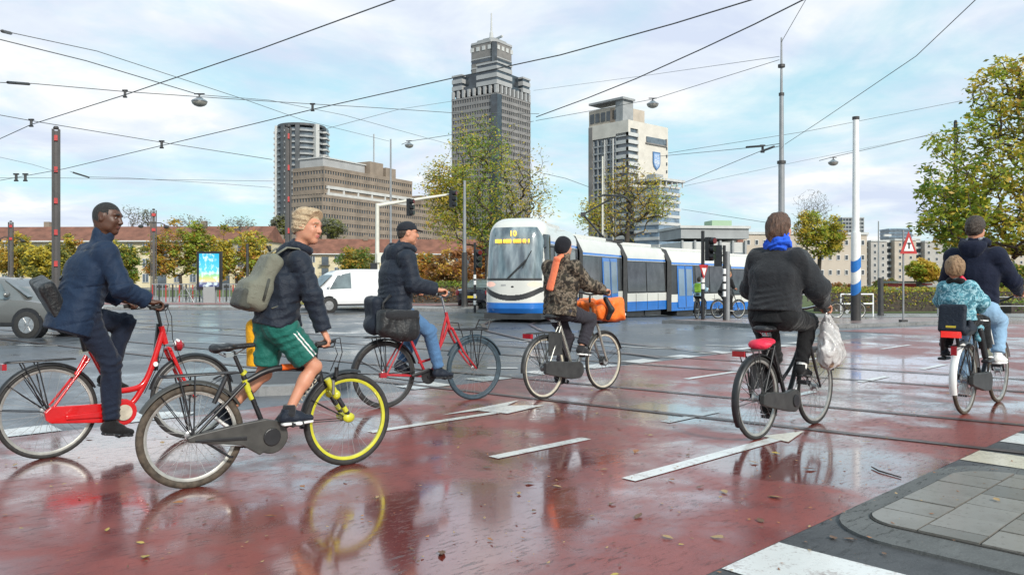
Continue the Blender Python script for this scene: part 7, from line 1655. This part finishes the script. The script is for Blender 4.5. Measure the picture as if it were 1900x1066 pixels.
MB().tube([(.46, -.155, 1.36), (.44, -.17, 1.30), (.42, -.165, 1.22)], .01, 5).tube([(.52, 0, 1.55), (.51, -.03, 1.585), (.51, .03, 1.585), (.52, 0, 1.55)], .008, 5).build('webbing', [M['olive_dark']], bag, 180)

# --- man in the cap
hf = (math.cos(R(-20)), math.sin(R(-20)), -.05)
t, J, HP = person(FC, 'man in a black cap, dark hooded jacket and jeans on the worn red bicycle', dict(pel=(.115, 0, 1.10), chest=(.145, 0, 1.41), neck=(.215, 0, 1.675), head=(.275, 0, 1.855), shR=(.165, -.19, 1.575), elR=(.215, -.265, 1.31), wrR=(.465, -.275, 1.255), gripR=(.55, -.28, 1.215),
    hipR=(.13, -.1, 1.05), knR=(.47, -.125, .80), anR=(.575, -.14, .395), hipL=(.13, .1, 1.05), knL=(.46, .12, .86), anL=(.26, .13, .46)), 'skin_light', hf=hf, hs=1.07, s=1.05)
jacket(t, J, 'navy_dark', 1.05, hem=.11, bulk=1.24, fold=.0085, seed=31, collar=.04, hood=dict(s=1.3), rr=(.078, .066, .055), hemw=1.04, puff=.004)
trousers(t, J, 'denim', 1.05, .98, .97, 32, .006)
hair(t, J['head'], hf, (0, 0, 1), 'hair_darkbrown', 1.02, .006, 3, .0015, fr_=80, nape=-.05)
hd = J['head']; f_ = nz(hf)
cp = part('cap', [ell(hd + V3((-.008, 0, .045)) , (.112, .091, .088), .02, f_)], .006, M['cap_black'], t, folds(36, .0015, 30), [(tuple(hd + V3((0, 0, .035))), (f_[0] * .12, 0, -1))], smooth=1)
part('cap_peak', [cap(hd + f_ * .08 + (0, 0, .046), hd + f_ * .155 + (0, 0, .03), (.074, .008), (.055, .007), .01, side=np.cross((0, 0, 1), f_))], .005, M['cap_black'], cp, smooth=1)
shoe(t, J['anR'], (1, 0, .0), (0, 0, 1), 1.06, 'navy_dark', 'black'); shoe(t, J['anL'], (1, 0, -.25), (.25, 0, 1), 1.06, 'navy_dark', 'black')
bag = thing('travel_bag', 'bulging black bag hanging over the rear rack of the worn red bicycle', 'bag', FC.o, FC.a)
part('bag_body', [RB((.06, -.20, .90), (.225, .09, .14), .06, (1, 0, -.12)), ell((.12, -.21, .82), (.17, .085, .09), .06)], .009, M['bagblack'], bag, folds(61, .013, 15), smooth=1)
part('flap', [RB((.08, -.215, .995), (.19, .09, .045), .035), ], .008, M['charcoal'], bag, folds(62, .008, 18), smooth=1)
MB().tube([(-.1, -.16, .95), (-.08, -.15, 1.12), (.0, -.16, 1.2)], .014, 6).tube([(.2, -.2, 1.0), (.16, -.16, 1.1)], .012, 6).build('strap', [M['bagblack']], bag, 180)
bag = thing('backpack', 'dark rucksack behind the hip of the man in the cap', 'backpack', FC.o, FC.a)
part('pack', [RB((-.10, .02, 1.0), (.075, .15, .19), .07, (.98, 0, .1), (-.15, 0, 1)), ell((-.12, 0, .88), (.1, .14, .1), .05)], .009, M['navy_dark'], bag, folds(63, .009, 15), smooth=1)

# --- courier in camouflage
t, J, HP = person(FD, 'courier in a camouflage jacket, black beanie and orange shoulder strap on the silver bicycle', dict(pel=(.27, 0, 1.04), chest=(.31, 0, 1.33), neck=(.345, 0, 1.575), head=(.345, 0, 1.735), shR=(.335, -.19, 1.50), elR=(.47, -.27, 1.30), wrR=(.715, -.275, 1.235), gripR=(.80, -.28, 1.205), shL=(.31, .19, 1.50),
    hipR=(.28, -.1, .99), knR=(.675, -.13, .89), anR=(.50, -.14, .575), hipL=(.28, .1, .99), knL=(.55, .12, .66), anL=(.43, .135, .235)), 'skin_mid', hf=(1, -.08, 0), hs=1.0, s=1.)
jacket(t, J, 'camo', 1.0, hem=.10, bulk=1.2, fold=.010, seed=41, collar=.05, rr=(.076, .066, .055))
trousers(t, J, 'charcoal_trouser', 1., 1.02, .93, 42, .008, rr=(.1, .08, .062))
hd = J['head']; part('beanie', [ell(hd + V3((-.012, 0, .03)), (.112, .092, .105), .02), ell(hd + V3((-.04, 0, -.02)), (.075, .08, .07), .03)], .0055, M['beanie'], t, folds(46, .003, 28), [(tuple(hd + V3((.04, 0, .03))), (.8, 0, -.6)), (tuple(hd + V3((0, 0, -.06))), (.2, 0, -1))], smooth=1)
shoe(t, J['anR'], (1, 0, -.12), (.12, 0, 1), 1.02, 'charcoal', 'white'); shoe(t, J['anL'], (1, 0, -.2), (.2, 0, 1), 1.02, 'charcoal', 'black')
o = part('orange_sash', [cap((.185, -.035, 1.60), (.135, .035, 1.25), (.05, .02), (.055, .02), .02, side=(0, 1, 0)), cap((.185, -.035, 1.60), (.25, -.05, 1.635), (.04, .022), (.035, .02), .02, side=(0, 1, 0))], .007, M['orange_strap'], t, folds(47, .002, 20), smooth=1)
bag = thing('delivery_bag', 'bright orange insulated delivery bag on the front carrier of the silver bicycle', 'bag', FD.o, FD.a)
part('bag_body', [RB((1.10, -.06, .985), (.14, .18, .125), .05, (1, 0, -.05)), RB((1.13, -.10, 1.07), (.11, .13, .06), .04, (1, 0, .15)), ell((1.2, -.1, .96), (.07, .15, .1), .06)], .009, M['orange_nylon'], bag, folds(71, .014, 15), smooth=1)
part('flap', [RB((.93, .12, 1.04), (.08, .15, .075), .03, (.9, 0, .4), (-.4, 0, .9)), ell((.91, -.10, .97), (.07, .08, .09), .05)], .008, M['orange_nylon'], bag, folds(72, .017, 17), smooth=1)
part('bag_strap', [cap((.90, -.19, 1.13), (.93, -.255, 1.0), .03, .034), cap((.93, -.255, 1.0), (.91, -.22, .90), .034, .03)], .008, M['bagblack'], bag); MB().box((1.18, -.253, .935), (.1, .004, .03)).build('white_label', [M['white']], bag)

# --- woman in the blue scarf
t, J, HP = person(FE, 'woman in a loose charcoal jacket and bright blue scarf seen from behind', dict(pel=(.30, 0, 1.08), chest=(.33, 0, 1.38), neck=(.37, 0, 1.635), head=(.385, -.005, 1.805), shR=(.375, -.18, 1.535), elR=(.46, -.31, 1.275), wrR=(.60, -.30, 1.135), gripR=(.66, -.30, 1.095), shL=(.35, .18, 1.535),
    hipR=(.29, -.11, 1.035), knR=(.665, -.13, .975), anR=(.515, -.14, .60), hipL=(.29, .11, 1.035), knL=(.50, .12, .66), anL=(.40, .13, .25)), 'skin_light', hf=(1, -.25, 0), hs=1.02, s=.97, brow='hair_brown')
jacket(t, J, 'charcoal', .97, hem=.0, bulk=1.3, fold=.011, seed=51, collar=.03, rr=(.082, .082, .046), hemw=1.12, belly=1.1)
trousers(t, J, 'black_cloth', .97, 1.16, .94, 52, .006, waist=.02, rr=(.108, .073, .056))
part('long_shirt', [cap(J['pel'] + (0, 0, .02), J['pel'] + (-.02, 0, -.10), (.19, .15), (.20, .155), .04, side=(0, 1, 0))], .009, M['black_cloth'], t, folds(53, .005, 14), [((*(J['pel'] + (-.02, 0, -.09)), .5), (0, 0, -1))], smooth=1)
hd = J['head']; part('scarf', [cap(J['neck'] + (-.01, 0, .035), J['neck'] + (.0, 0, .085), (.105, .10), (.096, .092), .03, side=(0, 1, 0))] + [cap(J['neck'] + (.095 * math.cos(R(a)), .1 * math.sin(R(a)), .03 + .02 * math.sin(R(a * 2))), J['neck'] + (.095 * math.cos(R(a + 40)), .1 * math.sin(R(a + 40)), .05 + .02 * math.sin(R(a * 2 + 80))), .03, .03, .015) for a in range(0, 360, 40)], .0065, M['scarf_blue'], t, folds(54, .006, 34, [(J['neck'] + (0, 0, .05), (0, 0, 1), .2, .007)]), smooth=1)
hair(t, hd, (1, -.25, 0), (0, 0, 1), 'hair_brown', 1.02, .026, 7, .006, fr_=80, stretch=(1, 1, .22), hairline=.06, nape=None, extra=[lambda P_: ell(P_(-.055, 0, -.04), (.062, .078, .085), .04), lambda P_: cap(P_(-.10, .0, -.03), P_(-.105, .005, -.135), .03, .012, .03), lambda P_: cap(P_(-.02, -.075, -.02), P_(-.03, -.07, -.11), .024, .014, .02), lambda P_: cap(P_(-.02, .075, -.02), P_(-.03, .07, -.11), .024, .014, .02)], hh=.005)
shoe(t, J['anR'], (1, 0, -.05), (.05, 0, 1), .97, 'black_cloth', 'black'); shoe(t, J['anL'], (1, 0, -.2), (.2, 0, 1), .97, 'black_cloth', 'black')
part('sock', [cap(J['anR'] + (0, 0, -.01), J['anR'] + (.02, 0, .06), .044, .046, .02)], .007, M['white_cloth'], t, folds(9, .002, 50), [(tuple(J['anR'] + (.0, 0, .07)), (0, 0, 1))])
bt = NT('thin_plastic'); v = bt.mapping(); f_ = bt.noise(v, 16, 5, .7, 1.5); bt.inp('Base Color', bt.mix(f_, (.5, .47, .46), (.75, .73, .72))); bt.inp('Roughness', .22); bt.inp('Coat Weight', .6); bt.inp('Alpha', bt.ramp(f_, [(.35, .62), (.7, .9)])); bt.bump(bt.noise(v, 55, 4, .7, 1.), .6, .01); M['plastic_bag'] = bt.m
bag = thing('plastic_bag', 'crumpled pale plastic carrier bag hanging from the handlebar of the woman in the blue scarf', 'bag', FE.o, FE.a)
part('bag_body', [ell((.66, -.33, .70), (.15, .10, .14), .03), ell((.655, -.325, .82), (.10, .075, .14), .06), cap((.655, -.32, .88), (.655, -.31, 1.02), .055, .02, .05)], .007, M['plastic_bag'], bag, folds(81, .016, 22, [((.655, -.32, .9), (1, .4, 0), .2, .012)]), smooth=0)
part('contents', [RB((.66, -.33, .67), (.10, .06, .08), .03)], .01, mat('brown_parcel', (.32, .2, .13), .7), bag); mb = MB()
for s_ in (-1, 1): mb.tube([(.655 + s_ * .03, -.315, .98), (.655 + s_ * .028, -.31, 1.06), (.66 + s_ * .01, -.30, 1.105)], [.018, .012, .008], 6)
mb.build('handles', [M['plastic_bag']], bag, 180)

# --- father and child
t, J, HP = person(FF, 'father in a navy hooded sweater and light jeans, seen from behind, cycling with a child', dict(pel=(.38, 0, 1.12), chest=(.355, 0, 1.42), neck=(.34, 0, 1.715), head=(.35, 0, 1.89), shR=(.345, -.20, 1.60), elR=(.47, -.31, 1.34), wrR=(.72, -.29, 1.245), gripR=(.79, -.29, 1.21), shL=(.31, .20, 1.60),
    hipR=(.34, -.1, 1.04), knR=(.66, -.13, .93), anR=(.55, -.15, .585), hipL=(.34, .1, 1.04), knL=(.55, .12, .66), anL=(.43, .135, .245)), 'skin_light', hf=(1, -.1, -.1), hs=1.02, s=1.06, brow='hair_darkbrown')
jacket(t, J, 'hoodie', 1.06, hem=.03, bulk=1.14, fold=.008, seed=61, collar=.03, hood=dict(s=1.15), rr=(.078, .066, .05))
trousers(t, J, 'denim_light', 1.06, 1.05, .97, 62, .006); hair(t, J['head'], (1, -.1, 0), (0, 0, 1), 'hair_darkbrown', 1.02, .013, 9, .004, fr_=80, nape=-.065)
part('shirt_hem', [cap(J['pel'] + (0, 0, .02), J['pel'] + (-.0, 0, -.06), (.185, .135), (.185, .135), .03, side=(0, 1, 0))], .009, M['hood_grey'], t, folds(64, .004, 16), [((*(J['pel'] + (0, 0, -.055)), .5), (0, 0, -1))], smooth=1)
part('hood_lining', [cap(J['neck'] + (-.04, -.06, .055), J['neck'] + (-.04, .06, .055), .02, .02, .02), cap(J['neck'] + (-.04, .06, .055), J['neck'] + (.04, .09, .06), .018, .016, .02), cap(J['neck'] + (-.04, -.06, .055), J['neck'] + (.04, -.09, .06), .018, .016, .02)], .007, M['hood_grey'], t)
shoe(t, J['anR'], (1, -.1, .0), (0, 0, 1), 1.08, 'white_cloth', 'white'); shoe(t, J['anL'], (1, 0, -.2), (.2, 0, 1), 1.08, 'white_cloth', 'white')
t, J, HP = person(FF, 'small child in a teal patterned coat sitting in the child seat behind the father', dict(pel=(-.22, 0, .99), chest=(-.23, 0, 1.17), neck=(-.245, 0, 1.33), head=(-.25, .01, 1.475), shR=(-.235, -.115, 1.28), elR=(-.12, -.19, 1.14), wrR=(.0, -.13, 1.06), hipR=(-.20, -.07, .96), knR=(.02, -.15, .93), anR=(.02, -.19, .655),
    hipL=(-.20, .07, .96), knL=(.0, .14, .90), anL=(-.01, .18, .65)), 'skin_light', hf=(1, .25, -.1), hs=.92, s=.66, brow='hair_lightbrown', child=True)
jacket(t, J, 'teal_camo', .66, hem=.03, bulk=1.3, fold=.006, seed=71, collar=.03, name='coat', rr=(.082, .074, .06), h=.008, hemw=1.1)
part('collar_lining', [cap(J['neck'] + (-.03, -.05, .01), J['neck'] + (-.02, .05, .01), .04, .04, .03)], .008, M['black_cloth'], t); part('red_collar', [cap(J['neck'] + (.0, -.07, .0), J['neck'] + (-.03, -.055, .045), .03, .022, .03)], .007, M['red_cloth'], t)
trousers(t, J, 'black_cloth', .66, 1.15, .93, 72, .004, rr=(.1, .09, .078), h=.008)
mb = MB(); mb.tube([J['hipR'] + (.05, -.07, .0), J['knR'] + (-.02, -.065, .02), J['knR'] + (.03, -.06, -.04), J['anR'] + (.03, -.055, .06)], .0085, 6); mb.build('white_piping', [M['white']], t, 180)
for a in 'RL': shoe(t, J['an' + a], (1, -.1 if a == 'R' else .1, -.1), (.1, 0, 1), .72, 'olive' if a == 'R' else 'navy_dark', 'white' if a == 'R' else 'black')
hair(t, J['head'], (1, .25, 0), (0, 0, 1), 'hair_lightbrown', .92, .015, 12, .006, fr_=80, stretch=(1, 1, .3), nape=-.075, hairline=.06, extra=[lambda P_: ell(P_(-.06, 0, .0), (.06, .08, .085), .04)])
o = part('cloth_bundle', [RB((-.06, -.15, .83), (.06, .035, .085), .03)], .008, M['teal_camo'], cs, folds(75, .006, 22)); tag(o, 'turquoise cloth tucked beside the seat')
# --- the two cyclists on the brick platform
def far_person(fr, label, mj, mt, group=None, s=.9, lean=0., hairm='hair_darkbrown', **k):
    t, J, HP = person(fr, label, dict(pel=(.22, 0, .95 * s + .06), chest=(.27 + lean, 0, 1.2 * s + .06), neck=(.32 + lean * 1.4, 0, 1.43 * s + .06), head=(.35 + lean * 1.5, 0, 1.6 * s + .06), shR=(.30 + lean * 1.3, -.17 * s, 1.36 * s + .06), elR=(.40 + lean, -.22, 1.15 * s + .06), wrR=(.56, -.24, 1.06), gripR=(.62, -.25, 1.04),
        hipR=(.22, -.08, .92 * s + .04), knR=(.52, -.1, .78 * s + .03), anR=(.50, -.12, .36), hipL=(.22, .08, .92 * s + .04), knL=(.45, .1, .62), anL=(.38, .12, .22)), 'skin_light', group, s=s, hs=.95, fine=2.4)
    jacket(t, J, mj, s, hem=.06, bulk=1.12, h=.018, fold=.006, collar=.02); trousers(t, J, mt, s, 1., .95, h=.018); hair(t, J['head'], (1, 0, 0), (0, 0, 1), hairm, .95, .012, 3, .003, hh=.01)
    for a in 'LR': shoe(t, J['an' + a], (1, 0, -.1), (.1, 0, 1), .95, 'black_cloth', 'white')
    return t, J
t, J = far_person(FP1, 'child in a pale blue jacket with a lime backpack, waiting on the brick platform', 'pale_blue_cloth', 'black_cloth', s=.82)
bag = thing('backpack', 'lime green backpack on the child in the pale blue jacket', 'backpack', FP1.o, FP1.a); part('pack', [RB((.12, 0, 1.09), (.08, .12, .17), .06)], .018, M['lime_cloth'], bag, folds(7, .006, 14), smooth=1); MB().tube([(.14, -.08, 1.22), (.24, -.1, 1.26), (.3, -.1, 1.18)], .016, 6).build('shoulder_strap', [M['lime_cloth']], bag, 180)
far_person(FP2, 'cyclist in black leaning forward on the brick platform beside the signal post', 'black_cloth', 'black_cloth', s=.95, lean=.12, hairm='hair_lightbrown')
